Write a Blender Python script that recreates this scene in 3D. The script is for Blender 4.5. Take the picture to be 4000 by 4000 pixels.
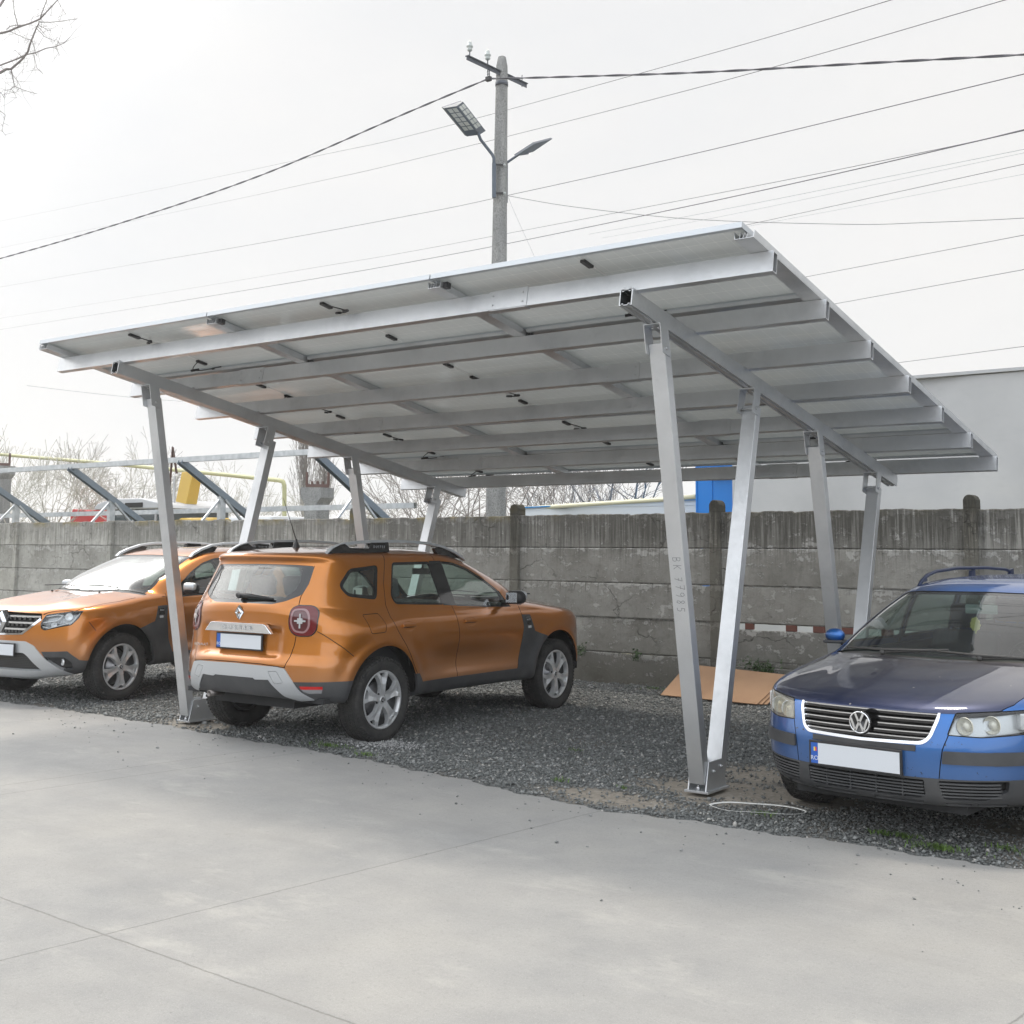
import bpy, bmesh, math, random
import numpy as np
from mathutils import Vector, Matrix
R = math.radians
scn = bpy.context.scene
for o in list(bpy.data.objects): bpy.data.objects.remove(o)
random.seed(7); rng = np.random.default_rng(7)

# ------------------------------------------------------------------ camera
cam_d = bpy.data.cameras.new('camera'); cam = bpy.data.objects.new('camera', cam_d)
scn.collection.objects.link(cam); scn.camera = cam
YAW, PIT, ROL = -0.630, 0.107, 0.007
cy, sy = math.cos(YAW), math.sin(YAW)
fw = Vector((sy*math.cos(PIT), cy*math.cos(PIT), math.sin(PIT)))
r0 = Vector((cy, -sy, 0)); u0 = r0.cross(fw)
rr = r0*math.cos(ROL)+u0*math.sin(ROL); uu = -r0*math.sin(ROL)+u0*math.cos(ROL)
M = Matrix((rr, uu, -fw)).transposed().to_4x4(); M.translation = Vector((3.742, -7.308, 1.583))
cam.matrix_world = M
cam_d.sensor_width = 24; cam_d.sensor_height = 24; cam_d.sensor_fit = 'HORIZONTAL'
cam_d.lens = 27.954; cam_d.shift_y = -349/4000
cam_d.clip_end = 3000; cam_d.clip_start = 0.05
scn.render.resolution_x = scn.render.resolution_y = 1024

# ------------------------------------------------------------------ world and sun
SUN_EL, SUN_AZ = R(70), R(-25)      # azimuth from +Y towards +X
sund = Vector((math.sin(SUN_AZ)*math.cos(SUN_EL), math.cos(SUN_AZ)*math.cos(SUN_EL), math.sin(SUN_EL)))
w = bpy.data.worlds.new('World'); scn.world = w; w.use_nodes = True
nt = w.node_tree; nt.nodes.clear()
def N(t, nt_, **k):
    n = nt_.nodes.new(t)
    for a, b in k.items():
        if a in n.inputs: n.inputs[a].default_value = b
        else: setattr(n, a, b)
    return n
out = N('ShaderNodeOutputWorld', nt); bg = N('ShaderNodeBackground', nt)
sky = N('ShaderNodeTexSky', nt, sky_type='NISHITA', sun_disc=False, sun_elevation=SUN_EL, sun_rotation=SUN_AZ, dust_density=3.0)
tc = N('ShaderNodeTexCoord', nt)
L = nt.links.new
def VM(op, a, b=None):
    n = N('ShaderNodeVectorMath', nt, operation=op)
    for i, v in enumerate((a, b)):
        if v is None: continue
        if hasattr(v, 'is_linked'): L(v, n.inputs[i])
        else: n.inputs[i].default_value = v
    return n
def MT(op, a, b=0.0, c=0.0):
    n = N('ShaderNodeMath', nt, operation=op)
    for i, v in enumerate((a, b, c)):
        if hasattr(v, 'is_linked'): L(v, n.inputs[i])
        else: n.inputs[i].default_value = v
    return n.outputs[0]
dirv = VM('NORMALIZE', tc.outputs['Generated']).outputs[0]
glow_dir = Vector((-0.729, 0.237, 0.643)).normalized()
dt = VM('DOT_PRODUCT', dirv, tuple(glow_dir)).outputs['Value']
g = MT('MAXIMUM', dt, 0.0); g = MT('POWER', g, 80.0); g = MT('MULTIPLY', g, 16.0)
dt2 = VM('DOT_PRODUCT', dirv, tuple(Vector((-0.78, -0.12, 0.62)).normalized())).outputs['Value']
g = MT('ADD', g, MT('MULTIPLY', MT('POWER', MT('MAXIMUM', dt2, 0.0), 13.0), 4.2))      # broad bright cloud to the left
sep = N('ShaderNodeSeparateXYZ', nt); L(dirv, sep.inputs[0])
# the veil of thin cloud: whitest low down, thinner (bluer) high up and behind the camera
el = MT('MAXIMUM', sep.outputs['Z'], 0.0)
hz = MT('POWER', MT('SUBTRACT', 1.0, el), 9.0)
noi = N('ShaderNodeTexNoise', nt, Scale=1.6, Detail=5.0, Roughness=0.55)
mp = N('ShaderNodeMapping', nt); mp.inputs['Scale'].default_value = (1, 1, 2.2); L(dirv, mp.inputs[0]); L(mp.outputs[0], noi.inputs['Vector'])
cl = N('ShaderNodeMapRange', nt); L(noi.outputs[0], cl.inputs[0])
for k, v in (('From Min', .30), ('From Max', .62), ('To Min', .0), ('To Max', 1.0)): cl.inputs[k].default_value = v
back = VM('DOT_PRODUCT', dirv, tuple(Vector((0.50, -0.80, 0.33)).normalized())).outputs['Value']
bk = N('ShaderNodeMapRange', nt); L(back, bk.inputs[0])
for k, v in (('From Min', -.25), ('From Max', .55), ('To Min', 1.0), ('To Max', .95)): bk.inputs[k].default_value = v
veil = MT('MULTIPLY', bk.outputs[0], MT('MULTIPLY_ADD', cl.outputs[0], .25, .75))
c_v = N('ShaderNodeMix', nt, data_type='RGBA'); L(veil, c_v.inputs[0])
c_v.inputs[6].default_value = (.42, .52, .66, 1); c_v.inputs[7].default_value = (.868, .862, .855, 1)
warm = N('ShaderNodeVectorMath', nt, operation='SCALE'); warm.inputs[0].default_value = (.30, .29, .265); L(hz, warm.inputs['Scale'])
gl = N('ShaderNodeVectorMath', nt, operation='SCALE'); gl.inputs[0].default_value = (1.0, .985, .955); L(g, gl.inputs['Scale'])
skys = N('ShaderNodeVectorMath', nt, operation='SCALE'); L(sky.outputs[0], skys.inputs[0]); skys.inputs['Scale'].default_value = .004
s1 = VM('ADD', c_v.outputs[2], warm.outputs[0]).outputs[0]
s2 = VM('ADD', s1, gl.outputs[0]).outputs[0]
# fill light added to the sky behind the camera, broken up by cloud noise
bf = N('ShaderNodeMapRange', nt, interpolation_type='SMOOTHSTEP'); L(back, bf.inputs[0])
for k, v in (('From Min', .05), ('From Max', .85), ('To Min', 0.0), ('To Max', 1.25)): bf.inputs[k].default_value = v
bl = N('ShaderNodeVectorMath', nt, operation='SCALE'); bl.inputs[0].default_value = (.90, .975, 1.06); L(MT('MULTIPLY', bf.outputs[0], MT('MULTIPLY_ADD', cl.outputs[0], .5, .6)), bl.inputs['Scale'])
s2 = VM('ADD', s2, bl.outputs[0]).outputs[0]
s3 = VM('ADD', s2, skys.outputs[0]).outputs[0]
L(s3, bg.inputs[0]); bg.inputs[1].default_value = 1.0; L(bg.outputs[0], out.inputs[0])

sd = bpy.data.lights.new('sun', 'SUN'); sd.energy = 1.8; sd.angle = R(9); sd.color = (1, .90, .76)
so = bpy.data.objects.new('sun', sd); scn.collection.objects.link(so)
so.rotation_euler = sund.to_track_quat('Z', 'Y').to_euler()
vs = scn.view_settings; vs.view_transform = 'Standard'; vs.look = 'None'; vs.exposure = 0; vs.gamma = 1; vs.use_curve_mapping = False
scn.cycles.max_bounces = 10; scn.cycles.transparent_max_bounces = 24; scn.cycles.diffuse_bounces = 3

# ------------------------------------------------------------------ helpers: materials
MATS = {}
def mat(name, col=(.5,.5,.5), rough=.5, metal=0.0, spec=None, coat=0, emis=None, fn=None, alpha=None, coat_rough=.03):
    if name in MATS: return MATS[name]
    m = bpy.data.materials.new(name); m.use_nodes = True; t = m.node_tree
    b = t.nodes['Principled BSDF']
    b.inputs['Base Color'].default_value = (*col, 1); b.inputs['Roughness'].default_value = rough; b.inputs['Metallic'].default_value = metal
    if spec is not None: b.inputs['Specular IOR Level'].default_value = spec
    if coat: b.inputs['Coat Weight'].default_value = coat; b.inputs['Coat Roughness'].default_value = coat_rough
    if emis: b.inputs['Emission Color'].default_value = (*emis[0], 1); b.inputs['Emission Strength'].default_value = emis[1]
    if fn: fn(t, b)
    MATS[name] = m; return m
def noise(t, scale, detail=4, rough=.55, vec=None, mscale=None, dist=0.0, coord='Object'):
    n = N('ShaderNodeTexNoise', t, Scale=scale, Detail=detail, Roughness=rough, Distortion=dist)
    if vec is None: vec = N('ShaderNodeTexCoord', t).outputs[coord]
    if mscale:
        mpn = N('ShaderNodeMapping', t); mpn.inputs['Scale'].default_value = mscale; t.links.new(vec, mpn.inputs[0]); vec = mpn.outputs[0]
    t.links.new(vec, n.inputs['Vector']); return n.outputs[0]
def ramp(t, fac, stops):
    n = t.nodes.new('ShaderNodeValToRGB'); t.links.new(fac, n.inputs[0]); e = n.color_ramp.elements
    while len(e) < len(stops): e.new(.5)
    for i, (p, c) in enumerate(stops):
        e[i].position = p; e[i].color = (*c, 1) if isinstance(c, tuple) else (c, c, c, 1)
    return n.outputs[0]
def mixc(t, fac, a, b, mode='MIX'):
    n = N('ShaderNodeMix', t, data_type='RGBA', blend_type=mode)
    for i, v in ((0, fac), (6, a), (7, b)):
        if hasattr(v, 'is_linked'): t.links.new(v, n.inputs[i])
        elif i == 0: n.inputs[0].default_value = v
        else: n.inputs[i].default_value = (*v, 1) if isinstance(v, tuple) else (v, v, v, 1)
    return n.outputs[2]
def mth(t, op, a, b=0.0, c=0.0):
    n = N('ShaderNodeMath', t, operation=op)
    for i, v in enumerate((a, b, c)):
        if hasattr(v, 'is_linked'): t.links.new(v, n.inputs[i])
        else: n.inputs[i].default_value = v
    return n.outputs[0]
def rng_(t, v, a, b, c, d):
    n = N('ShaderNodeMapRange', t); t.links.new(v, n.inputs[0])
    for k, x in zip(('From Min', 'From Max', 'To Min', 'To Max'), (a, b, c, d)): n.inputs[k].default_value = x
    return n.outputs[0]
def bump(t, b, h, strength=.3, dist=.01):
    n = N('ShaderNodeBump', t, Strength=strength, Distance=dist); t.links.new(h, n.inputs['Height'])
    t.links.new(n.outputs[0], b.inputs['Normal']); return n

# ------------------------------------------------------------------ helpers: geometry
class MB:
    def __init__(s): s.v = []; s.f = []; s.m = []; s.sm = []; s.uv = None
    def add(s, vs_, fs, mi=0, smooth=False):
        o = len(s.v); s.v += [tuple(v) for v in vs_]; s.f += [tuple(i+o for i in f) for f in fs]
        s.m += [mi]*len(fs); s.sm += [smooth]*len(fs); return s
    def obox(s, c, ax, ay, az, mi=0):
        c, ax, ay, az = map(Vector, (c, ax, ay, az)); vs_ = []
        for k in (-1, 1):
            for j in (-1, 1):
                for i in (-1, 1): vs_.append(c+ax*i+ay*j+az*k)
        fs = [(0,2,3,1),(4,5,7,6),(0,1,5,4),(2,6,7,3),(0,4,6,2),(1,3,7,5)]
        if ax.cross(ay).dot(az) < 0: fs = [f[::-1] for f in fs]
        return s.add(vs_, fs, mi)
    def box(s, x0, x1, y0, y1, z0, z1, mi=0):
        return s.obox(((x0+x1)/2, (y0+y1)/2, (z0+z1)/2), ((x1-x0)/2,0,0), (0,(y1-y0)/2,0), (0,0,(z1-z0)/2), mi)
    def tube(s, pts, r, n=8, mi=0, cap=True, smooth=True):
        pts = [Vector(p) for p in pts]; rs = r if isinstance(r, (list, tuple)) else [r]*len(pts); rings = []
        prev = None
        for i, p in enumerate(pts):
            d = (pts[min(i+1, len(pts)-1)]-pts[max(i-1, 0)]).normalized()
            if prev is None: a = d.orthogonal().normalized()
            else: a = (prev-d*prev.dot(d)); a = a.normalized() if a.length > 1e-6 else d.orthogonal().normalized()
            prev = a; b = d.cross(a)
            rings.append([p+(a*math.cos(2*math.pi*k/n)+b*math.sin(2*math.pi*k/n))*rs[i] for k in range(n)])
        vs_ = [v for q in rings for v in q]; fs = []
        for i in range(len(pts)-1):
            for k in range(n): fs.append((i*n+k, i*n+(k+1)%n, (i+1)*n+(k+1)%n, (i+1)*n+k))
        s.add(vs_, fs, mi, smooth)
        if cap:
            o = len(s.v)-len(vs_)
            s.f += [tuple(o+k for k in range(n))[::-1], tuple(o+(len(pts)-1)*n+k for k in range(n))]; s.m += [mi]*2; s.sm += [False]*2
        return s
    def lathe(s, prof, origin=(0,0,0), axis='y', n=32, mi=0, smooth=True, closed=False):
        # prof: (r, h) pairs, h along axis
        o = Vector(origin); vs_ = []
        for (r, h) in prof:
            for k in range(n):
                a = 2*math.pi*k/n; c_, s_ = math.cos(a)*r, math.sin(a)*r
                vs_.append(o+Vector({'y': (c_, h, s_), 'z': (c_, s_, h), 'x': (h, c_, s_)}[axis]))
        m = len(prof); fs = []
        for i in range(m if closed else m-1):
            j = (i+1) % m
            for k in range(n): fs.append((i*n+k, i*n+(k+1)%n, j*n+(k+1)%n, j*n+k))
        return s.add(vs_, fs, mi, smooth)
    def prism(s, poly, f0, f1, mi=0, mi_side=None):
        # poly list of 2D, f0/f1 map 2D -> 3D for the two faces
        n = len(poly); vs_ = [f0(*p) for p in poly]+[f1(*p) for p in poly]
        fs = [tuple(range(n))[::-1], tuple(range(n, 2*n))]
        s.add(vs_, fs, mi); o = len(s.v)-2*n
        for k in range(n): s.f.append((o+k, o+(k+1)%n, o+n+(k+1)%n, o+n+k)); s.m.append(mi if mi_side is None else mi_side); s.sm.append(False)
        return s
    def sphere(s, c, r, n=12, m=8, mi=0, sc=(1,1,1)):
        vs_ = []; fs = []
        for i in range(m+1):
            th = math.pi*i/m
            for k in range(n):
                a = 2*math.pi*k/n
                vs_.append((c[0]+r*sc[0]*math.sin(th)*math.cos(a), c[1]+r*sc[1]*math.sin(th)*math.sin(a), c[2]+r*sc[2]*math.cos(th)))
        for i in range(m):
            for k in range(n): fs.append((i*n+k, (i+1)*n+k, (i+1)*n+(k+1)%n, i*n+(k+1)%n))
        return s.add(vs_, fs, mi, True)
    def build(s, name, mats, parent=None, bevel=0, bsegs=2, fixn=True, angle=None, merge=False):
        me = bpy.data.meshes.new(name); me.from_pydata(s.v, [], s.f)
        if not isinstance(mats, (list, tuple)): mats = [mats]
        for m in mats: me.materials.append(m)
        me.polygons.foreach_set('material_index', s.m); me.polygons.foreach_set('use_smooth', s.sm)
        if fixn or bevel or merge:
            bm = bmesh.new(); bm.from_mesh(me)
            if merge: bmesh.ops.remove_doubles(bm, verts=bm.verts, dist=1e-5)
            if fixn: bmesh.ops.recalc_face_normals(bm, faces=bm.faces)
            if bevel:
                es = [e for e in bm.edges if len(e.link_faces) == 2 and e.calc_face_angle(0) > .5]
                bmesh.ops.bevel(bm, geom=es, offset=bevel, segments=bsegs, affect='EDGES', profile=.5, clamp_overlap=True)
            bm.to_mesh(me); bm.free()
        o = bpy.data.objects.new(name, me); scn.collection.objects.link(o)
        if parent is not None: o.parent = parent
        return o
def _cut(s):
    if not hasattr(s, 'marks'): s.marks = []
    s.marks.append((len(s.v), len(s.f)))
def _build_each(s, name, mats, parent=None, **k):
    a = (0, 0); outp = []
    for b in s.marks:
        m = MB(); m.v = s.v[a[0]:b[0]]; m.f = [tuple(i-a[0] for i in f) for f in s.f[a[1]:b[1]]]; m.m = s.m[a[1]:b[1]]; m.sm = s.sm[a[1]:b[1]]
        outp.append(m.build(name, mats, parent, **k)); a = b
    return outp
MB.cut = _cut; MB.build_each = _build_each
def empty(name, loc=(0,0,0), rz=0):
    o = bpy.data.objects.new(name, None); scn.collection.objects.link(o); o.location = loc; o.rotation_euler = (0,0,rz); o.empty_display_size = .2; return o
def tag(o, label=None, cat=None, group=None, kind=None):
    for k, v in (('label', label), ('category', cat), ('group', group), ('kind', kind)):
        if v: o[k] = v
    return o
def text_mesh(s, size, extrude=.001, spacing=1.0, shear=0):
    cu = bpy.data.curves.new('t', 'FONT'); cu.body = s; cu.size = size; cu.extrude = extrude; cu.align_x = 'CENTER'; cu.align_y = 'CENTER'
    cu.space_character = spacing; cu.shear = shear; cu.resolution_u = 3
    ob = bpy.data.objects.new('t', cu); scn.collection.objects.link(ob)
    dg = bpy.context.evaluated_depsgraph_get(); me = bpy.data.meshes.new_from_object(ob.evaluated_get(dg))
    bpy.data.objects.remove(ob); bpy.data.curves.remove(cu); return me
def text(name, s, size, m, parent, origin, right, up, extrude=.001, spacing=1.0, stretch=1.0, shear=0):
    me = text_mesh(s, size, extrude, spacing, shear); me.name = name
    right = Vector(right).normalized(); up = Vector(up).normalized(); nn = right.cross(up).normalized()
    Mx = Matrix((right*stretch, up, nn)).transposed().to_4x4(); Mx.translation = Vector(origin); me.transform(Mx)
    me.materials.clear(); me.materials.append(m)
    o = bpy.data.objects.new(name, me); scn.collection.objects.link(o); o.parent = parent; return o
# ------------------------------------------------------------------ materials
def f_alu(t, b):
    n = noise(t, 3.0, 3, mscale=(1, 1, 1)); t.links.new(ramp(t, n, [(.3, (.56,.575,.59)), (.7, (.65,.66,.675))]), b.inputs['Base Color'])
    n2 = noise(t, 40, 3); t.links.new(rng_(t, n2, .3, .7, .30, .48), b.inputs['Roughness'])
    sc_ = noise(t, 6, 4, .7, mscale=(5, 5, 1)); bump(t, b, sc_, .06, .004)
    lk = b.inputs['Base Color'].links[0].from_socket; t.links.new(mixc(t, rng_(t, noise(t, 1.7, 6, .7), .52, .75, 0, .45), lk, (.36,.37,.385)), b.inputs['Base Color'])
m_alu = mat('anodised aluminium', (.64,.65,.66), .42, .8, fn=f_alu)
m_alu_d = mat('hollow inside dark', (.05,.055,.06), .6, .3)
def f_galv(t, b):
    n = noise(t, 9.0, 5); t.links.new(ramp(t, n, [(.3, (.42,.45,.47)), (.7, (.60,.62,.64))]), b.inputs['Base Color'])
m_galv = mat('galvanised steel', (.5,.52,.54), .45, .6, fn=f_galv)
m_bolt = mat('bolt steel', (.55,.56,.57), .35, .9)
m_black = mat('black plastic', (.02,.02,.022), .45)
m_cable = mat('black cable', (.015,.015,.017), .6)
def f_back(t, b):
    uv = N('ShaderNodeTexCoord', t).outputs['UV']; sp = N('ShaderNodeSeparateXYZ', t); t.links.new(uv, sp.inputs[0])
    def line(v, per, wd):
        fr = mth(t, 'FRACT', mth(t, 'DIVIDE', v, per)); d = mth(t, 'ABSOLUTE', mth(t, 'SUBTRACT', fr, .5))
        return mth(t, 'GREATER_THAN', d, .5-wd/per/2)
    l = mth(t, 'MAXIMUM', line(sp.outputs[0], .0935, .004), line(sp.outputs[1], .1835, .006))
    # small diamonds at the cell corners
    fx = mth(t, 'ABSOLUTE', mth(t, 'SUBTRACT', mth(t, 'FRACT', mth(t, 'ADD', mth(t, 'DIVIDE', sp.outputs[0], .187), .5)), .5))
    fy = mth(t, 'ABSOLUTE', mth(t, 'SUBTRACT', mth(t, 'FRACT', mth(t, 'ADD', mth(t, 'DIVIDE', sp.outputs[1], .1835), .5)), .5))
    dm = mth(t, 'LESS_THAN', mth(t, 'ADD', fx, fy), .07)
    l = mth(t, 'MAXIMUM', l, dm)
    n = noise(t, .8, 3); base = ramp(t, n, [(.3, (.60,.615,.62)), (.7, (.74,.75,.75))])
    t.links.new(mixc(t, mth(t, 'MULTIPLY', l, .75), base, (.92,.92,.90)), b.inputs['Base Color'])
m_back = mat('solar back glass', (.5,.5,.5), .25, 0, spec=.6, fn=f_back, coat=.55, coat_rough=.10)
def see_through(m, k, diffuse):
    # double glass module: some daylight leaks between the cells and scatters through the back sheet
    t = m.node_tree; b = t.nodes['Principled BSDF']; o = t.nodes['Material Output']; mx = t.nodes.new('ShaderNodeMixShader'); mx.inputs[0].default_value = k
    s_ = t.nodes.new('ShaderNodeBsdfTranslucent' if diffuse else 'ShaderNodeBsdfTransparent'); s_.inputs[0].default_value = (.93, .97, .96, 1)
    t.links.new(b.outputs[0], mx.inputs[1]); t.links.new(s_.outputs[0], mx.inputs[2]); t.links.new(mx.outputs[0], o.inputs[0]); return m
see_through(m_back, .26, True)
m_cell = see_through(mat('solar front glass', (.012,.016,.035), .12, 0, coat=1), .20, False)
m_pframe = mat('panel frame', (.50,.53,.56), .40, .5)

# ------------------------------------------------------------------ carport
TH = .179; C_, S_ = math.cos(TH), math.sin(TH)
Y0, Z0, DP = -.917, 3.335, .818
NR = Vector((0, S_, C_)); DR = Vector((0, C_, -S_)); XV = Vector((1, 0, 0))
def rp(x, s, off): return Vector((x, Y0, Z0))+DR*s+NR*off      # point in the roof's own frame
XL, XR, PH, RH, HW = -6.136, .962, .129, .106, .046
port = empty('solar_carport', (0, 0, 0))
tag(port, 'open silver aluminium carport on V shaped legs with a sloping roof of solar panels', 'carport')
def rbox(mb, x0, x1, s0, s1, o0, o1, mi=0):
    mb.obox(rp((x0+x1)/2, (s0+s1)/2, (o0+o1)/2), XV*((x1-x0)/2), DR*((s1-s0)/2), NR*((o1-o0)/2), mi)
# purlins: hollow boxes, open at the ends
PW = .056; PT = .004
splice = [(-1.11, -.79), (-4.56, -4.24), (-1.18, -.86), (-4.6, -4.27), (-1.19, -.87), (-4.59, -4.25), (-1.25, -.93)]
for i in range(7):
    s0 = i*DP; mb = MB()
    rbox(mb, XL, XR, s0, s0+PT, -PH, 0); rbox(mb, XL, XR, s0+PW-PT, s0+PW, -PH, 0)
    rbox(mb, XL, XR, s0+PT, s0+PW-PT, -PH, -PH+PT); rbox(mb, XL, XR, s0+PT, s0+PW-PT, -PT-.004, -.004)
    rbox(mb, XL+.002, XR-.35, s0+PT+.001, s0+PW-PT-.001, -PH+PT+.001, -PT-.006, 1)
    pu = mb.build('purlin', [m_alu, m_alu_d], port)
    a, b_ = splice[i]; mb = MB(); rbox(mb, a, b_, s0-.005, s0-.0005, -PH+.002, .006); rbox(mb, a+.01, b_-.01, s0, s0+PW, -PH-.004, -PH-.0005)
    sp_ = mb.build('splice_plate', m_alu, pu)
    mb = MB()
    for x in (a+.035, b_-.035):
        for o in (-.03, -.095):
            c = rp(x, s0-.006, o); mb.tube([c, c-DR*.006], .0065, 6); mb.cut()
    mb.build_each('splice_bolt', m_bolt, pu)
# rafters with grooved profile, open ends
def profile(hw, h, inner=False):
    if inner: return None
    g = .009
    top = [(-hw, 0), (-hw+.012, 0), (-hw+.016, -.010), (-hw+.028, -.010), (-hw+.032, 0), (-.008, 0), (.008, 0), (hw-.032, 0), (hw-.028, -.010), (hw-.016, -.010), (hw-.012, 0), (hw, 0)]
    bot = [(x, -h-z) for x, z in top]
    return top+bot[::-1]
for X in (-5.198, 0):
    P = profile(HW, RH); n = len(P)
    def ins(p): return (p[0]*(1-.007/HW) if abs(p[0]) > HW-.001 else p[0], max(min(p[1], -.004), -RH+.004) if abs(p[1]) < .002 or abs(p[1]+RH) < .002 else (p[1]-.004 if p[1] > -RH/2 else p[1]+.004))
    Q = [ins(p) for p in P]
    s0, s1 = -.03, 4.99; vs_ = []
    for s in (s0, s1):
        for p in P: vs_.append(rp(X+p[0], s, -PH+p[1]))
    for s in (s0, s1):
        for p in Q: vs_.append(rp(X+p[0], s, -PH+p[1]))
    fs = []; ms = []
    for k in range(n):
        j = (k+1) % n
        fs.append((k, j, n+j, n+k)); ms.append(0)
        fs.append((k, 2*n+k, 2*n+j, j)); ms.append(2)
        fs.append((n+k, n+j, 3*n+j, 3*n+k)); ms.append(2)
        fs.append((2*n+k, 3*n+k, 3*n+j, 2*n+j)); ms.append(1)
    mb = MB(); mb.add(vs_, fs); mb.m = ms
    rf = mb.build('rafter', [m_alu, m_alu_d, m_alu], port, fixn=False)
    mb = MB()
    for i in range(7):
        for dx in (-.018, .018):
            c = rp(X+dx*1.2, i*DP-.012, -PH); mb.tube([c, c+NR*.018], .008, 6); mb.cut()
    mb.build_each('rafter_bolt', m_bolt, rf)
    mb = MB()
    for i in range(7):
        rbox(mb, X-HW-.002, X+HW+.002, i*DP-.035, i*DP-.002, -PH+.0005, -PH+.006); mb.cut()
    mb.build_each('rafter_clip', m_alu, rf)
# V legs, shoes, head brackets
LW, LD = .056, .040       # half width (x), half depth
legs = [((.06-.11, .075), (-.56, 2.955)), ((.06+.11, .075), (.86, 2.70))]
legs2 = [((2.655-.09, .075), (2.06, 2.478)), ((2.655+.09, .075), (3.46, 2.215))]
for X in (-5.198, 0):
    for cyy, pair in ((.06, legs), (2.655, legs2)):
        mb = MB()
        mb.box(X-.088, X+.088, cyy-.16, cyy+.16, .012, .026)
        for sx in (-1, 1):
            x0, x1 = sorted((X+sx*(LW+.003), X+sx*(LW+.013)))
            mb.prism([(cyy-.15, .026), (cyy+.15, .026), (cyy+.085, .21), (cyy-.105, .21)], lambda y, z, x=x0: (x, y, z), lambda y, z, x=x1: (x, y, z))
        shoe = mb.build('base_shoe', m_alu, port, bevel=.0015)
        mb = MB()
        for dy in (-.05, .055):
            mb.tube([(X-.078, cyy+dy, .145+.02*(dy > 0)), (X+.09, cyy+dy, .145+.02*(dy > 0))], .006, 8)
            mb.tube([(X+.069, cyy+dy, .145+.02*(dy > 0)), (X+.081, cyy+dy, .145+.02*(dy > 0))], .013, 6)
            mb.tube([(X-.081, cyy+dy, .145+.02*(dy > 0)), (X-.069, cyy+dy, .145+.02*(dy > 0))], .013, 6); mb.cut()
        for dy in (-.125, .125):
            mb.tube([(X, cyy+dy, .026), (X, cyy+dy, .05)], .015, 6); mb.tube([(X, cyy+dy, .05), (X, cyy+dy, .06)], .008, 8); mb.cut()
        mb.build_each('shoe_bolt', m_bolt, shoe)
        for (a, b_) in pair:
            A = Vector((X, a[0], a[1])); B = Vector((X, b_[0], b_[1])); d = (B-A).normalized(); k = d.cross(XV)
            sB = (b_[0]-Y0)/C_                      # roof station of the leg head
            under = rp(X, sB, -PH-RH-.001)
            Bt = A+d*((under-A).length-.115)
            mb = MB(); mb.obox((A+Bt)/2, XV*LW, k*LD, d*((Bt-A).length/2)); lg = mb.build('leg', m_alu, port, bevel=.003)
            mb = MB()
            for sx in (-1, 1):
                c = (Bt+under)/2; u_ = DR
                x0 = X+sx*(LW+.004)
                v0 = []
                for xx in (x0-.003, x0+.003):
                    p1 = rp(xx, sB-.055, -PH-RH-.002); p2 = rp(xx, sB+.055, -PH-RH-.002)
                    v0 += [p1, p2, p2-d*.19+d*.0, p1-d*.19]
                mb.add(v0, [(0,1,2,3),(7,6,5,4),(0,4,5,1),(1,5,6,2),(2,6,7,3),(3,7,4,0)])
            v0 = []
            for o in (-.001, -.009):
                v0 += [rp(X-LW-.001, sB-.055, -PH-RH+o), rp(X+LW+.001, sB-.055, -PH-RH+o), rp(X+LW+.001, sB+.055, -PH-RH+o), rp(X-LW-.001, sB+.055, -PH-RH+o)]
            mb.add(v0, [(0,1,2,3),(7,6,5,4),(0,4,5,1),(1,5,6,2),(2,6,7,3),(3,7,4,0)])
            br = mb.build('head_bracket', m_alu, lg)
            mb = MB(); q = under-d*.15
            mb.tube([q-XV*(LW+.014), q+XV*(LW+.022)], .006, 8); mb.tube([q+XV*(LW+.007), q+XV*(LW+.017)], .012, 6); mb.cut()
            for dx in (-.022, .022):
                c = rp(X+dx, sB, -PH-RH-.01); mb.tube([c, c-NR*.012], .009, 6); mb.cut()
            mb.build_each('bracket_bolt', m_bolt, lg)
# W shaped gutter rails under the panel joints
PX = [-6.08, -3.76, -1.44, .885]
SR = [-.27, .84, 1.95, 3.06, 4.18, 5.04]
def gutter(x, wd, s0, s1, name='gutter_rail'):
    mb = MB(); h = wd/2
    prof = [(-h, .046), (-h+.004, .012), (-h+.006, .002), (h-.006, .002), (h-.004, .012), (h, .046)]
    for a, b_ in zip(prof[:-1], prof[1:]):
        q = []
        for s in (s0, s1):
            q += [rp(x+a[0], s, a[1]), rp(x+b_[0], s, b_[1])]
        for s in (s0, s1):
            q += [rp(x+a[0]*.94, s, a[1]+.003), rp(x+b_[0]*.94, s, b_[1]+.003)]
        mb.add(q, [(0,1,3,2),(4,6,7,5),(0,4,5,1),(2,3,7,6)])
    for xo in (-.022, .0, .022):
        mb.obox(rp(x+xo-.004, (s0+s1)/2, .022), XV*.0015+NR*.0, DR*((s1-s0)/2), NR*.018+XV*.004)
    return mb.build(name, m_alu, port, fixn=False)
for k, x in enumerate(PX):
    xx = x + (-.015 if k == 3 else (.035 if k == 0 else 0))
    gutter(xx, .115 if k in (1, 2) else .13, -.21 if k else -.24, 5.05)
for s in (.84, 4.18):
    for k in range(3):
        mb = MB(); rbox(mb, PX[k]+.075, PX[k+1]-.075, s-.045, s+.045, .020, .026); rbox(mb, PX[k]+.075, PX[k+1]-.075, s-.046, s-.042, .026, .045); rbox(mb, PX[k]+.075, PX[k+1]-.075, s+.042, s+.046, .026, .045)
        mb.build('cross_gutter', m_alu, port)
mb = MB()
for x in (-3.76, -1.44):
    for s in (-.17, .84, 4.18): rbox(mb, x+.06, x+.10, s-.02, s+.02, .004, .044); mb.cut()
mb.build_each('end_clamp', m_black, port)
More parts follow.
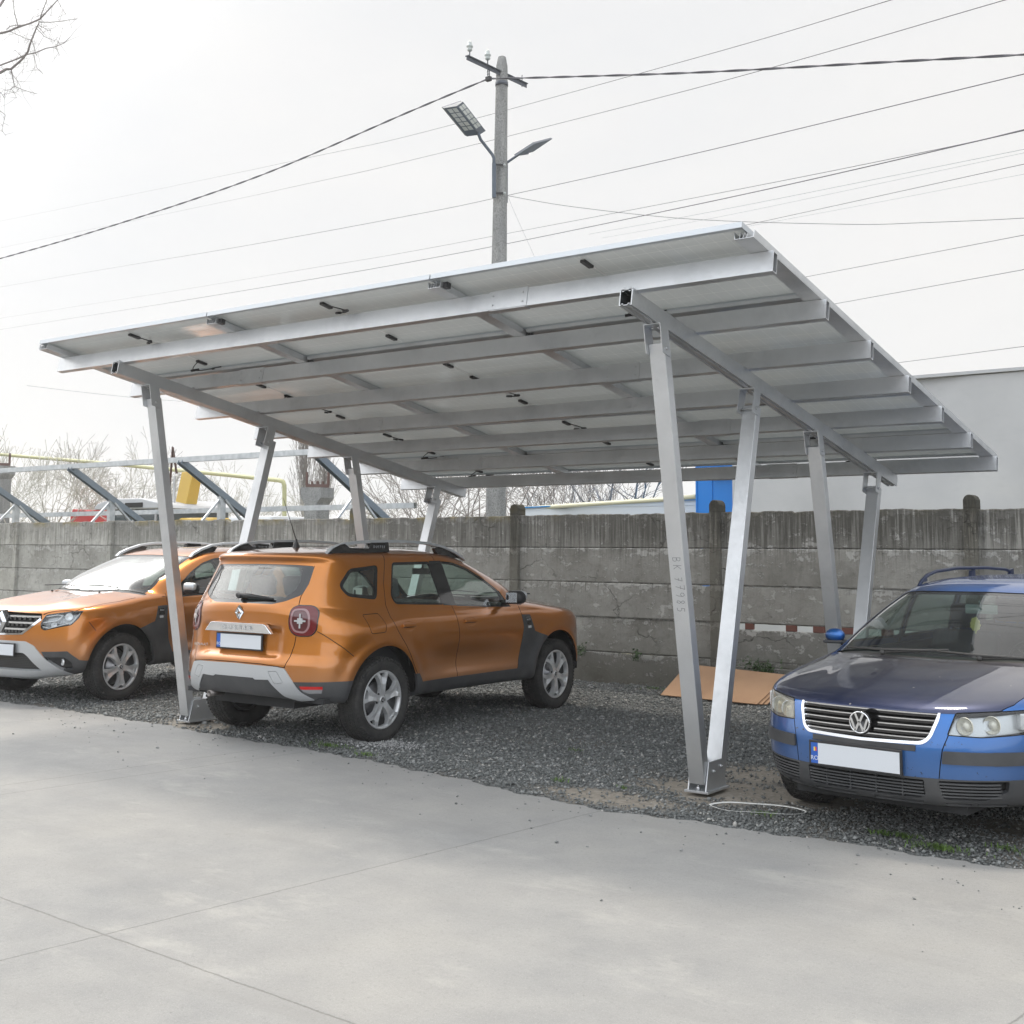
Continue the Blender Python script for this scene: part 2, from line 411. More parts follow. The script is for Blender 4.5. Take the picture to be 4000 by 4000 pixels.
# the fifteen panels
for c in range(3):
    for r in range(5):
        x0, x1 = PX[c]+.006, PX[c+1]-.006; s0, s1 = SR[r]+.004, SR[r+1]-.004
        me = bpy.data.meshes.new('solar_panel')
        vs_ = [rp(x, s, o) for o in (.070, .078) for (x, s) in ((x0+.003, s0+.003), (x1-.003, s0+.003), (x1-.003, s1-.003), (x0+.003, s1-.003))]
        me.from_pydata([tuple(v) for v in vs_], [], [(3,2,1,0), (4,5,6,7), (0,1,5,4), (1,2,6,5), (2,3,7,6), (3,0,4,7)])
        me.materials.append(m_back); me.materials.append(m_cell); me.polygons.foreach_set('material_index', [0,1,0,0,0,0])
        uvl = me.uv_layers.new(name='uv'); W_, H_ = x1-x0, s1-s0
        cds = {0:(0,0),1:(W_,0),2:(W_,H_),3:(0,H_)}
        for lp in me.loops: uvl.data[lp.index].uv = cds[lp.vertex_index % 4]
        po = bpy.data.objects.new('solar_panel', me); scn.collection.objects.link(po); po.parent = port
        mb = MB()
        for (a0, a1, b0, b1) in ((x0, x1, s0, s0+.012), (x0, x1, s1-.012, s1), (x0, x0+.012, s0+.0121, s1-.0121), (x1-.012, x1, s0+.0121, s1-.0121)):
            rbox(mb, a0, a1, b0, b1, .047, .082)
        for (a0, a1, b0, b1) in ((x0+.001, x1-.001, s0+.001, s0+.03), (x0+.001, x1-.001, s1-.03, s1-.001)): rbox(mb, a0, a1, b0, b1, .0465, .0485)
        mb.build('frame', m_pframe, po)
        xm = (x0+x1)/2
        # white bus line in the middle of the half cut panel, three junction boxes with stub cables
        mb = MB(); rbox(mb, xm-.007, xm+.007, s0+.05, s1-.05, .0685, .0702); mb.build('bus_line', mat('white bus line', (.75,.76,.76), .5), po)
        for q, fq in enumerate((.16, .5, .84)):
            s = s0+(s1-s0)*fq; mb = MB(); rbox(mb, xm-.02, xm+.02, s-.055, s+.055, .048, .0688)
            mb.build('junction_box', m_black, po, bevel=.004, bsegs=1)
            if q != 1 and (c*5+r*3+q) % 3 != 1:
                mb = MB(); sg = 1 if q == 0 else -1; L0 = .20+.1*random.random(); pts = []
                for u_ in np.linspace(0, 1, 9):
                    pts.append(rp(xm+.02+.16*math.sin(u_*math.pi)*sg, s+L0*(u_-.3)*.9, .045-.035*math.sin(u_*math.pi)))
                mb.tube(pts, .0045, 6); e = pts[-1]; dd = (pts[-1]-pts[-2]).normalized(); mb.tube([e-dd*.02, e+dd*.07], .010, 6); mb.tube([pts[4]-dd*.03, pts[4]+dd*.05], .011, 6)
                mb.build('connector_cable', m_cable, po)
# handwriting on the near leg
m_pen = mat('black marker', (.20,.21,.23), .6)
A = Vector((0, -.05, .075)); B = Vector((0, -.56, 2.955)); d = (B-A).normalized()
legn = [o for o in port.children if o.name.startswith('leg')]
tgt = min(legn, key=lambda o: (o.data.vertices[0].co-Vector((0, -.3, 1.4))).length + abs(o.data.vertices[0].co.x)*5)
k = XV.cross(d)  # outward toward -Y
k = k if k.y < 0 else -k
ST = {'B': [[(0,0),(0,1)],[(0,1),(.4,.95),(.45,.75),(.3,.55),(0,.52)],[(0,.52),(.45,.45),(.5,.2),(.35,.02),(0,0)]], 'K': [[(0,0),(.03,1)],[(.5,.95),(.05,.45)],[(.12,.52),(.5,.02)]],
 '7': [[(0,.95),(.5,1),(.2,0)],[(.08,.5),(.45,.52)]], '9': [[(.45,.8),(.3,1),(.05,.9),(.03,.65),(.25,.52),(.45,.7),(.46,.8),(.42,.3),(.3,0)]], '8': [[(.4,.85),(.2,1),(.05,.8),(.2,.58),(.42,.35),(.3,.02),(.08,.1),(.1,.35),(.38,.65),(.4,.85)]], '5': [[(.5,.98),(.1,1),(.06,.6),(.3,.62),(.48,.4),(.35,.05),(.02,.02)]]}
dn = -d; sdv = XV if dn.cross(XV).dot(k) > 0 else -XV; o0 = A+d*1.50+k*(LD+.0008)-sdv*.022; xc = 0; mb = MB(); rh = random.Random(4)
for ch in 'BK 77985':
    if ch != ' ':
        hh = .058*rh.uniform(.9, 1.12); yo = rh.uniform(-.004, .004)
        for strk in ST[ch]:
            P_s = [o0+dn*(xc+px_*hh*.85)+sdv*(py_*hh+yo) for px_, py_ in strk]
            for a_, b_2 in zip(P_s[:-1], P_s[1:]):
                e_ = (b_2-a_); mb.obox((a_+b_2)/2, e_*.53, e_.normalized().cross(k)*.0016, k*.0004)
    xc += .050 if ch != ' ' else .03
mb.build('handwritten_number', m_pen, tgt)
# ------------------------------------------------------------------ ground, concrete apron, gravel
def spot(t, pos, cx, cy_, rx, ry, soft=.3, nz=None, amt=.35):
    """soft blob mask around a ground position"""
    v = N('ShaderNodeVectorMath', t, operation='SUBTRACT'); t.links.new(pos, v.inputs[0]); v.inputs[1].default_value = (cx, cy_, 0)
    q = N('ShaderNodeVectorMath', t, operation='MULTIPLY'); t.links.new(v.outputs[0], q.inputs[0]); q.inputs[1].default_value = (1/rx, 1/ry, 0)
    l = N('ShaderNodeVectorMath', t, operation='LENGTH'); t.links.new(q.outputs[0], l.inputs[0])
    d = l.outputs['Value']
    if nz is not None: d = mth(t, 'ADD', d, mth(t, 'MULTIPLY', mth(t, 'SUBTRACT', nz, .5), amt*4))
    return rng_(t, d, 1-soft, 1+soft, 1, 0)
JL = [((-.61, -4.16), (.28, 2.49)), ((-.61, -4.16), (.85, -.035)), ((-3.55, -2.86), (.24, 1.69)), ((2.62, -2.9), (.35, 2.5)), ((-4.2, -6.0), (.3, 2.6)), ((-6.6, -2.0), (.2, 1.5)), ((-9.5, -2), (.2, 1.5))]
def f_conc(t, b):
    pos = N('ShaderNodeTexCoord', t).outputs['Object']
    n1 = noise(t, .55, 4, .6, vec=pos); n2 = noise(t, 3.2, 6, .65, vec=pos); n3 = noise(t, 190, 3, .6, vec=pos); n4 = noise(t, 42, 5, .7, vec=pos)
    c = ramp(t, n1, [(.30, (.206,.209,.211)), (.5, (.243,.241,.236)), (.72, (.296,.287,.268))])
    c = mixc(t, rng_(t, n2, .35, .75, 0, .55), c, (.33,.324,.310))
    c = mixc(t, rng_(t, n4, .56, .70, 0, .50), c, (.19,.19,.185)); n6 = noise(t, 95, 4, .75, vec=pos); c = mixc(t, rng_(t, n6, .56, .70, 0, .50), c, (.15,.15,.145)); c = mixc(t, rng_(t, n6, .42, .30, 0, .40), c, (.42,.415,.395))
    c = mixc(t, rng_(t, n3, .55, .8, 0, .60), c, (.50,.48,.45)); c = mixc(t, rng_(t, n3, .45, .25, 0, .55), c, (.17,.165,.155))
    vo = N('ShaderNodeTexVoronoi', t, Scale=16.0, feature='F1'); t.links.new(pos, vo.inputs['Vector'])
    pit = mth(t, 'MULTIPLY', rng_(t, vo.outputs['Distance'], .03, .10, 1, 0), rng_(t, noise(t, 5, 2, vec=pos), .56, .62, 0, 1))
    c = mixc(t, mth(t, 'MULTIPLY', pit, .45), c, (.14,.14,.135))
    tr_ = noise(t, 1.0, 5, .6, vec=pos, mscale=(.5, 3.2, 1), dist=.4); c = mixc(t, rng_(t, tr_, .52, .70, 0, .38), c, (.215,.212,.205))
    oil = rng_(t, noise(t, 2.1, 6, .75, vec=pos), .66, .72, 0, .35); c = mixc(t, oil, c, (.16,.155,.145))
    pw = rng_(t, noise(t, .9, 6, .7, vec=pos, mscale=(1, 1.8, 1)), .56, .68, 0, .5); c = mixc(t, pw, c, (.38,.37,.345))
    sp0 = N('ShaderNodeSeparateXYZ', t); t.links.new(pos, sp0.inputs[0])
    # saw-cut joints
    sp = N('ShaderNodeSeparateXYZ', t); t.links.new(pos, sp.inputs[0]); J = None
    wob = mth(t, 'MULTIPLY', mth(t, 'SUBTRACT', noise(t, 7, 4, .7, vec=pos), .5), .022)
    wob2 = noise(t, 60, 3, .7, vec=pos)
    for (p0, dr) in JL:
        l_ = math.hypot(*dr); nx, ny = -dr[1]/l_, dr[0]/l_
        d = mth(t, 'ADD', mth(t, 'MULTIPLY', sp.outputs[0], nx), mth(t, 'MULTIPLY', sp.outputs[1], ny))
        d = mth(t, 'ABSOLUTE', mth(t, 'ADD', mth(t, 'SUBTRACT', d, p0[0]*nx+p0[1]*ny), wob))
        d = mth(t, 'SUBTRACT', d, mth(t, 'MULTIPLY', mth(t, 'SUBTRACT', wob2, .5), .006))
        k = rng_(t, d, .0015, .0065, 1, 0); J = k if J is None else mth(t, 'MAXIMUM', J, k)
    c = mixc(t, mth(t, 'MULTIPLY', J, mth(t, 'MULTIPLY_ADD', wob2, .7, .10)), c, (.10,.098,.09))
    edge = mth(t, 'ADD', sp.outputs[1], mth(t, 'MULTIPLY', mth(t, 'SUBTRACT', n2, .5), .5))
    c = mixc(t, rng_(t, edge, -1.35, -.65, 0, .22), c, (.22,.225,.23))
    t.links.new(c, b.inputs['Base Color'])
    h = mth(t, 'ADD', mth(t, 'MULTIPLY', n3, .35), mth(t, 'ADD', mth(t, 'MULTIPLY', n4, .8), mth(t, 'MULTIPLY', mth(t, 'ADD', J, mth(t, 'MULTIPLY', pit, .4)), -2.0)))
    bump(t, b, h, .45, .006); t.links.new(rng_(t, n4, .3, .7, .75, .95), b.inputs['Roughness'])
m_conc = mat('pavement concrete', rough=.85, fn=f_conc)
def edge_y(x):
    pts = [(-40, -.1), (-9, -.30), (-7.9, -.26), (-6.2, -.22), (-5.1, -.30), (-2.5, -.47), (-1.4, -.67), (-.3, -.86), (.66, -.81), (1.3, -.74), (2.2, -.79), (4, -.8), (30, -.8)]
    xs, ys = zip(*pts); y = float(np.interp(x, xs, ys))
    return y+.030*math.sin(x*5.1)*math.sin(x*1.7+1)+.018*math.sin(x*17+2)+.010*math.sin(x*41)+.006*math.sin(x*97)
mb = MB(); xs = list(np.arange(-14, 6, .035)); xs = [-60, -30]+xs+[12, 40]
top = [(x, edge_y(x), 0) for x in xs]
vs_ = top+[(x, -40, 0) for x in xs]+[(x, edge_y(x)+.01, -.05) for x in xs]; n = len(xs)
fs = [(i, n+i, n+i+1, i+1) for i in range(n-1)]+[(i+1, 2*n+i+1, 2*n+i, i) for i in range(n-1)]
mb.add(vs_, fs); o = mb.build('pavement', m_conc, fixn=False); tag(o, kind='structure')
for p in o.data.polygons:
    pass
DIRT = [(0.02, .15, .62, .42), (.15, .9, .55, .35), (-.45, -.5, .55, .22), (.55, .25, .5, .25), (-5.1, 0.0, .5, .3), (2.5, .2, .9, .5)]
def f_grav(t, b):
    pos = N('ShaderNodeTexCoord', t).outputs['Object']
    vo = N('ShaderNodeTexVoronoi', t, Scale=58.0, feature='F1'); t.links.new(pos, vo.inputs['Vector'])
    vo2 = N('ShaderNodeTexVoronoi', t, Scale=105.0, feature='F1'); t.links.new(pos, vo2.inputs['Vector'])
    sc = N('ShaderNodeSeparateColor', t); t.links.new(vo.outputs['Color'], sc.inputs[0])
    c = ramp(t, sc.outputs[0], [(0, (.075,.082,.084)), (.45, (.135,.145,.147)), (.8, (.20,.208,.208)), (1, (.30,.295,.28))])
    c = mixc(t, rng_(t, vo.outputs['Distance'], .35, .8, 0, .75), c, (.03,.03,.028))
    n1 = noise(t, 1.3, 5, .6, vec=pos); n5 = noise(t, 30, 4, .6, vec=pos)
    dirtc = ramp(t, n5, [(.3, (.10,.085,.066)), (.7, (.22,.19,.155))])
    c = mixc(t, rng_(t, n1, .52, .66, 0, .75), c, dirtc)
    nz = noise(t, 3.5, 5, .65, vec=pos); mk = None
    for d in DIRT:
        k = spot(t, pos, *d, nz=nz, amt=.30); mk = k if mk is None else mth(t, 'MAXIMUM', mk, k)
    c = mixc(t, mth(t, 'MULTIPLY', mk, .95), c, ramp(t, n5, [(.25, (.17,.145,.115)), (.55, (.27,.24,.20)), (.8, (.33,.31,.28))]))
    k = spot(t, pos, -3.15, .05, .55, .22, nz=nz, amt=.3); c = mixc(t, mth(t, 'MULTIPLY', k, .5), c, (.42,.42,.42))
    t.links.new(c, b.inputs['Base Color'])
    h = mth(t, 'ADD', mth(t, 'MULTIPLY', mth(t, 'ADD', vo.outputs['Distance'], mth(t, 'MULTIPLY', vo2.outputs['Distance'], .5)), mth(t, 'MULTIPLY_ADD', mk, -.85, 1)), mth(t, 'MULTIPLY', n5, .4))
    bump(t, b, h, -.9, .02)
m_grav = mat('gravel bed', rough=.95, fn=f_grav)
bm = bmesh.new()
bmesh.ops.create_grid(bm, x_segments=200, y_segments=70, size=.5)
for v in bm.verts:
    v.co.x = -17+(v.co.x+.5)*24; v.co.y = -1.2+(v.co.y+.5)*6.9
    x, y = v.co.x, v.co.y
    v.co.z = -.012+.010*math.sin(x*1.3+y*.7)*math.sin(y*1.9)+.006*math.sin(x*4.3)*math.sin(y*5.1+x)
    if y < edge_y(x)+.12: v.co.z = min(v.co.z, -.014)
me = bpy.data.meshes.new('gravel_lot'); bm.to_mesh(me); bm.free(); me.materials.append(m_grav)
for p in me.polygons: p.use_smooth = True
o = bpy.data.objects.new('gravel_lot', me); scn.collection.objects.link(o); tag(o, kind='structure')
def f_far(t, b):
    n1 = noise(t, .2, 5); t.links.new(ramp(t, n1, [(.3, (.10,.11,.06)), (.7, (.20,.18,.13))]), b.inputs['Base Color'])
MB().add([(-1500,-1500,-.08),(1500,-1500,-.08),(1500,1500,-.08),(-1500,1500,-.08)], [(0,1,2,3)]).build('ground', mat('far ground', rough=.95, fn=f_far), fixn=False)['kind'] = 'structure'
# stones: irregular octahedra, one uncountable mass
def stones(name, P, size, mats, seed=1, flat=.6, label=None, cat=None):
    r = np.random.default_rng(seed); n = len(P)
    base = np.array([(1,0,0),(-1,0,0),(0,1,0),(0,-1,0),(0,0,1),(0,0,-1),], float)
    V = base[None]*(1+r.uniform(-.25,.25,(n,6,1)))*np.array([1,1,flat])[None,None]
    V += r.uniform(-.22,.22,(n,6,3)); V *= r.uniform(.7,1.3,(n,1,3))
    a = r.uniform(0,6.28,n); tl = r.uniform(-.5,.5,n)
    ca, sa = np.cos(a)[:,None], np.sin(a)[:,None]; ct, st = np.cos(tl)[:,None], np.sin(tl)[:,None]
    x, y, z = V[...,0], V[...,1], V[...,2]
    y, z = y*ct-z*st, y*st+z*ct; x, y = x*ca-y*sa, x*sa+y*ca
    V = np.stack([x,y,z],-1)*size[:,None,None]+P[:,None,:]
    F = np.array([(0,2,4),(2,1,4),(1,3,4),(3,0,4),(2,0,5),(1,2,5),(3,1,5),(0,3,5)])
    F = (F[None]+np.arange(n)[:,None,None]*6).reshape(-1,3)
    me = bpy.data.meshes.new(name); me.vertices.add(n*6); me.vertices.foreach_set('co', V.reshape(-1))
    me.loops.add(len(F)*3); me.loops.foreach_set('vertex_index', F.reshape(-1).astype(np.int32))
    me.polygons.add(len(F)); me.polygons.foreach_set('loop_start', np.arange(0, len(F)*3, 3, dtype=np.int32)); me.polygons.foreach_set('loop_total', np.full(len(F), 3, np.int32))
    for m in mats: me.materials.append(m)
    me.polygons.foreach_set('material_index', np.repeat(r.choice(len(mats), n, p=None if len(mats) != 4 else [.5,.3,.15,.05]), 8).astype(np.int32))
    me.update(calc_edges=True); me.validate()
    o = bpy.data.objects.new(name, me); scn.collection.objects.link(o); tag(o, label, cat, kind='stuff'); return o
ms = [mat('stone dark', (.120,.127,.125), .85), mat('stone mid', (.168,.176,.174), .85), mat('stone light', (.25,.258,.255), .85), mat('stone pale', (.38,.37,.35), .85)]
n = 300000
X = rng.uniform(-12, 3.6, n); Y = -1.0+6.4*rng.uniform(0, 1, n)**1.45
EY = np.array([edge_y(x) for x in np.linspace(-12.5, 4, 2000)]); ey = np.interp(X, np.linspace(-12.5, 4, 2000), EY)
keep = (Y > ey+rng.exponential(.05, n)-.02)
keep &= rng.uniform(0, 1, n) < np.clip(.35+(Y-ey)*1.6, .25, 1)
for (cx, cy_, rx, ry) in DIRT:
    d = np.hypot((X-cx)/rx, (Y-cy_)/ry)+.22*np.sin(X*6+cy_)*np.sin(Y*7)+.15*np.sin(X*17+Y*9)*np.sin(Y*21-X*5); keep &= rng.uniform(0, 1, n) < np.clip((d-.45)*1.1, .07, 1)
keep &= ~((np.hypot((X), (Y-.06)/1.6) < .15) & (Y < 1))
# thin out what lies far and hidden
dist = np.hypot(X-3.74, Y+7.3); keep &= rng.uniform(0, 1, n) < np.clip((10.5/dist)**2, 0, 1)
X, Y = X[keep], Y[keep]; dist = dist[keep]
sz = rng.gamma(3.2, .0019, len(X))*np.clip(dist/9, .9, 1.25)+.0025
Pn = np.stack([X, Y, .010*np.sin(X*1.3+Y*.7)*np.sin(Y*1.9)+.006*np.sin(X*4.3)*np.sin(Y*5.1+X)-.010+rng.uniform(0,.004,len(X))+sz*.25], -1)
q = rng.normal(0, 1, (1300, 2)); q = q[np.hypot(q[:, 0], q[:, 1]) < 2.6]; PX_, PY_ = -3.1+q[:, 0]*.26, .12+q[:, 1]*.11
stones('crushed_lime', np.stack([PX_, PY_, np.full(len(PX_), .014)], -1), rng.gamma(3, .0016, len(PX_))+.0015, [mat('pale grit', (.40,.40,.40), .9)], 9, label='pale whitish grit spilled beside the rear wheel of the middle orange car', cat='grit')
stones('gravel', Pn, sz, ms, 3, label='loose grey crushed stone covering the parking strip', cat='gravel')
n = 260; X = rng.uniform(-8, 3.3, n); Y = -.35-rng.exponential(.55, n)
ey = np.array([edge_y(x) for x in X]); Y = np.minimum(Y, ey-.01); Y = ey-rng.exponential(.45, n)
sz = rng.gamma(3, .0016, n)+.002
stones('loose_pebbles', np.stack([X, Y, sz*.35], -1), sz, ms[:3], 5, label='stray dark pebbles strewn over the concrete pavement', cat='pebbles')
# grass tufts: short blades
def f_gr(t, b):
    n1 = noise(t, 9, 2); t.links.new(ramp(t, n1, [(.3, (.05,.10,.02)), (.7, (.13,.22,.04))]), b.inputs['Base Color'])
m_grass = mat('grass', rough=.7, fn=f_gr)
tufts = [(-3.3, -.16, .22, 120), (-2.75, -.3, .12, 60), (-1.0, -.25, .08, 30), (1.35, -.42, .10, 60), (1.7, -.55, .16, 150), (1.45, -.40, .1, 70), (2.0, -.35, .12, 50), (-5.3, .3, .1, 60), (.6, -.36, .12, 40), (-1.6, .9, .08, 25), (-.5, -.2, .07, 20), (2.3, -.62, .1, 60), (-3.2, 5.1, .3, 110), (-5.3, 5.1, .4, 60), (-4.6, 5.15, .2, 60), (-6.3, 2.4, .3, 120), (-2.3, 5.15, .5, 100)]
V = []; F = []
for (x, y, rad, cnt) in tufts:
    for _ in range(cnt):
        a = random.random()*6.28; q = rad*abs(random.gauss(0, .5)); px, py = x+q*math.cos(a)*1.5, y+q*math.sin(a)*.6
        h = random.uniform(.008, .022); b_ = random.random()*6.28; w_ = .0026; lx, ly = math.cos(b_)*h*1.8, math.sin(b_)*h*1.8
        o_ = len(V); cx, sx = math.cos(b_+1.57)*w_, math.sin(b_+1.57)*w_
        V += [(px-cx, py-sx, -.005), (px+cx, py+sx, -.005), (px+lx*.5+cx, py+ly*.5+sx, h*.8), (px+lx*.5-cx, py+ly*.5-sx, h*.8), (px+lx, py+ly, h)]
        F += [(o_, o_+1, o_+2, o_+3), (o_+3, o_+2, o_+4)]
o = MB().add(V, F).build('grass', m_grass, fixn=False); tag(o, 'sparse low green grass tufts growing through the gravel', 'grass', kind='stuff')
# white strapping loop
pts = [(.26, -.41), (.32, -.30), (.42, -.22), (.54, -.17), (.68, -.18), (.81, -.23), (.79, -.31), (.70, -.40), (.58, -.46), (.44, -.49), (.33, -.46)]
mb = MB(); P = []
for k in range(66):
    u_ = k/66*11; i = int(u_); f_ = u_-i; p0, p1, p2, p3 = [np.array(pts[(i+j-1) % 11]) for j in range(4)]
    P.append(.5*((2*p1)+(-p0+p2)*f_+(2*p0-5*p1+4*p2-p3)*f_**2+(-p0+3*p1-3*p2+p3)*f_**3))
vs_ = []
for k, p in enumerate(P):
    q = P[(k+1) % 66]-P[k-1]; q = q/np.linalg.norm(q); nn = np.array([-q[1], q[0]])*.007; z = .020+.004*math.sin(k*.3)
    for dz in (0, .002):
        vs_ += [(p[0]-nn[0], p[1]-nn[1], z+dz), (p[0]+nn[0], p[1]+nn[1], z+.004+dz)]
fs = []
for k in range(66):
    a = k*4; b_ = ((k+1) % 66)*4
    fs += [(a, a+1, b_+1, b_), (a+2, b_+2, b_+3, a+3), (a, b_, b_+2, a+2), (a+1, a+3, b_+3, b_+1)]
o = mb.add(vs_, fs, 0, True).build('strapping_loop', mat('white strap', (.72,.72,.70), .5)); tag(o, 'thin white plastic strap loop lying on gravel beside the front carport foot', 'strap')

# ------------------------------------------------------------------ precast concrete fence
def f_wall(t, b):
    tcn = N('ShaderNodeTexCoord', t); p0 = tcn.outputs['Object']; sp = N('ShaderNodeSeparateXYZ', t); t.links.new(p0, sp.inputs[0]); z = sp.outputs[2]; x = sp.outputs[0]
    oi = N('ShaderNodeObjectInfo', t); rv = oi.outputs['Random']; cmb = N('ShaderNodeCombineXYZ', t); t.links.new(mth(t, 'MULTIPLY', rv, 37.0), cmb.inputs[1]); av = N('ShaderNodeVectorMath', t, operation='ADD'); t.links.new(p0, av.inputs[0]); t.links.new(cmb.outputs[0], av.inputs[1]); pos = av.outputs[0]
    n1 = noise(t, 1.5, 7, .68, vec=pos); n2 = noise(t, 11, 7, .72, vec=pos); n3 = noise(t, 70, 4, .7, vec=pos); nb = noise(t, .35, 3, .5, vec=p0)
    c = ramp(t, n1, [(.28, (.200,.195,.180)), (.45, (.285,.280,.265)), (.58, (.345,.340,.325)), (.72, (.44,.435,.42))])
    c = mixc(t, 1.0, c, ramp(t, rv, [(0, (.78,.78,.76)), (1, (1.22,1.21,1.18))]), 'MULTIPLY')
    c = mixc(t, 1.0, c, ramp(t, rng_(t, x, -14, -2, 0, 1), [(0, (1.15,1.15,1.13)), (1, (.76,.755,.74))]), 'MULTIPLY')
    c = mixc(t, rng_(t, n2, .50, .72, 0, .55), c, (.115,.108,.094))
    fr = mth(t, 'FRACT', mth(t, 'DIVIDE', mth(t, 'ADD', z, .052), .4205))       # 0 at a joint, 1 just under the next
    up_ = rng_(t, fr, .62, .96, 0, 1); dn_ = rng_(t, fr, .0, .10, 1, 0)
    # pale lime crust with ragged edges, mostly under the joints
    fl = rng_(t, mth(t, 'ADD', mth(t, 'ADD', mth(t, 'MULTIPLY', n2, .55), mth(t, 'MULTIPLY', noise(t, 4.5, 7, .75, vec=pos, mscale=(1,1,2.2)), .60)), mth(t, 'MULTIPLY', up_, .075)), .635, .665, 0, 1)
    c = mixc(t, mth(t, 'MULTIPLY', fl, .70), c, (.50,.49,.465))
    # soot and algae: fine vertical runs from the coping, heavier towards the right
    st = noise(t, 2.0, 6, .75, vec=p0, mscale=(16, 1, .5)); st2 = noise(t, 2.4, 5, .7, vec=pos, mscale=(22, 1, 1.2))
    top_ = rng_(t, z, 1.50, 2.03, 0, 1); age = rng_(t, x, -12, -1, .55, 1.0)
    sk = mth(t, 'MULTIPLY', rng_(t, mth(t, 'ADD', st, mth(t, 'MULTIPLY', top_, .16)), .50, .64, 0, 1), mth(t, 'MULTIPLY', age, rng_(t, z, 1.30, 1.75, .0, 1)))
    c = mixc(t, mth(t, 'MULTIPLY', sk, .80), c, (.045,.042,.034))
    sk2 = mth(t, 'MULTIPLY', rng_(t, st2, .55, .66, 0, 1), mth(t, 'ADD', .12, mth(t, 'MULTIPLY', up_, .6))); c = mixc(t, sk2, c, (.065,.060,.050))
    jt = mth(t, 'MAXIMUM', rng_(t, fr, .0, .035, 1, 0), rng_(t, fr, .972, 1.0, 0, 1)); jt = mth(t, 'MULTIPLY', jt, rng_(t, noise(t, 6, 5, .7, vec=pos), .38, .55, .2, 1)); c = mixc(t, mth(t, 'MULTIPLY', jt, .8), c, (.03,.028,.024))
    # hairline cracks
    vo = N('ShaderNodeTexVoronoi', t, Scale=1.3, feature='DISTANCE_TO_EDGE'); dv = N('ShaderNodeVectorMath', t, operation='ADD'); nn_ = N('ShaderNodeTexNoise', t, Scale=5.0, Detail=5.0); t.links.new(pos, nn_.inputs['Vector']); sc2 = N('ShaderNodeVectorMath', t, operation='SCALE'); t.links.new(nn_.outputs['Color'], sc2.inputs[0]); sc2.inputs['Scale'].default_value = .35; t.links.new(pos, dv.inputs[0]); t.links.new(sc2.outputs[0], dv.inputs[1]); t.links.new(dv.outputs[0], vo.inputs['Vector'])
    ck = mth(t, 'MULTIPLY', rng_(t, vo.outputs['Distance'], .0, .010, 1, 0), rng_(t, noise(t, 1.1, 3, .5, vec=pos), .50, .60, 0, 1)); c = mixc(t, mth(t, 'MULTIPLY', ck, .75), c, (.05,.047,.04))
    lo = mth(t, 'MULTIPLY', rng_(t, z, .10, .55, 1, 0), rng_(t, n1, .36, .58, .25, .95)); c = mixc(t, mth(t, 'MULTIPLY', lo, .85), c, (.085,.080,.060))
    mo = mth(t, 'MULTIPLY', rng_(t, z, 1.93, 2.05, 0, 1), mth(t, 'MULTIPLY', rng_(t, noise(t, 1.9, 5, .7, vec=p0), .50, .58, 0, 1), rng_(t, x, -7, -4, 1, .1))); c = mixc(t, mth(t, 'MULTIPLY', mo, .8), c, (.22,.17,.045))
    tp = mth(t, 'MULTIPLY', rng_(t, z, 2.0, 2.10, 0, 1), age); c = mixc(t, mth(t, 'MULTIPLY', tp, .7), c, (.06,.057,.045))
    c = mixc(t, rng_(t, n3, .60, .76, 0, .55), c, (.05,.047,.040))
    t.links.new(c, b.inputs['Base Color'])
    bump(t, b, mth(t, 'ADD', mth(t, 'ADD', mth(t, 'MULTIPLY', n2, 1.1), mth(t, 'MULTIPLY', n3, .4)), mth(t, 'ADD', mth(t, 'MULTIPLY', fl, .35), mth(t, 'MULTIPLY', ck, -1.0))), .75, .014)
m_wall = mat('weathered precast concrete', rough=.92, fn=f_wall)
def f_post(t, b):
    f_wall(t, b)
def f_post2(t, b):
    f_wall(t, b); lk = b.inputs['Base Color'].links[0].from_socket; sp = N('ShaderNodeSeparateXYZ', t); t.links.new(N('ShaderNodeTexCoord', t).outputs['Object'], sp.inputs[0])
    t.links.new(mixc(t, 1.0, lk, ramp(t, rng_(t, sp.outputs[0], -10, -6, 0, 1), [(0, (1.0, 1.0, .98)), (1, (.52, .51, .47))]), 'MULTIPLY'), b.inputs['Base Color'])
m_post = mat('weathered concrete post', rough=.92, fn=f_post2)
fence = empty('concrete_fence', (0, 0, 0)); tag(fence, 'weathered grey precast concrete panel wall running along behind the parked cars', 'wall')
WY = 5.30; PXs = [.35-2.86*k for k in range(-1, 9)]
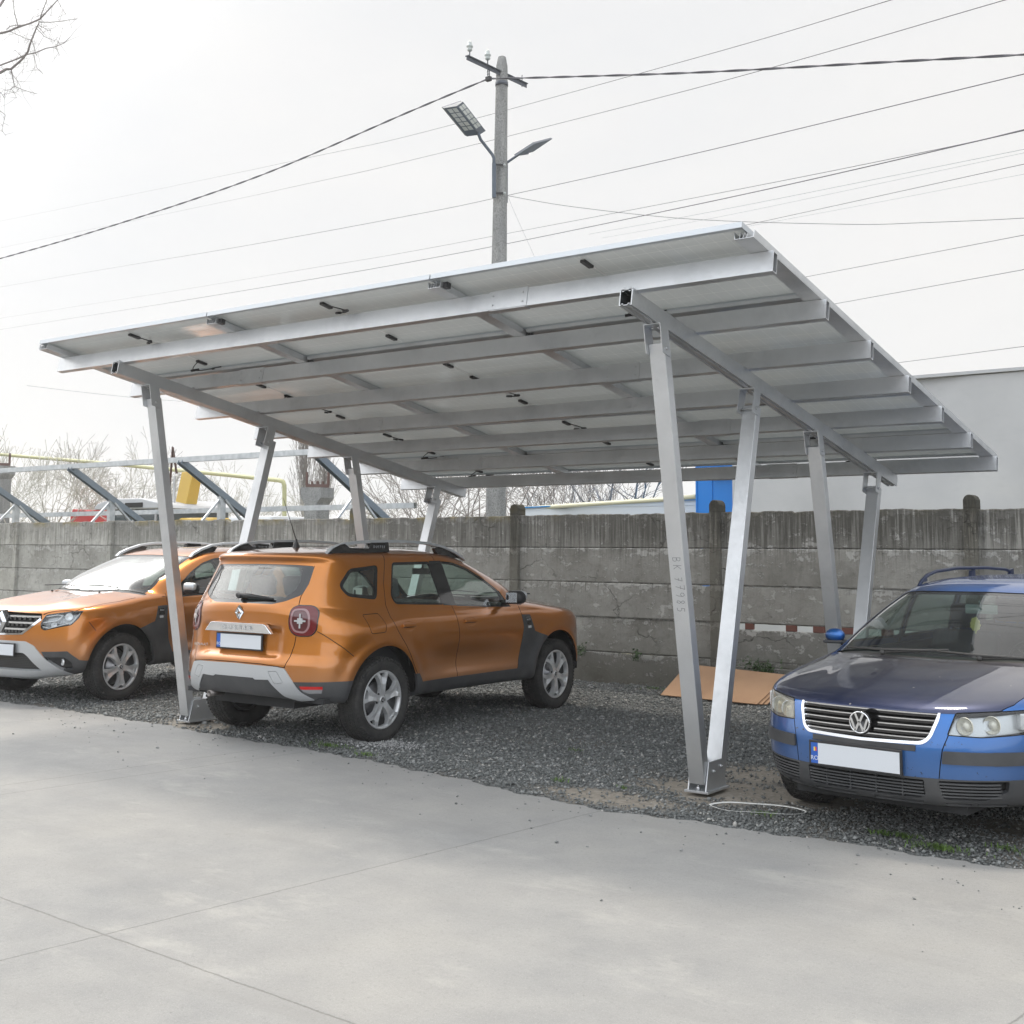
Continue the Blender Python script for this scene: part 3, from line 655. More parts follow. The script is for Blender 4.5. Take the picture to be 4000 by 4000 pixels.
def slab(name, x0, x1, y0, y1, z0, z1, m, parent, seed, jag=.006, topjag=.010):
    r = random.Random(seed); c_ = .010
    xs_ = [x0, x0+c_]+list(np.linspace(x0+c_, x1-c_, max(3, int((x1-x0)/.035)))[1:-1])+[x1-c_, x1]; zs_ = [z0, z0+c_, (z0+z1)/2, z1-c_, z1]
    nx, nz = len(xs_), len(zs_); V = []; F = []; tj = [0.0]
    for _ in range(nx): tj.append(tj[-1]*.75+r.uniform(-topjag, topjag*.6)*.55+(-topjag*1.6 if r.random() < .03 else 0))
    bj = [r.uniform(-.002, .002) for _ in range(nx)]; tw = r.uniform(-.004, .004)
    for yf, sg in ((y0, 1), (y1, -1)):
        for j, z in enumerate(zs_):
            for i, x in enumerate(xs_):
                ed = (j in (0, nz-1)) or (i in (0, nx-1)); V.append((x, yf+sg*(c_*.8 if ed else 0)+tw*(i/nx-.5)*2, z+(tj[i] if j >= nz-2 else (bj[i]-.004 if j == 0 else 0))))
    o_ = nx*nz
    for j in range(nz-1):
        for i in range(nx-1):
            k = j*nx+i; F.append((k, k+1, k+nx+1, k+nx)); k += o_; F.append((k, k+nx, k+nx+1, k+1))
    for i in range(nx-1):
        F.append((i, o_+i, o_+i+1, i+1)); k = (nz-1)*nx+i; F.append((k, k+1, o_+k+1, o_+k))
    for j in range(nz-1):
        k = j*nx; F.append((k, k+nx, o_+k+nx, o_+k)); k += nx-1; F.append((k, o_+k, o_+k+nx, k+nx))
    return MB().add(V, F).build(name, m, parent, fixn=False)
m_brick = mat('spacer brick', (.16,.065,.05), .9)
for k in range(len(PXs)-1):
    xa, xb = PXs[k+1]+.05, PXs[k]-.05
    sl = (k == 1)     # the bay with the slot: PXs 1..2
    z = -.04; r = random.Random(k)
    hs = [(-.04, .365), (.366, .780), (.781, 1.200), (1.201, 1.625), (1.626, 2.045)]
    if sl: hs = [(-.04, .304), (.305, .715), (.785, 1.200), (1.201, 1.625), (1.626, 2.055)]
    for j, (a, b_) in enumerate(hs):
        dy = r.uniform(-.007, .007)
        slab('wall_panel', xa, xb, WY+dy, WY+.055+dy, a, b_+(r.uniform(-.012,.006) if j == 4 else 0), m_wall, fence, k*10+j, topjag=.011 if j == 4 else .004)
    if sl:
        for (x, w_) in ((-2.36, .05), (-2.12, .10), (-1.62, .12), (-1.30, .13), (-.96, .17), (-.55, .12), (-.1, .1)):
            MB().box(x-w_/2, x+w_/2, WY+.004, WY+.05, .716, .784).build('spacer_brick', m_brick, fence, bevel=.004, bsegs=1)
for x in PXs:
    mb = MB(); hw = .065; prof = [(-hw, -.1), (hw, -.1), (hw, 2.13), (hw*.75, 2.165), (hw*.3, 2.185), (-hw*.3, 2.185), (-hw*.75, 2.165), (-hw, 2.13)]
    if x < -9: prof = [(a*.8, min(b_, 2.03+.02*(b_ > 2.15))) for a, b_ in prof]
    mb.prism(prof, lambda a, z, x=x: (x+a, WY-.06, z), lambda a, z, x=x: (x+a, WY+.12, z))
    po = mb.build('wall_post', m_post, fence, bevel=.010, bsegs=2)
# ivy sprigs at the foot of the wall
def f_ivy(t, b): t.links.new(ramp(t, noise(t, 25, 2), [(.3, (.02,.045,.012)), (.7, (.06,.11,.03))]), b.inputs['Base Color'])
m_ivy = mat('ivy leaf', rough=.55, fn=f_ivy)
for q, (x, z, rx, rz, cnt, lb) in enumerate([(-1.95, .30, .22, .10, 260, 'dark green ivy clump low on the wall right of the cardboard'), (-1.25, .26, .20, .08, 200, 'dark green ivy clump on the wall nearest the blue car'), (-3.55, .36, .06, .07, 60, 'small weed sprouting from the wall above the left end of the cardboard'), (-4.35, .38, .09, .07, 60, 'small weed sprouting from the wall nearest the rear orange car nose')]):
    V = []; F = []
    for _ in range(cnt):
        px = x+random.gauss(0, rx*.5); pz = z+random.gauss(0, rz*.5); py = WY-.02-random.random()*.09; s_ = random.uniform(.010, .022)
        a = Vector((random.gauss(0,1), random.gauss(0,.6)-.8, random.gauss(0,1)+.5)).normalized(); u_ = a.orthogonal().normalized(); v_ = a.cross(u_); c = Vector((px, py, pz)); o_ = len(V)
        V += [c-u_*s_, c-v_*s_*.7, c+u_*s_, c+v_*s_*.7]; F.append((o_, o_+1, o_+2, o_+3))
    for _ in range(5):
        px = x+random.uniform(-rx, rx)*.6; o_ = len(V); V += [(px-.002, WY-.015, z-rz*1.2), (px+.002, WY-.015, z-rz*1.2), (px+.012, WY-.05, z+rz*.6), (px+.008, WY-.05, z+rz*.6)]; F.append((o_, o_+1, o_+2, o_+3))
    o = MB().add(V, F).build('ivy_clump' if q < 2 else 'weed', m_ivy, fixn=False); tag(o, lb, 'plant')
# cardboard sheets leaning on the wall foot
def f_card(t, b):
    t.links.new(ramp(t, noise(t, 2.5, 4), [(.3, (.30,.175,.10)), (.7, (.37,.225,.13))]), b.inputs['Base Color'])
m_card = mat('cardboard', rough=.85, fn=f_card)
for i, (dx, dy, lb) in enumerate([(0, 0, 'front flat brown cardboard sheet of the stack leaning low against the wall'), (.045, .022, 'middle brown cardboard sheet of the stack leaning low against the wall'), (.09, .045, 'rearmost brown cardboard sheet peeping out at right of the leaning stack')]):
    bl, br_ = Vector((-2.80+dx, 4.48+dy, .012)), Vector((-1.62+dx, 4.40+dy, .012)); tr, tl_ = Vector((-1.50+dx*.8, 4.92+dy, .27)), Vector((-2.76+dx, 5.02+dy, .30))
    nn = (br_-bl).cross(tl_-bl).normalized()*.008
    vs_ = [bl, br_, tr, tl_]; vs_ += [v+nn for v in vs_]
    o = MB().add(vs_, [(0,1,2,3),(7,6,5,4),(0,4,5,1),(1,5,6,2),(2,6,7,3),(3,7,4,0)]).build('cardboard_sheet', m_card); tag(o, lb, 'cardboard', 'cardboard sheets leaning on the wall')
# ------------------------------------------------------------------ car body engine
def sstep(x): x = np.clip(x, 0, 1); return x*x*(3-2*x)
def pchip(t, T, Yv):
    """smooth (Catmull-Rom like, monotone limited) interpolation of key rows"""
    T = np.asarray(T, float); Yv = np.asarray(Yv, float); n = len(T); h = np.diff(T); d = np.diff(Yv)/h
    m = np.zeros(n); m[0] = d[0]; m[-1] = d[-1]
    for i in range(1, n-1):
        m[i] = 0 if d[i-1]*d[i] <= 0 else 3*(h[i-1]+h[i])/((2*h[i]+h[i-1])/d[i-1]+(h[i]+2*h[i-1])/d[i])
    i = np.clip(np.searchsorted(T, t)-1, 0, n-2); s = (t-T[i])/h[i]
    return (2*s**3-3*s**2+1)*Yv[i]+(s**3-2*s**2+s)*h[i]*m[i]+(-2*s**3+3*s**2)*Yv[i+1]+(s**3-s**2)*h[i]*m[i+1]
class Shell:
    """right half (y<=0) of a body: rows are plan outlines stacked from sill to roof ridge"""
    def __init__(s, rows, nrow, nf=46, nm=64, nb=40, disp=None):
        T = [r[0] for r in rows]; K = np.array([r[1:] for r in rows], float)
        ts = []
        for a, b_ in zip(T[:-1], T[1:]): ts += list(np.linspace(a, b_, nrow, endpoint=False))
        ts.append(T[-1]); ts = np.array(ts); D = np.stack([pchip(ts, T, K[:, j]) for j in range(K.shape[1])], 1)
        G = []
        for (xf, zf, ys, zsf, zsr, xr, zr, nF, nR, cf, cr) in D:
            def quarter(xe, c, ze, zs, nn, m):
                a = np.linspace(0, math.pi/2, 400); x = c+(xe-c)*np.cos(a)**(2/nn); y = ys*np.sin(a)**(2/nn)
                l = np.concatenate([[0], np.cumsum(np.hypot(np.diff(x), np.diff(y)))]); tt = np.linspace(0, l[-1], m)
                x = np.interp(tt, l, x); y = np.interp(tt, l, y); w_ = sstep((tt/l[-1]-.15)/.85) if l[-1] > 0 else tt
                return x, y, ze+(zs-ze)*w_
            x1, y1, z1 = quarter(xf, cf, zf, zsf, nF, nf); x2, y2, z2 = quarter(xr, cr, zr, zsr, nR, nb)
            xm = np.linspace(cf, cr, nm+2)[1:-1]; k = (xm-cf)/(cr-cf); ym = np.full(nm, ys); zm = zsf+(zsr-zsf)*sstep(k)
            G.append(np.stack([np.concatenate([x1, xm, x2[::-1]]), -np.concatenate([y1, ym, y2[::-1]]), np.concatenate([z1, zm, z2[::-1]])], 1))
        G = np.array(G)
        if disp is not None: G = disp(G)
        R_, Cn, _ = G.shape
        du = np.zeros_like(G); dv = np.zeros_like(G)
        du[:, 1:-1] = G[:, 2:]-G[:, :-2]; du[:, 0] = G[:, 1]-G[:, 0]; du[:, -1] = G[:, -1]-G[:, -2]
        du[:, 0] *= [0, 1, 0]; du[:, -1] *= [0, 1, 0]
        dv[1:-1] = G[2:]-G[:-2]; dv[0] = G[1]-G[0]; dv[-1] = G[-1]-G[-2]
        nn = np.cross(du, dv); 
        nn[-1] = [0, 0, 1]; ln = np.linalg.norm(nn, axis=2, keepdims=True); nn = nn/np.maximum(ln, 1e-9)
        side = nn[R_//3, Cn//2]
        if side[1] > 0: nn = -nn; 
        nn[-1] = [0, 0, 1]; nn[:, 0, 1] = 0; nn[:, -1, 1] = 0
        s.V = [tuple(p) for p in G.reshape(-1, 3)]; s.Nn = [tuple(p) for p in nn.reshape(-1, 3)]
        s.F = []; s.tag = []
        for i in range(R_-1):
            for j in range(Cn-1):
                a = i*Cn+j; s.F.append([a, a+1, a+Cn+1, a+Cn]); s.tag.append('body')
        # orient outward
        f = s.F[(R_//3)*(Cn-1)+Cn//2]; a, b_, c = [np.array(s.V[k]) for k in f[:3]]
        if np.cross(b_-a, c-a)[1] > 0: s.F = [q[::-1] for q in s.F]
        s.ed = {}; s.G = G
    def _mid(s, a, b_, k):
        key = (min(a, b_), max(a, b_), round(k if a < b_ else 1-k, 5))
        if key in s.ed: return s.ed[key]
        A, B = s.V[a], s.V[b_]; s.V.append(tuple(A[i]+(B[i]-A[i])*k for i in range(3)))
        A, B = s.Nn[a], s.Nn[b_]; q = [A[i]+(B[i]-A[i])*k for i in range(3)]; l = math.sqrt(sum(c*c for c in q)) or 1; s.Nn.append(tuple(c/l for c in q))
        s.ed[key] = len(s.V)-1; return s.ed[key]
    def cut(s, tagname, poly, proj, only=None, cond=None):
        """proj: 'side' (x,z), 'front'/'rear' (|y|,z), 'top' (x,|y|)"""
        ia = {'side': (0, 2), 'front': (1, 2), 'rear': (1, 2), 'top': (0, 1)}[proj]
        sg = {'side': (1, 1), 'front': (-1, 1), 'rear': (-1, 1), 'top': (1, -1)}[proj]
        P = lambda v: (s.V[v][ia[0]]*sg[0], s.V[v][ia[1]]*sg[1])
        px = [p[0] for p in poly]; py = [p[1] for p in poly]; bx = (min(px), max(px), min(py), max(py))
        Vx = np.array(s.V); X = Vx[:, ia[0]]*sg[0]; Yy = Vx[:, ia[1]]*sg[1]; Nx = np.array(s.Nn)
        axis = {'side': -Nx[:, 1], 'front': Nx[:, 0], 'rear': -Nx[:, 0], 'top': Nx[:, 2]}[proj]
        cand = []
        for i, f in enumerate(s.F):
            if only and s.tag[i] not in only: continue
            xs_ = X[f]; ys_ = Yy[f]
            if xs_.max() < bx[0] or xs_.min() > bx[1] or ys_.max() < bx[2] or ys_.min() > bx[3]: continue
            if axis[f].mean() < .12: continue
            if cond and not cond(Vx[f].mean(0)): continue
            cand.append(i)
        work = [(s.F[i], s.tag[i]) for i in cand]; cs = set(cand)
        keepF = [f for i, f in enumerate(s.F) if i not in cs]; keepT = [t for i, t in enumerate(s.tag) if i not in cs]
        n = len(poly)
        for e in range(n):
            (ax, ay), (bx_, by_) = poly[e], poly[(e+1) % n]; nx, ny = ay-by_, bx_-ax; L_ = math.hypot(nx, ny)
            if L_ < 1e-9: continue
            nx /= L_; ny /= L_; lo = (min(ax, bx_)-1e-6, max(ax, bx_)+1e-6, min(ay, by_)-1e-6, max(ay, by_)+1e-6); res = []
            for f, t in work:
                q = [P(v) for v in f]; xs_ = [a[0] for a in q]; ys_ = [a[1] for a in q]
                if max(xs_) < lo[0] or min(xs_) > lo[1] or max(ys_) < lo[2] or min(ys_) > lo[3]: res.append((f, t)); continue
                d = [(a[0]-ax)*nx+(a[1]-ay)*ny for a in q]
                d = [0 if abs(v) < 2e-5 else v for v in d]
                if min(d) >= 0 or max(d) <= 0: res.append((f, t)); continue
                fa, fb = [], []
                for k in range(len(f)):
                    k2 = (k+1) % len(f)
                    if d[k] >= 0: fa.append(f[k])
                    if d[k] <= 0: fb.append(f[k])
                    if d[k]*d[k2] < 0:
                        m = s._mid(f[k], f[k2], d[k]/(d[k]-d[k2])); fa.append(m); fb.append(m)
                if len(fa) > 2: res.append((fa, t))
                if len(fb) > 2: res.append((fb, t))
            work = res
        for f, t in work:
            q = [P(v) for v in f]; cx = sum(a[0] for a in q)/len(q); cy_ = sum(a[1] for a in q)/len(q); ins = False
            for e in range(n):
                x1, y1 = poly[e]; x2, y2 = poly[(e+1) % n]
                if (y1 > cy_) != (y2 > cy_) and cx < (x2-x1)*(cy_-y1)/(y2-y1)+x1: ins = not ins
            keepF.append(f); keepT.append(tagname if ins else t)
        s.F, s.tag = keepF, keepT
    def seam(s, pts, proj, wd=.006, tagname='seam', only=('body',), cond=None):
        for a, b_ in zip(pts[:-1], pts[1:]):
            dx, dy = b_[0]-a[0], b_[1]-a[1]; l = math.hypot(dx, dy); nx, ny = -dy/l*wd/2, dx/l*wd/2; ex, ey_ = dx/l*wd*.3, dy/l*wd*.3
            s.cut(tagname, [(a[0]+nx-ex, a[1]+ny-ey_), (b_[0]+nx+ex, b_[1]+ny+ey_), (b_[0]-nx+ex, b_[1]-ny+ey_), (a[0]-nx-ex, a[1]-ny-ey_)], proj, only, cond)
    def part(s, name, tags, m, parent, off=0.0, lip=0.0, sides=('r', 'l'), lipmat=None, split=False, thick=None):
        outs = []
        sel = [f for f, t in zip(s.F, s.tag) if t in tags]
        if not sel: return outs
        groups = [sides] if not split else [(q,) for q in sides]
        for gsel in groups:
            V = []; Nn = []; F = []; mi = []
            for sd_ in gsel:
                mp = {}; sgn = 1 if sd_ == 'r' else -1; cnt = {}
                for f in sel:
                    g_ = []
                    for v in f:
                        if v not in mp:
                            mp[v] = len(V); p = s.V[v]; q = s.Nn[v]
                            p = [p[i]+q[i]*off for i in range(3)]; V.append((p[0], p[1]*sgn, p[2])); Nn.append((q[0], q[1]*sgn, q[2]))
                        g_.append(mp[v])
                    if sgn < 0: g_ = g_[::-1]
                    F.append(g_); mi.append(0)
                    for k in range(len(g_)):
                        e = (g_[k], g_[(k+1) % len(g_)]); cnt[e] = 1
                if lip:
                    for (a, b_) in list(cnt):
                        if (b_, a) in cnt: continue
                        if abs(V[a][1]) < 1e-4 and abs(V[b_][1]) < 1e-4: continue
                        o_ = len(V)
                        for v in (a, b_):
                            V.append(V[v]); Nn.append(Nn[v])
                        for v in (a, b_):
                            V.append(tuple(V[v][i]-Nn[v][i]*lip for i in range(3))); Nn.append(Nn[v])
                        F.append([o_+1, o_, o_+2, o_+3]); mi.append(1)
            # weld on the centre line
            me = bpy.data.meshes.new(name); me.from_pydata(V, [], F); me.materials.append(m); me.materials.append(lipmat or m)
            me.polygons.foreach_set('material_index', mi); me.polygons.foreach_set('use_smooth', [k == 0 for k in mi])
            me.update(); 
            ln = np.zeros((len(me.loops), 3)); lv = np.zeros(len(me.loops), np.int32); me.loops.foreach_get('vertex_index', lv); ln = np.array(Nn)[lv]
            fn = [p.normal for p in me.polygons if False]
            for p in me.polygons:
                if mi[p.index] == 1:
                    for li in p.loop_indices: ln[li] = p.normal
            me.normals_split_custom_set([tuple(x) for x in ln])
            ob = bpy.data.objects.new(name, me); scn.collection.objects.link(ob); ob.parent = parent; outs.append(ob)
        return outs
    def at(s, proj, u_, v_, off=0.0):
        """surface point and normal under a 2D position (nearest grid vertex patch, barycentric enough)"""
        ia = {'side': (0, 2), 'front': (1, 2), 'rear': (1, 2), 'top': (0, 1)}[proj]; sg = {'side': (1, 1), 'front': (-1, 1), 'rear': (-1, 1), 'top': (1, -1)}[proj]
        V = np.array(s.V); Nx = np.array(s.Nn); ax = {'side': -Nx[:, 1], 'front': Nx[:, 0], 'rear': -Nx[:, 0], 'top': Nx[:, 2]}[proj]
        d = (V[:, ia[0]]*sg[0]-u_)**2+(V[:, ia[1]]*sg[1]-v_)**2+(ax < .1)*9
        k = np.argsort(d)[:4]; w_ = 1/(d[k]+1e-6); w_ /= w_.sum()
        p = (V[k]*w_[:, None]).sum(0); n = (Nx[k]*w_[:, None]).sum(0); n /= np.linalg.norm(n)
        p[ia[0]] = u_*sg[0]; p[ia[1]] = v_*sg[1]
        return Vector(p)+Vector(n)*off, Vector(n)
def rpoly(pts, r, seg=4):
    """round the corners of a polygon"""
    out_ = []; n = len(pts)
    for i in range(n):
        p = Vector(pts[i]); a = Vector(pts[i-1]); b_ = Vector(pts[(i+1) % n]); da = a-p; db = b_-p; rr_ = r[i] if isinstance(r, (list, tuple)) else r
        k = min(rr_, da.length*.48, db.length*.48); p1 = p+da.normalized()*k; p2 = p+db.normalized()*k
        for j in range(seg+1):
            t_ = j/seg; q = p1*(1-t_)**2+p*2*t_*(1-t_)+p2*t_*t_; out_.append((q.x, q.y))
    return out_
def inset(poly, d):
    n = len(poly); A = sum(poly[i][0]*poly[(i+1) % n][1]-poly[(i+1) % n][0]*poly[i][1] for i in range(n)); sg = 1 if A > 0 else -1; out_ = []
    for i in range(n):
        p = Vector(poly[i]); a = (p-Vector(poly[i-1])); b_ = (Vector(poly[(i+1) % n])-p)
        if a.length < 1e-9: a = b_
        if b_.length < 1e-9: b_ = a
        a.normalize(); b_.normalize(); na = Vector((-a.y, a.x))*sg; nb = Vector((-b_.y, b_.x))*sg; m = (na+nb)
        m = m/max(m.length_squared/2, .3)
        out_.append((p.x+m.x*d, p.y+m.y*d))
    return out_
def circ(cx, cz, r, a0=0, a1=360, n=36, sq=1.0):
    return [(cx+r*math.cos(R(a0+(a1-a0)*k/n)), cz+r*sq*math.sin(R(a0+(a1-a0)*k/n))) for k in range(n if a1-a0 == 360 else n+1)]
# materials shared by the cars
def f_paint(base, dark, dirt=.15, dirtcol=(.25,.22,.19)):
    def f(t, b):
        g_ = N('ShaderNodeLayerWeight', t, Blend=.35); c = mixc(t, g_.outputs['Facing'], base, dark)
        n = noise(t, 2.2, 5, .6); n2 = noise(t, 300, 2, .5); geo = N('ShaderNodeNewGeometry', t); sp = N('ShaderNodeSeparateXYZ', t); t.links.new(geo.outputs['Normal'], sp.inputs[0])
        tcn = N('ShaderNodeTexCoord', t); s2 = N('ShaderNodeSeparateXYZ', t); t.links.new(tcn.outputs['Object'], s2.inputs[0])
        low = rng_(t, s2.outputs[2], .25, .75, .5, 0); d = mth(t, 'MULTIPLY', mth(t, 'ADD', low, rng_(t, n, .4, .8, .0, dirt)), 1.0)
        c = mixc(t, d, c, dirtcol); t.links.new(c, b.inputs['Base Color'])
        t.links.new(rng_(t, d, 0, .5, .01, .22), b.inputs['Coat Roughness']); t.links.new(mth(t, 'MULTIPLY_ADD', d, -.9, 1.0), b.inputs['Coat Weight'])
        t.links.new(mth(t, 'MULTIPLY_ADD', d, -.7, .65), b.inputs['Metallic'])
    return f
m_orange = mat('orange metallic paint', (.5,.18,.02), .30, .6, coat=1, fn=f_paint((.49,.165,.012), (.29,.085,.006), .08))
m_gap = mat('panel gap', (.008,.008,.008), .8)
m_rubber = mat('tyre rubber', (.028,.028,.029), .85, fn=lambda t, b: (t.links.new(ramp(t, noise(t, 14, 4), [(.3, (.022,.022,.023)), (.75, (.050,.048,.045))]), b.inputs['Base Color'])) and None)
m_clad = mat('dark grey plastic cladding', (.045,.047,.05), .55, fn=lambda t, b: (t.links.new(ramp(t, noise(t, 4, 5), [(.3, (.036,.038,.042)), (.75, (.075,.076,.078))]), b.inputs['Base Color'])) and None)
m_silver = mat('satin silver trim', (.52,.54,.56), .38, .55)
m_chrome = mat('chrome', (.75,.76,.78), .06, 1.0)
m_alloy = mat('alloy wheel', (.60,.61,.62), .30, .45)
m_alloyd = mat('alloy recess', (.16,.165,.17), .4, .6)
m_inner = mat('interior dark', (.022,.023,.025), .8)
m_seat = mat('seat fabric', (.06,.062,.066), .9)
m_seatl = mat('seat grey', (.12,.125,.13), .9)
m_disc = mat('brake disc', (.30,.30,.31), .4, .8)
m_white = mat('plate white', (.60,.63,.67), .4)
m_blue = mat('plate blue', (.02,.10,.42), .4)
m_black2 = mat('gloss black', (.012,.012,.013), .12, coat=.6)
def glass(name, tint, rough=0.0, ior=1.5, dust=0.0):
    m = bpy.data.materials.new(name); m.use_nodes = True; t = m.node_tree; t.nodes.clear(); o = t.nodes.new('ShaderNodeOutputMaterial')
    tr = N('ShaderNodeBsdfTransparent', t); tr.inputs[0].default_value = (*tint, 1); gs = N('ShaderNodeBsdfGlossy', t, Roughness=rough); gs.inputs[0].default_value = (1,1,1,1)
    fr = N('ShaderNodeFresnel', t, IOR=ior); mx = t.nodes.new('ShaderNodeMixShader'); k = mth(t, 'MINIMUM', mth(t, 'MULTIPLY', fr.outputs[0], 1.8), 1.0)
    geo = N('ShaderNodeNewGeometry', t); k = mth(t, 'MULTIPLY', k, mth(t, 'SUBTRACT', 1.0, geo.outputs['Backfacing']))
    t.links.new(k, mx.inputs[0]); t.links.new(tr.outputs[0], mx.inputs[1]); t.links.new(gs.outputs[0], mx.inputs[2])
    if dust:
        df = N('ShaderNodeBsdfDiffuse', t); df.inputs[0].default_value = (.42,.41,.38,1); m2 = t.nodes.new('ShaderNodeMixShader')
        dn = rng_(t, noise(t, 3, 5, .6), .3, .8, dust*.5, dust*1.6); t.links.new(dn, m2.inputs[0]); t.links.new(mx.outputs[0], m2.inputs[1]); t.links.new(df.outputs[0], m2.inputs[2]); t.links.new(m2.outputs[0], o.inputs[0])
    else: t.links.new(mx.outputs[0], o.inputs[0])
    return m
g_side = glass('side glass', (.62,.72,.68), dust=.03); g_wind = glass('windscreen glass', (.62,.72,.68), dust=.05); g_rear = glass('rear glass', (.50,.60,.60), dust=.02); g_lamp = glass('lamp lens', (.92,.94,.95), .02, 1.4)
g_dusty = glass('old windscreen glass', (.50,.60,.56), dust=.018)
def f_red(t, b): pass
m_red = mat('red lens', (.30,.008,.012), .12, coat=1); m_redb = mat('bright red lens', (.55,.012,.010), .2, coat=.6); m_amber = mat('amber lens', (.6,.2,.02), .2)
m_refl = mat('lamp reflector', (.82,.84,.86), .18, .35); m_frost = mat('frosted lamp', (.55,.56,.57), .15, .25, coat=.8); m_dull = mat('hazed lamp reflector', (.62,.60,.52), .35, .15)
def wheel(name, parent, x, y, r, wd, rimr, sgn, spokes=5, style='Y', steer=0, rot=0.0):
    """sgn: -1 outer face towards -y, +1 towards +y"""
    w_ = empty(name, (0,0,0)); w_.parent = parent; w_.location = (x, y, r); w_.rotation_euler = (0, 0, steer)
    h = wd/2; mb = MB()
    prof = [(rimr-.004, -h*.72), (rimr+.012, -h*.86), (rimr+.045, -h*1.0), (r*.90, -h*1.0), (r*.962, -h*.90), (r*.985, -h*.78), (r, -h*.6), (r, h*.6), (r*.985, h*.78), (r*.962, h*.90), (r*.90, h*1.0), (rimr+.045, h), (rimr+.012, h*.86), (rimr-.004, h*.72)]
    mb.lathe(prof, n=72)
    ty = mb.build('tyre', m_rubber, w_)
    # tread blocks
    mb = MB(); nb = 64
    for k in range(nb):
        a = 2*math.pi*k/nb
        for q in (-1, 0, 1):
            for sh in (-.5, .5):
                aa = a+(.5*abs(q))*2*math.pi/nb; yy = q*h*.42+sh*h*.17; e = Vector((math.cos(aa), 0, math.sin(aa))); tn = Vector((-math.sin(aa), 0, math.cos(aa)))
                mb.obox(e*(r+.0015)+Vector((0, yy, 0)), e*.0035, Vector((0, h*.075, 0)), tn*(math.pi*r/nb*.72)+Vector((0, h*.02*sh, 0)))
    for k in range(nb*1):
        a = 2*math.pi*k/nb
        for q in (-1, 1):
            e = Vector((math.cos(a), 0, math.sin(a))); tn = Vector((-math.sin(a), 0, math.cos(a)))
            mb.obox(e*(r*.968)+Vector((0, q*h*.92, 0)), e*.012+Vector((0, -q*.008, 0)), Vector((0, h*.05, 0)), tn*(math.pi*r/nb*.55))
    mb.build('tread', m_rubber, ty)
    mb = MB(); yo = sgn*h*.80
    mb.lathe([(rimr*.30, -sgn*h*.2), (rimr*.92, -sgn*h*.55), (rimr*.93, sgn*h*.45), (rimr*.965, sgn*h*.72), (rimr+.004, sgn*h*.80), (rimr+.008, sgn*h*.84), (rimr+.002, sgn*h*.88), (rimr*.955, sgn*h*.82), (rimr*.94, sgn*h*.74)], n=64)
    mb.m[:64*2] = [1]*128; rim = mb.build('rim', [m_alloy, m_alloyd], w_, fixn=True)
    mb = MB(); mb.lathe([(0, 0), (rimr*.60, 0), (rimr*.60, sgn*.02), (rimr*.3, sgn*.02), (rimr*.28, sgn*.05), (0, sgn*.05)], n=40); mb.build('brake_disc', m_disc, w_)
    mb = MB(); mb.lathe([(0, -sgn*h*.5), (rimr*.9, -sgn*h*.5)], n=32); mb.build('rim_back', m_gap, w_)
    for k in range(spokes):
        a = 2*math.pi*k/spokes+rot; mb = MB()
        # Y shaped spoke: (radial, half width) outline, front surface raised
        R0, R1 = rimr*.16, rimr*.955
        if style == 'Y':
            pl = [(R0, -.030), (R0*2.2, -.026), (rimr*.55, -.030), (rimr*.74, -.046), (R1, -.078), (R1+.004, -.046), (rimr*.84, -.022), (rimr*.80, 0), (rimr*.84, .022), (R1+.004, .046), (R1, .078), (rimr*.74, .046), (rimr*.55, .030), (R0*2.2, .026), (R0, .030)]
        else:
            pl = [(R0, -.028), (rimr*.5, -.024), (R1, -.036), (R1, .036), (rimr*.5, .024), (R0, .028)]
        ca, sa = math.cos(a), math.sin(a)
        def F(u_, v_, d):
            dish = (.020*math.sin(min(1, u_/rimr)*math.pi*.9)) if style == 'Y' else .01
            return (u_*ca-v_*sa, sgn*(h*.62+dish+d), u_*sa+v_*ca)
        top_ = [F(u_, v_, .016) for u_, v_ in pl]; bot = [F(u_, v_*1.15, -.022) for u_, v_ in pl]; n = len(pl)
        # centre ridge gives the spoke a crease
        fs = []
        if style == 'Y':
            ridge = [F(R0*2.2, 0, .012), F(rimr*.55, 0, .006), F(rimr*.81, 0, .000)]
            o_ = 2*n; vs_ = top_+bot+ridge
            fs += [(0, 1, o_), (1, 2, o_+1, o_), (2, 3, o_+2, o_+1), (3, 6, 7, o_+2), (3, 4, 5, 6), (14, o_, 13), (13, o_, o_+1, 12), (12, o_+1, o_+2, 11), (11, o_+2, 7, 8), (11, 8, 9, 10), (0, o_, 14)]
        else: vs_ = top_+bot; fs.append(tuple(range(n)))
        for i in range(n): j = (i+1) % n; fs.append((i, n+i, n+j, j))
        mb.add(vs_, fs); mb.build('spoke', m_alloy, rim)
    mb = MB(); mb.lathe([(0, sgn*h*.86), (rimr*.10, sgn*h*.86), (rimr*.135, sgn*h*.82), (rimr*.16, sgn*h*.74), (rimr*.24, sgn*h*.66), (rimr*.24, sgn*h*.3)], n=32)
    mb.build('hub', m_alloy, rim)
    mb = MB(); mb.lathe([(0, sgn*(h*.86+.002)), (rimr*.085, sgn*(h*.86+.002)), (rimr*.09, sgn*(h*.86))], n=24); hc = mb.build('hub_cap', m_black2, rim)
    if style == 'Y':
        mb = MB(); q = rimr*.055
        for a0, a1 in (((0, q), (-q*.6, 0)), ((-q*.6, 0), (0, -q)), ((0, -q), (q*.6, 0)), ((q*.6, 0), (0, q))):
            A = Vector((a0[0], sgn*(h*.86+.003), a0[1])); B = Vector((a1[0], sgn*(h*.86+.003), a1[1])); mb.tube([A, B], .0018, 4)
        mb.build('hub_emblem', m_chrome, hc)
    mb = MB()
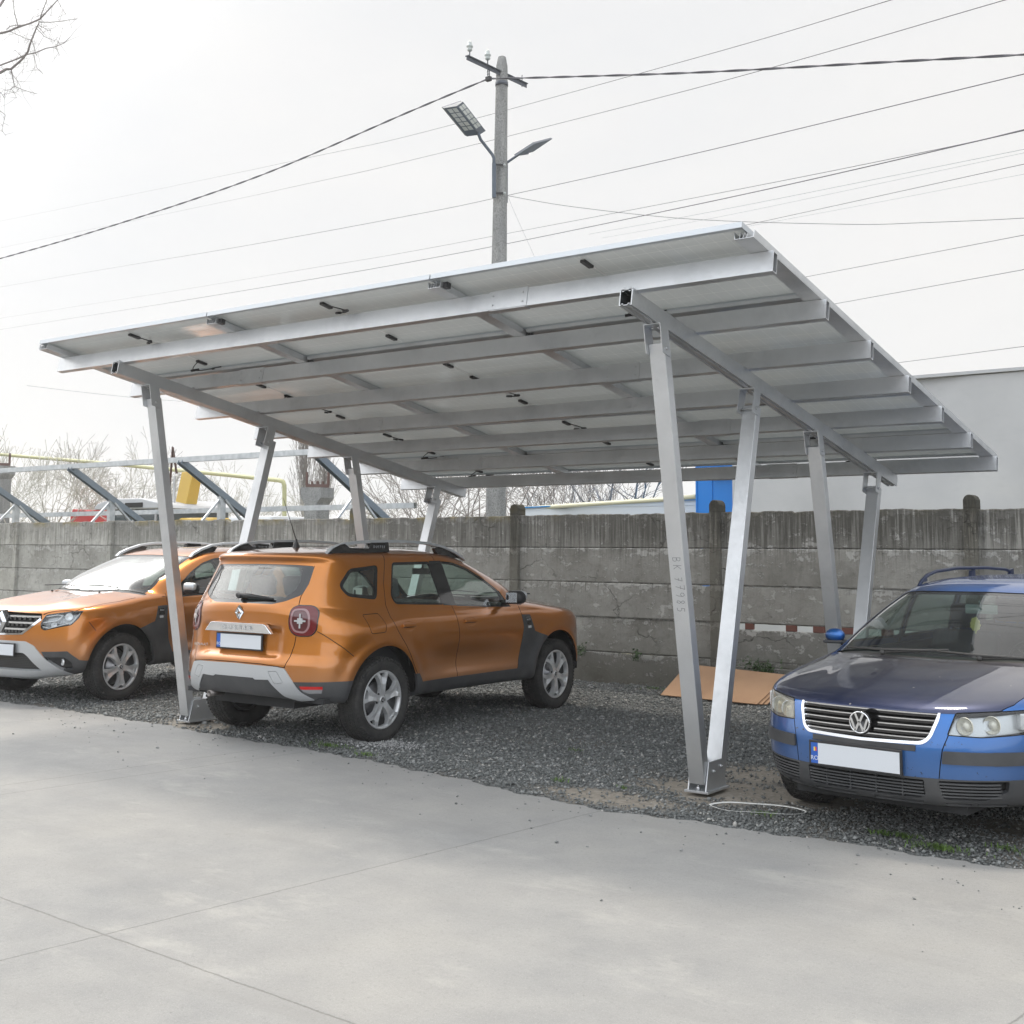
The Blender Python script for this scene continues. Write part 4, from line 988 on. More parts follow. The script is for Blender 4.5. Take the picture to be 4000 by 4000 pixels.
    for k in range(5):
        a = 2*math.pi*(k+.5)/5+rot; c = Vector((math.cos(a)*rimr*.25, sgn*h*.66, math.sin(a)*rimr*.25)); mb.tube([c, c+Vector((0, sgn*.012, 0))], .010, 6); mb.cut()
    mb.build_each('lug_nut', m_gap, rim)
    return w_
def seat(parent, x, y, m=None, back=True, wide=.25, h=0):
    m = m or m_seat; s_ = empty('seat'); s_.parent = parent
    def blob(name, mbx, lv=2):
        o = mbx.build(name, m, s_, bevel=.03, bsegs=3)
        for p in o.data.polygons: p.use_smooth = True
        return o
    mb = MB(); mb.obox((x, y, .52+h), (.24, 0, .03), (0, wide, 0), (0, 0, .07)); blob('cushion', mb)
    mb = MB(); mb.obox((x-.30, y, .83+h), (-.03, 0, .30*0+.0), (0, wide*.94, 0), (0, 0, 0)) if False else mb.obox((x-.31, y, .83+h), (.055, 0, .012), (0, wide*.94, 0), (-.09, 0, .31)); blob('seat_back', mb)
    if back:
        mb = MB(); mb.obox((x-.43, y, 1.245+h), (.045, 0, .008), (0, .125, 0), (-.022, 0, .085)); blob('headrest', mb)
        mb = MB()
        for dy in (-.05, .05): mb.tube([(x-.40, y+dy, 1.08+h), (x-.425, y+dy, 1.2+h)], .007, 6)
        mb.build('headrest_post', m_chrome, s_)
    return s_
def plate(parent, c, right, up, w_=.52, h=.11, tilt=0, flag=False, frame=m_black):
    c, right, up = Vector(c), Vector(right).normalized(), Vector(up).normalized(); n = right.cross(up).normalized()
    mb = MB(); mb.obox(c, right*(w_/2+.012), up*(h/2+.012), n*.008); p = mb.build('number_plate', frame, parent, bevel=.003)
    mb = MB(); mb.obox(c+n*.008+right*.022, right*(w_/2-.022), up*(h/2), n*.0015); mb.build('plate_face', m_white, p)
    mb = MB(); mb.obox(c+n*.008-right*(w_/2-.0225), right*.0215, up*(h/2), n*.0015); mb.build('country_band', m_blue, p)
    text('country_code', 'RO', .034, m_white, p, c+n*.0098-right*(w_/2-.0225)-up*.028, right, up, extrude=.0003)
    if flag:
        for k, col in enumerate([((.02,.12,.5)), ((.7,.6,.1)), ((.6,.05,.05))]):
            mb = MB(); mb.obox(c+n*.0098-right*(w_/2-.0225)+right*(k-1)*.009+up*.022, right*.0044, up*.011, n*.0002); mb.build('flag_stripe', mat('flag%d' % k, col, .5), p)
    return p
# ------------------------------------------------------------------ the two orange SUVs
def suv_rows():
    #   t   xf    zf    ys    zsf   zsr   xr    zr    nF   nR   cf    cr
    return [
    (0,   3.28, .245, .790, .330, .335, -.66, .40, 2.6, 2.8, 2.70, -.10),
    (.6,  3.40, .27, .850, .345, .35, -.76, .405, 2.6, 2.9, 2.70, -.10),
    (1,   3.455, .36, .878, .39, .40, -.805, .46, 2.7, 3.1, 2.72, -.10),
    (2,   3.485, .50, .888, .50, .50, -.830, .56, 2.8, 3.2, 2.74, -.10),
    (3,   3.490, .62, .890, .62, .62, -.833, .665, 2.8, 3.2, 2.74, -.10),
    (4,   3.480, .73, .893, .73, .74, -.800, .75, 2.8, 3.2, 2.74, -.10),
    (5,   3.465, .84, .895, .84, .86, -.792, .90, 2.8, 3.1, 2.74, -.10),
    (6,   3.435, .915, .890, .905, .94, -.790, 1.00, 2.9, 3.1, 2.72, -.10),
    (6.6, 3.360, .965, .884, .945, .975, -.790, 1.06, 3.1, 3.1, 2.66, -.10),
    (7.2, 3.15, 1.020, .876, .975, 1.005, -.785, 1.10, 3.5, 3.1, 2.56, -.10),
    (8,   2.85, 1.068, .866, 1.000, 1.030, -.775, 1.13, 4.0, 3.1, 2.36, -.10),
    (9,   2.60, 1.098, .856, 1.030, 1.055, -.762, 1.15, 4.2, 3.1, 2.05, -.10),
    (9.6, 2.45, 1.108, .848, 1.048, 1.075, -.752, 1.165, 4.3, 3.1, 1.80, -.10),
    (10,  2.37, 1.118, .838, 1.065, 1.100, -.742, 1.18, 4.4, 3.2, 1.60, -.10),
    (11,  2.12, 1.265, .790, 1.215, 1.235, -.672, 1.29, 4.4, 3.4, 1.35, -.12),
    (12,  1.81, 1.400, .742, 1.350, 1.365, -.602, 1.40, 4.4, 3.6, 1.00, -.14),
    (12.8, 1.56, 1.490, .705, 1.455, 1.465, -.560, 1.475, 4.2, 3.8, .80, -.16),
    (13.3, 1.40, 1.535, .678, 1.512, 1.515, -.590, 1.520, 4.0, 3.8, .70, -.18),
    (13.8, 1.24, 1.567, .632, 1.548, 1.548, -.560, 1.548, 3.4, 3.6, .60, -.15),
    (14.5, .96, 1.596, .50, 1.582, 1.575, -.40, 1.575, 2.6, 3.0, .50, -.05),
    (15.2, .65, 1.610, .25, 1.604, 1.595, -.20, 1.598, 2.2, 2.4, .45, .05),
    (16,  .50, 1.616, .001, 1.614, 1.606, -.05, 1.606, 2, 2, .42, .10)]
def suv_disp(G):
    x, y, z = G[..., 0], G[..., 1], G[..., 2]; w_ = sstep((np.abs(y)-.55)/.25); dy = np.zeros_like(x)
    for cx in (0, 2.674):
        r = np.hypot(x-cx, z-.36); dy += .030*np.exp(-((r-.45)/.075)**2)*(z > .2)*sstep((1.0-z)/.25)+.012*np.exp(-((r-.60)/.12)**2)*sstep((.98-z)/.2)
    mid = np.exp(-((x-1.3)/.75)**4)
    dy -= mid*.040*np.exp(-((z-.60)/.13)**2); dy += mid*.012*np.exp(-((z-.47)/.05)**2); dy += mid*.006*np.exp(-((z-.86)/.12)**2)
    dy += .030*np.exp(-((x+.15)/.42)**2-((z-.93)/.13)**2)          # rear haunch
    dy += .016*np.exp(-((x-2.75)/.40)**2-((z-.90)/.09)**2)         # front wing
    G = G.copy(); G[..., 1] = y-dy*w_
    # tailgate recess round the number plate
    rr_ = (x < -.5)*sstep((.50-np.abs(y))/.10)*sstep((z-.70)/.05)*sstep((.985-z)/.05); G[..., 0] = x+rr_*.030
    # bonnet power domes, crisp leading edge
    bo = (x > 2.1)*(z > .93); G[..., 2] = z+bo*(.014*np.exp(-((np.abs(y)-.48)/.12)**2)-.010*np.exp(-(y/.28)**2))*sstep((3.35-x)/.3)*sstep((x-2.1)/.2)
    return G
def make_suv():
    car = empty('parked_car')
    S = Shell(suv_rows(), 6, 50, 90, 44, suv_disp)
    ca = circ(0, .365, .425, 0, 360, 44); cb = circ(2.674, .365, .425, 0, 360, 44)
    # lower cladding
    S.cut('clad', [(-.9, .15), (3.6, .15), (3.6, .44), (3.07, .44), (2.95, .60), (2.25, .80), (2.19, .96), (2.05, .965), (2.07, .84), (2.02, .60), (1.97, .455), (.49, .455), (.44, .53), (.30, .53), (-.36, .535), (-.9, .535)], 'side', ('body',), cond=lambda c: c[1] < -.55)
    S.cut('arch', ca, 'side', ('body', 'clad')); S.cut('arch', cb, 'side', ('body', 'clad'))
    # side glass: black surround, then panes
    qo = rpoly([(-.02, 1.165), (.105, 1.455), (-.27, 1.425), (-.42, 1.29), (-.36, 1.20)], .05); S.cut('surround', qo, 'side', ('body',)); S.cut('glass_q', inset(qo, .030), 'side', ('surround',))
    rd = rpoly([(.878, 1.095), (.825, 1.482), (.30, 1.475), (.168, 1.19), (.205, 1.122)], .035); S.cut('surround', rd, 'side', ('body',)); S.cut('glass_r', inset(rd, .020), 'side', ('surround',))
    fd = rpoly([(1.825, 1.045), (1.785, 1.195), (1.58, 1.322), (1.37, 1.42), (1.17, 1.472), (.985, 1.485), (1.04, 1.080)], .035); S.cut('surround', fd, 'side', ('body',)); S.cut('glass_f', inset(fd, .018), 'side', ('surround',))
    S.cut('surround', [(.82, 1.486), (.995, 1.488), (1.05, 1.083), (.87, 1.092)], 'side', ('body',))
    S.cut('surround', [(1.80, 1.045), (1.91, 1.045), (1.79, 1.20), (1.75, 1.19)], 'side', ('body',))
    # door gaps, fuel flap
    S.seam([(.235, 1.54), (.12, 1.3), (.075, 1.12), (.08, 1.02), (.15, .90), (.24, .79), (.32, .68), (.40, .55), (.46, .455)], 'side')
    S.seam([(.90, 1.54), (.905, 1.49)], 'side'); S.seam([(.99, 1.085), (1.01, .95), (1.035, .8), (1.045, .62), (1.02, .455)], 'side')
    S.seam([(2.03, 1.09), (2.045, 1.03), (2.055, .96)], 'side')
    S.cut('fuel_gap', rpoly([(-.26, 1.055), (-.20, .895), (-.02, .90), (.0, .96), (-.06, 1.06)], .02), 'side', ('body',)); S.cut('fuel', inset(rpoly([(-.26, 1.055), (-.20, .895), (-.02, .90), (.0, .96), (-.06, 1.06)], .02), .005), 'side', ('fuel_gap',))
    S.seam([(-.64, .93), (-.535, .843), (-.383, .728)], 'side', cond=lambda c: c[0] < -.3)
    S.seam([(3.10, .83), (3.03, .74)], 'side')
    # windscreen (seen from the front) and rear window (seen from behind)
    ws = rpoly([(-.02, 1.115), (.60, 1.10), (.735, 1.085), (.715, 1.19), (.635, 1.40), (.585, 1.490), (.45, 1.500), (-.02, 1.508)], .02)
    S.cut('ws_rim', ws, 'front', ('body',), cond=lambda c: c[0] > 1.0)
    S.cut('ws', [(-.02, 1.135), (.60, 1.122), (.705, 1.105), (.685, 1.19), (.608, 1.395), (.563, 1.472), (.45, 1.480), (-.02, 1.487)], 'front', ('ws_rim',))
    RW = lambda c: c[0] < -.3
    rw = rpoly([(-.02, 1.141), (.335, 1.138), (.45, 1.165), (.556, 1.212), (.578, 1.292), (.562, 1.447), (.40, 1.455), (-.02, 1.460)], .02)
    S.cut('rw_rim', rw, 'rear', ('body',), cond=RW)
    S.cut('rw', [(-.02, 1.170), (.33, 1.172), (.43, 1.195), (.485, 1.25), (.50, 1.32), (.465, 1.43), (.40, 1.438), (-.02, 1.446)], 'rear', ('rw_rim',))
    tl = rpoly([(.53, .93), (.585, .888), (.70, .889), (.735, .936), (.735, 1.08), (.675, 1.137), (.564, 1.137), (.527, 1.108), (.515, 1.0)], .035)
    S.cut('tl_rim', tl, 'rear', ('body', 'seam'), cond=lambda c: c[0] < -.52); S.cut('tail', inset(tl, .008), 'rear', ('tl_rim',))
    tin = rpoly([(.530, 1.0), (.545, 1.105), (.641, 1.108), (.680, 1.06), (.686, .965), (.655, .912), (.565, .925)], .030)
    S.cut('tail_ring', tin, 'rear', ('tail',)); S.cut('tail_in', inset(tin, .014), 'rear', ('tail_ring',))
    S.seam([(.562, 1.447), (.575, 1.30), (.558, 1.208), (.568, 1.137)], 'rear', cond=RW); S.seam([(.585, .888), (.578, .825), (.551, .726), (.526, .645)], 'rear', cond=RW)
    S.seam([(0, .666), (.30, .664), (.53, .645)], 'rear', .006, cond=RW)
    S.cut('skid_r', rpoly([(-.02, .658), (.45, .650), (.53, .638), (.592, .546), (.64, .46), (.715, .395), (.60, .385), (.50, .42), (.417, .505), (.381, .545), (.24, .540), (.225, .552), (-.02, .552)], .012), 'rear', ('body', 'clad'), cond=RW)
    S.cut('clad', [(-.02, .552), (.225, .552), (.24, .540), (.381, .545), (.417, .505), (.50, .42), (.60, .385), (.60, .20), (-.02, .20)], 'rear', ('body', 'skid_r'), cond=RW)
    S.cut('reflector', [(.641, .503), (.787, .500), (.785, .478), (.650, .478)], 'rear', ('clad', 'body'), cond=RW)
    S.cut('reverse_lamp', [(.650, .478), (.785, .478), (.773, .447), (.70, .445), (.662, .460)], 'rear', ('clad', 'body'), cond=RW)
    tg_ = rpoly([(.376, .612), (.462, .616), (.520, .527), (.439, .514)], .015); S.cut('tow_gap', tg_, 'rear', ('skid_r',)); S.cut('skid_r', inset(tg_, .003), 'rear', ('tow_gap',))
    # front: grille, headlamps, bumper
    F_ = lambda c: c[0] > 2.9
    S.cut('grille', rpoly([(-.02, .925), (.50, .915), (.52, .86), (.44, .79), (.32, .705), (-.02, .69)], .015), 'front', ('body',), cond=F_)
    S.cut('grille_rim', [(-.02, .705), (.30, .715), (.42, .80), (.50, .87), (.52, .85), (.44, .785), (.32, .70), (-.02, .685)], 'front', ('body', 'grille'), cond=F_)
    hl = rpoly([(.515, .82), (.55, .905), (.70, .93), (.815, .945), (.812, .87), (.775, .80), (.56, .745), (.52, .77)], .018)
    S.cut('hl_rim', hl, 'front', ('body', 'seam', 'grille', 'grille_rim'), cond=F_); S.cut('lens', inset(hl, .008), 'front', ('hl_rim',))
    S.cut('skid_f', rpoly([(-.02, .635), (.37, .635), (.47, .595), (.58, .47), (.70, .35), (.80, .235), (.62, .20), (-.02, .20)], .02), 'front', ('body', 'clad'), cond=F_)
    S.cut('low_grille', rpoly([(-.02, .52), (.35, .52), (.40, .49), (.53, .345), (-.02, .345)], .02), 'front', ('skid_f',), cond=F_)
    S.cut('clad', [(.545, .535), (.76, .54), (.83, .45), (.87, .44), (.86, .20), (.80, .20), (.70, .35), (.58, .47)], 'front', ('body', 'clad'), cond=F_)
    S.cut('fogp', rpoly([(.575, .48), (.74, .48), (.78, .43), (.775, .36), (.69, .345), (.60, .45)], .02), 'front', ('clad',), cond=F_)
    # bonnet shut line
    S.seam([(3.40, .50), (3.20, .765), (3.05, .80), (2.7, .81), (2.44, .80)], 'top', .007, cond=lambda c: c[2] > .9)
    S.cut('cowl', [(2.44, -.02), (2.42, .4), (2.36, .66), (2.30, .78), (2.24, .76), (2.30, .60), (2.34, .4), (2.355, -.02)], 'top', ('body', 'ws_rim', 'ws'), cond=lambda c: c[2] < 1.14)
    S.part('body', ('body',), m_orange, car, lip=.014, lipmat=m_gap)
    S.part('panel_gap', ('seam', 'fuel_gap', 'tow_gap'), m_gap, car, off=-.010)
    S.part('fuel_flap', ('fuel',), m_orange, car, sides=('r',), lip=.01, lipmat=m_gap); S.part('rear_quarter', ('fuel',), m_orange, car, sides=('l',))
    S.part('cladding', ('clad',), m_clad, car, off=.004, lip=.03)
    S.part('window_surround', ('surround',), m_black2, car, off=-.003, lip=.012)
    for nm, tg in (('quarter_window', 'glass_q'), ('rear_door_window', 'glass_r'), ('front_door_window', 'glass_f')): S.part(nm, (tg,), g_side, car, off=-.006, split=True)
    S.part('windscreen', ('ws',), g_wind, car, off=-.003); S.part('windscreen_border', ('ws_rim',), m_black2, car, off=-.003)
    S.part('rear_window', ('rw',), g_rear, car, off=-.003); S.part('rear_window_border', ('rw_rim',), m_black2, car, off=-.003)
    S.part('cowl_panel', ('cowl',), m_clad, car, off=-.010)
    for o_ in S.part('tail_light', ('tail',), mat('dark red lens', (.13,.003,.006), .15, coat=.5), car, off=.006, lip=.02, split=True):
        pass
    S.part('tail_light_border', ('tl_rim',), m_black2, car, off=.004, lip=.02)
    S.part('tail_light_ring', ('tail_ring',), mat('pinkish lamp ring', (.30,.17,.18), .15, coat=.8), car, off=.007, split=True); S.part('tail_light_centre', ('tail_in',), mat('smoked red lens', (.09,.012,.016), .1, coat=1), car, off=.004, split=True)
    S.part('rear_skid', ('skid_r',), m_silver, car, off=.010, lip=.03); S.part('reflector', ('reflector',), m_redb, car, off=.006, lip=.01, split=True); S.part('reversing_light', ('reverse_lamp',), mat('clear grey lens', (.28,.28,.29), .1, .2, coat=.8), car, off=.005, lip=.01, split=True)
    S.part('grille_back', ('grille',), m_gap, car, off=-.03); S.part('grille_surround', ('grille_rim',), m_chrome, car, off=.006, lip=.03)
    for o_ in S.part('headlight', ('lens',), g_lamp, car, off=.002, split=True): pass
    S.part('headlight_border', ('hl_rim',), m_black2, car, off=.0, lip=.04); S.part('headlight_bowl', ('lens',), mat('lamp bowl', (.30,.31,.32), .25, .5), car, off=-.05)
    S.part('front_skid', ('skid_f',), m_silver, car, off=.012, lip=.05); S.part('lower_grille', ('low_grille',), mat('mesh grille', (.03,.03,.032), .6, fn=f_mesh), car, off=-.02)
    S.part('fog_light_pocket', ('fogp',), m_black, car, off=-.035); 
    # lamp internals
    for sg in (-1, 1):
        c, n = S.at('front', .63, .84); c.y *= sg; n.y *= sg; c = c-n*.035
        mb = MB()
        for (yy, zz, rr_) in ((.745, .885, .038), (.64, .80, .03)):
            p, q = S.at('front', yy, zz, -.045); p.y *= sg; q.y *= sg; k = q.orthogonal().normalized(); l = q.cross(k)
            rings = []
            for (r_, d_) in ((rr_, .03), (rr_*.8, .012), (rr_*.3, -.0), (.002, .0)): rings += [p+q*d_+(k*math.cos(a*math.pi/10)+l*math.sin(a*math.pi/10))*r_ for a in range(20)]
            mb.add(rings, [(i*20+a, i*20+(a+1) % 20, (i+1)*20+(a+1) % 20, (i+1)*20+a) for i in range(3) for a in range(20)], 0, True)
        mb.build('lamp_reflector', m_refl, car, fixn=False)
        mb = MB()
        for path in ([(.545, .885), (.65, .905), (.70, .90), (.665, .845), (.535, .825)], [(.535, .785), (.60, .768), (.775, .825), (.80, .90), (.802, .925)]):
            pts = []
            for a, b_ in zip(path[:-1], path[1:]):
                for k in range(4): pts.append((a[0]+(b_[0]-a[0])*k/4, a[1]+(b_[1]-a[1])*k/4))
            pts.append(path[-1]); Q = []
            for (yy, zz) in pts: p, q = S.at('front', yy, zz, -.012); p.y *= sg; Q.append(p)
            mb.tube(Q, .006, 6)
        mb.build('daytime_strip', m_frost, car)
        p, q = S.at('front', .72, .42, -.028); p.y *= sg; q = Vector((.93, sg*.36, 0)); k = q.orthogonal().normalized(); l = q.cross(k); mb = MB()
        rings = []
        for (r_, d_) in ((.034, 0), (.034, .012), (.028, .016), (.024, .010), (.001, .014)): rings += [p+q*d_+(k*math.cos(a*math.pi/10)+l*math.sin(a*math.pi/10))*r_ for a in range(20)]
        mb.add(rings, [(i*20+a, i*20+(a+1) % 20, (i+1)*20+(a+1) % 20, (i+1)*20+a) for i in range(4) for a in range(20)], 0, True); mb.build('fog_light', m_refl, car, fixn=False)
        # tail light cross
        p, q = S.at('rear', .612, 1.012, .012); p.y *= sg; q.y *= sg; k = Vector((0, 1, 0)); k = (k-q*k.dot(q)).normalized(); l = q.cross(k)
        if l.z < 0: l = -l
        mb = MB(); mb.obox(p, k*.022, l*.022, q*.005); mb.obox(p, k*.048, l*.007, q*.003); mb.obox(p, k*.007, l*.058, q*.003)
        mb.build('tail_light_cross', m_frost, car, bevel=.002, bsegs=1)
    # grille bars with hexagonal cut-outs look
    for zz in (.885, .82, .755):
        ym = .50 if zz > .84 else (.46 if zz > .8 else .37)
        mb = MB(); Q = []
        for k in range(25):
            yy = -ym+2*ym*k/24; p, q = S.at('front', abs(yy), zz, -.012); p.y = yy; Q.append(p)
        for k in range(24):
            A, B = Q[k], Q[k+1]
            mb.obox((A+B)/2, (B-A)/2*1.01, Vector((.012, 0, 0)), Vector((0, 0, .010)))
        mb.build('grille_bar', m_chrome, car, merge=True)
        mb = MB()
        for k in range(14):
            yy = -ym+.05+(2*ym-.1)*k/13; p, q = S.at('front', abs(yy), zz-.022, -.012); p.y = yy; mb.obox(p, (0, .018, 0), (.011, 0, 0), (0, 0, .014)); mb.cut()
        mb.build_each('grille_stud', m_black2, car)
    # diamond emblems front and rear
    def diamond(px, pz, w_, h, sg, th, frame_m):
        mb = MB(); ou = [(0, h), (w_, 0), (0, -h), (-w_, 0)]; inn = [(0, h*.42), (w_*.34, 0), (0, -h*.42), (-w_*.34, 0)]
        fr = [(a*.66, b_*.70) for a, b_ in ou]
        def P3(a, b_, d): return (px+sg*d, a, pz+b_)
        vs_ = [P3(*p, 0) for p in ou]+[P3(*p, th) for p in fr]+[P3(*p, 0) for p in inn]; fs = []
        for k in range(4): j = (k+1) % 4; fs += [(k, j, 4+j, 4+k), (4+k, 4+j, 8+j, 8+k)]
        mb.add(vs_, fs); return mb.build('emblem', m_chrome, car)
    p, q = S.at('rear', 0, 1.065, .004); diamond(p.x, 1.065, .048, .062, -1, .022, None)
    p, q = S.at('front', 0, .825, .0)
    mb = MB(); w2, h2 = .090, .120; ou = [(-.035, h2), (.035, h2), (w2, .015), (w2, -.015), (.035, -h2), (-.035, -h2), (-w2, -.015), (-w2, .015)]
    mb.prism(ou, lambda a, b_: (p.x-.03, a, .825+b_), lambda a, b_: (p.x+.010, a*.95, .825+b_*.95)); mb.build('emblem_base', m_black2, car, bevel=.004)
    diamond(p.x+.013, .825, .075, .110, 1, .030, None)
    # rear chrome bar, lettering, plates
    mb = MB(); Q = [(-.40, .905), (-.33, .975), (-.30, .982), (.30, .982), (.33, .975), (.40, .905)]
    mb.prism(Q, lambda a, b_: (-.785, a, b_), lambda a, b_: (-.828+abs(a)**2*.1, a*.98, b_-.002)); mb.build('tailgate_bar', m_chrome, car, bevel=.004)
    text('lettering', 'DUSTER', .050, m_silver, car, (-.826, 0, .938), (0, -1, 0), (0, 0, 1), .0010, 2.1, 1.10)
    text('lettering', 'RENAULT', .030, m_chrome, car, (-.772, .475, .782), (.14, -1, 0), (0, 0, 1), .002, 1.0, 1.15)
    plate(car, (-.785, 0, .828), (0, -1, 0), (0, 0, 1)); plate(car, (3.515, 0, .545), (0, 1, 0), (0, 0, 1))
    mb = MB(); mb.tube([(-.79, .03, 1.192), (-.735, .02, 1.20)], .018, 8); mb.tube([(-.765, .06, 1.205), (-.765, -.08, 1.200), (-.745, -.34, 1.180)], [.022, .018, .008], 8); mb.build('rear_wiper', m_black, car)
    # exhaust, tow eye
    mb = MB(); mb.lathe([(.026, 0), (.026, .14), (.021, .14), (.021, 0)], origin=(-.80, .33, .385), axis='x', n=20, closed=True); mb.build('exhaust_pipe', mat('sooty steel', (.22,.20,.19), .4, .8), car)
    # roof rails
    for sg in (-1, 1):
        mb = MB(); px_ = [-.42, -.36, -.28, -.18, 0, .3, .6, .9, 1.12, 1.30, 1.42, 1.47]; pz_ = [1.535, 1.575, 1.61, 1.632, 1.647, 1.657, 1.657, 1.647, 1.620, 1.570, 1.52, 1.487]
        pts = [(a, sg*(.585 if a < 1 else .585+(a-1)*.05), b_) for a, b_ in zip(px_, pz_)]
        V = []; n = len(pts)
        for i, p in enumerate(pts):
            a = Vector(pts[min(i+1, n-1)])-Vector(pts[max(i-1, 0)]); a.normalize(); up = Vector((-a.z, 0, a.x)); t_ = .013 if 0 < i < n-1 else .004
            for (yy, zz) in ((-.026, -t_), (.026, -t_), (.018, t_), (-.018, t_)): V.append(Vector(p)+Vector((0, yy, 0))+up*zz)
        fs = [(i*4+k, i*4+(k+1) % 4, i*4+4+(k+1) % 4, i*4+4+k) for i in range(n-1) for k in range(4)]+[(0, 1, 2, 3), (n*4-1, n*4-2, n*4-3, n*4-4)]
        mb.add(V, fs); rl = mb.build('roof_rail', m_silver, car, bevel=.004)
        mb = MB(); y0, y1 = sorted((sg*.555, sg*.610))
        mb.prism([(-.46, 1.500), (-.41, 1.545), (-.34, 1.592), (-.25, 1.625), (-.20, 1.632), (-.14, 1.600), (.10, 1.592), (.12, 1.645), (.36, 1.652), (.375, 1.565), (.0, 1.550), (-.3, 1.532)], lambda a, b_: (a, y0, b_), lambda a, b_: (a, y1, b_)); mb.build('rail_foot', m_black2, rl, bevel=.003)
        mb = MB(); mb.prism([(1.02, 1.60), (1.10, 1.612), (1.26, 1.57), (1.42, 1.505), (1.10, 1.53), (1.05, 1.56)], lambda a, b_: (a, y0+.01, b_), lambda a, b_: (a, y1-.01, b_)); mb.build('rail_foot', m_black2, rl, bevel=.003)
        text('lettering', 'DUSTER', .030, m_silver, rl, (.235, sg*.6115, 1.608), (1 if sg < 0 else -1, 0, 0), (0, 0, 1), .0006, 1.6, 1.0)
    # mirrors
    for sg in (-1, 1):
        mi_ = empty('door_mirror'); mi_.parent = car
        mb = MB(); mb.obox((1.80, sg*.985, 1.140), (.06, sg*.012, 0), (-.012, .082, 0), (0, 0, .062)); o_ = mb.build('mirror_shell', m_black, mi_, bevel=.045, bsegs=5)
        for p_ in o_.data.polygons: p_.use_smooth = True
        mb = MB(); mb.obox((1.828, sg*.985, 1.156), (.038, sg*.012, 0), (-.012, .085, 0), (0, 0, .049)); o_ = mb.build('mirror_cap', m_silver, mi_, bevel=.040, bsegs=5)
        for p_ in o_.data.polygons: p_.use_smooth = True
        mb = MB(); mb.obox((1.738, sg*.985-.010*sg, 1.140), (.002, 0, 0), (0, .064, 0), (0, 0, .046)); mb.build('mirror_glass', m_chrome, mi_, bevel=0)
        mb = MB(); mb.tube([(1.80, sg*.83, 1.085), (1.80, sg*.90, 1.095), (1.80, sg*.95, 1.105)], [.030, .024, .028], 10); mb.build('mirror_arm', m_black, mi_)
    # door handles: scooped pocket with a bar
    for x in (.30, 1.20):
        for sg in (-1, 1):
            p, q = S.at('side', x, .935); p.y *= -sg if p.y*sg < 0 else 1; q.y = abs(q.y)*sg; p.y = abs(p.y)*sg
            k = Vector((1, 0, 0)); k = (k-q*k.dot(q)).normalized(); l = q.cross(k); l = l if l.z > 0 else -l
            mb = MB(); n_ = 24; V = []
            for (s_, d_) in ((1.0, .0015), (.93, .003), (.60, -.010)): V += [p+k*(.098*s_*math.cos(a*2*math.pi/n_))+l*(.046*s_*math.sin(a*2*math.pi/n_))+q*d_ for a in range(n_)]
            mb.add(V+[p-q*.012], [(i*n_+a, i*n_+(a+1) % n_, (i+1)*n_+(a+1) % n_, (i+1)*n_+a) for i in range(2) for a in range(n_)]+[(2*n_+a, 2*n_+(a+1) % n_, 3*n_) for a in range(n_)], 0, True)
            hp = mb.build('door_handle', m_orange, car)
            mb = MB(); mb.obox(p+l*.006+q*.010, k*.092, l*.013, q*.007); mb.build('handle_bar', m_orange, hp, bevel=.005)
            mb = MB(); mb.obox(p-l*.010+q*.0035, k*.074, l*.0018, q*.001); mb.build('handle_shadow_gap', m_gap, hp)
    # side indicator block on the wing trim
    for sg in (-1, 1):
        p, q = S.at('side', 2.15, .90, .006); p.y = abs(p.y)*sg; q.y = abs(q.y)*sg; k = (Vector((1, 0, 0))-q*q.x).normalized(); l = q.cross(k); l = l if l.z > 0 else -l
        mb = MB(); mb.obox(p, k*.040, l*.035, q*.004); vt = mb.build('wing_vent', m_black2, car, bevel=.003)
        mb = MB(); mb.obox(p-l*.058+k*.008, k*.024, l*.013, q*.006); mb.build('side_indicator', m_frost, car, bevel=.004)
        text('lettering', '4WD', .026, m_silver, vt, p+q*.0045+l*.012, k if sg < 0 else -k, l, .0004)
    # antenna
    mb = MB(); mb.lathe([(.034, 0), (.028, .018), (.012, .05), (.006, .075), (0, .075)], origin=(-.16, 0, 1.598), axis='z', n=16); mb.tube([(-.16, 0, 1.66), (-.33, 0, 2.02)], [.0045, .002], 6); mb.build('antenna', m_black, car)
    mb = MB(); mb.sphere((-.575, 0, 1.515), .012, 8, 6); mb.build('washer_jet', m_black, car)
    # wheels and wheel wells
    for x in (0, 2.674):
        for sg in (-1, 1):
            wheel('wheel', car, x, sg*.790, .346, .220, .232, sg, rot=.35 if x == 0 else .9)
            mb = MB(); ar = 30; V = []
            for yy in (sg*.50, sg*.872):
                for k in range(ar+1): a = R(1+178*k/ar); V.append((x+.428*math.cos(a), yy, .365+.428*math.sin(a)))
            mb.add(V, [(k, k+1, ar+2+k, ar+1+k) for k in range(ar)]+[tuple(range(ar+1))], 0, True); mb.build('wheel_arch_liner', m_gap, car, fixn=False)
    # underside and cabin
    mb = MB(); mb.box(-.60, 3.25, -.46, .46, .30, .42); mb.box(.46, 2.22, -.80, .80, .335, .39); mb.build('underbody', m_inner, car)
    mb = MB(); mb.box(-.62, 2.05, -.80, .80, .36, .40); mb.box(.45, 2.1, -.845, -.80, .36, 1.06); mb.box(.45, 2.1, .80, .845, .36, 1.06); mb.box(-.36, .45, -.78, -.60, .40, 1.07); mb.box(-.36, .45, .60, .78, .40, 1.07); mb.box(-.69, -.62, -.60, .60, .40, 1.10)
    mb.build('cabin_floor', m_inner, car)
    mb = MB(); mb.box(-.55, .02, -.62, .62, .98, .995); mb.build('parcel_shelf', m_inner, car)
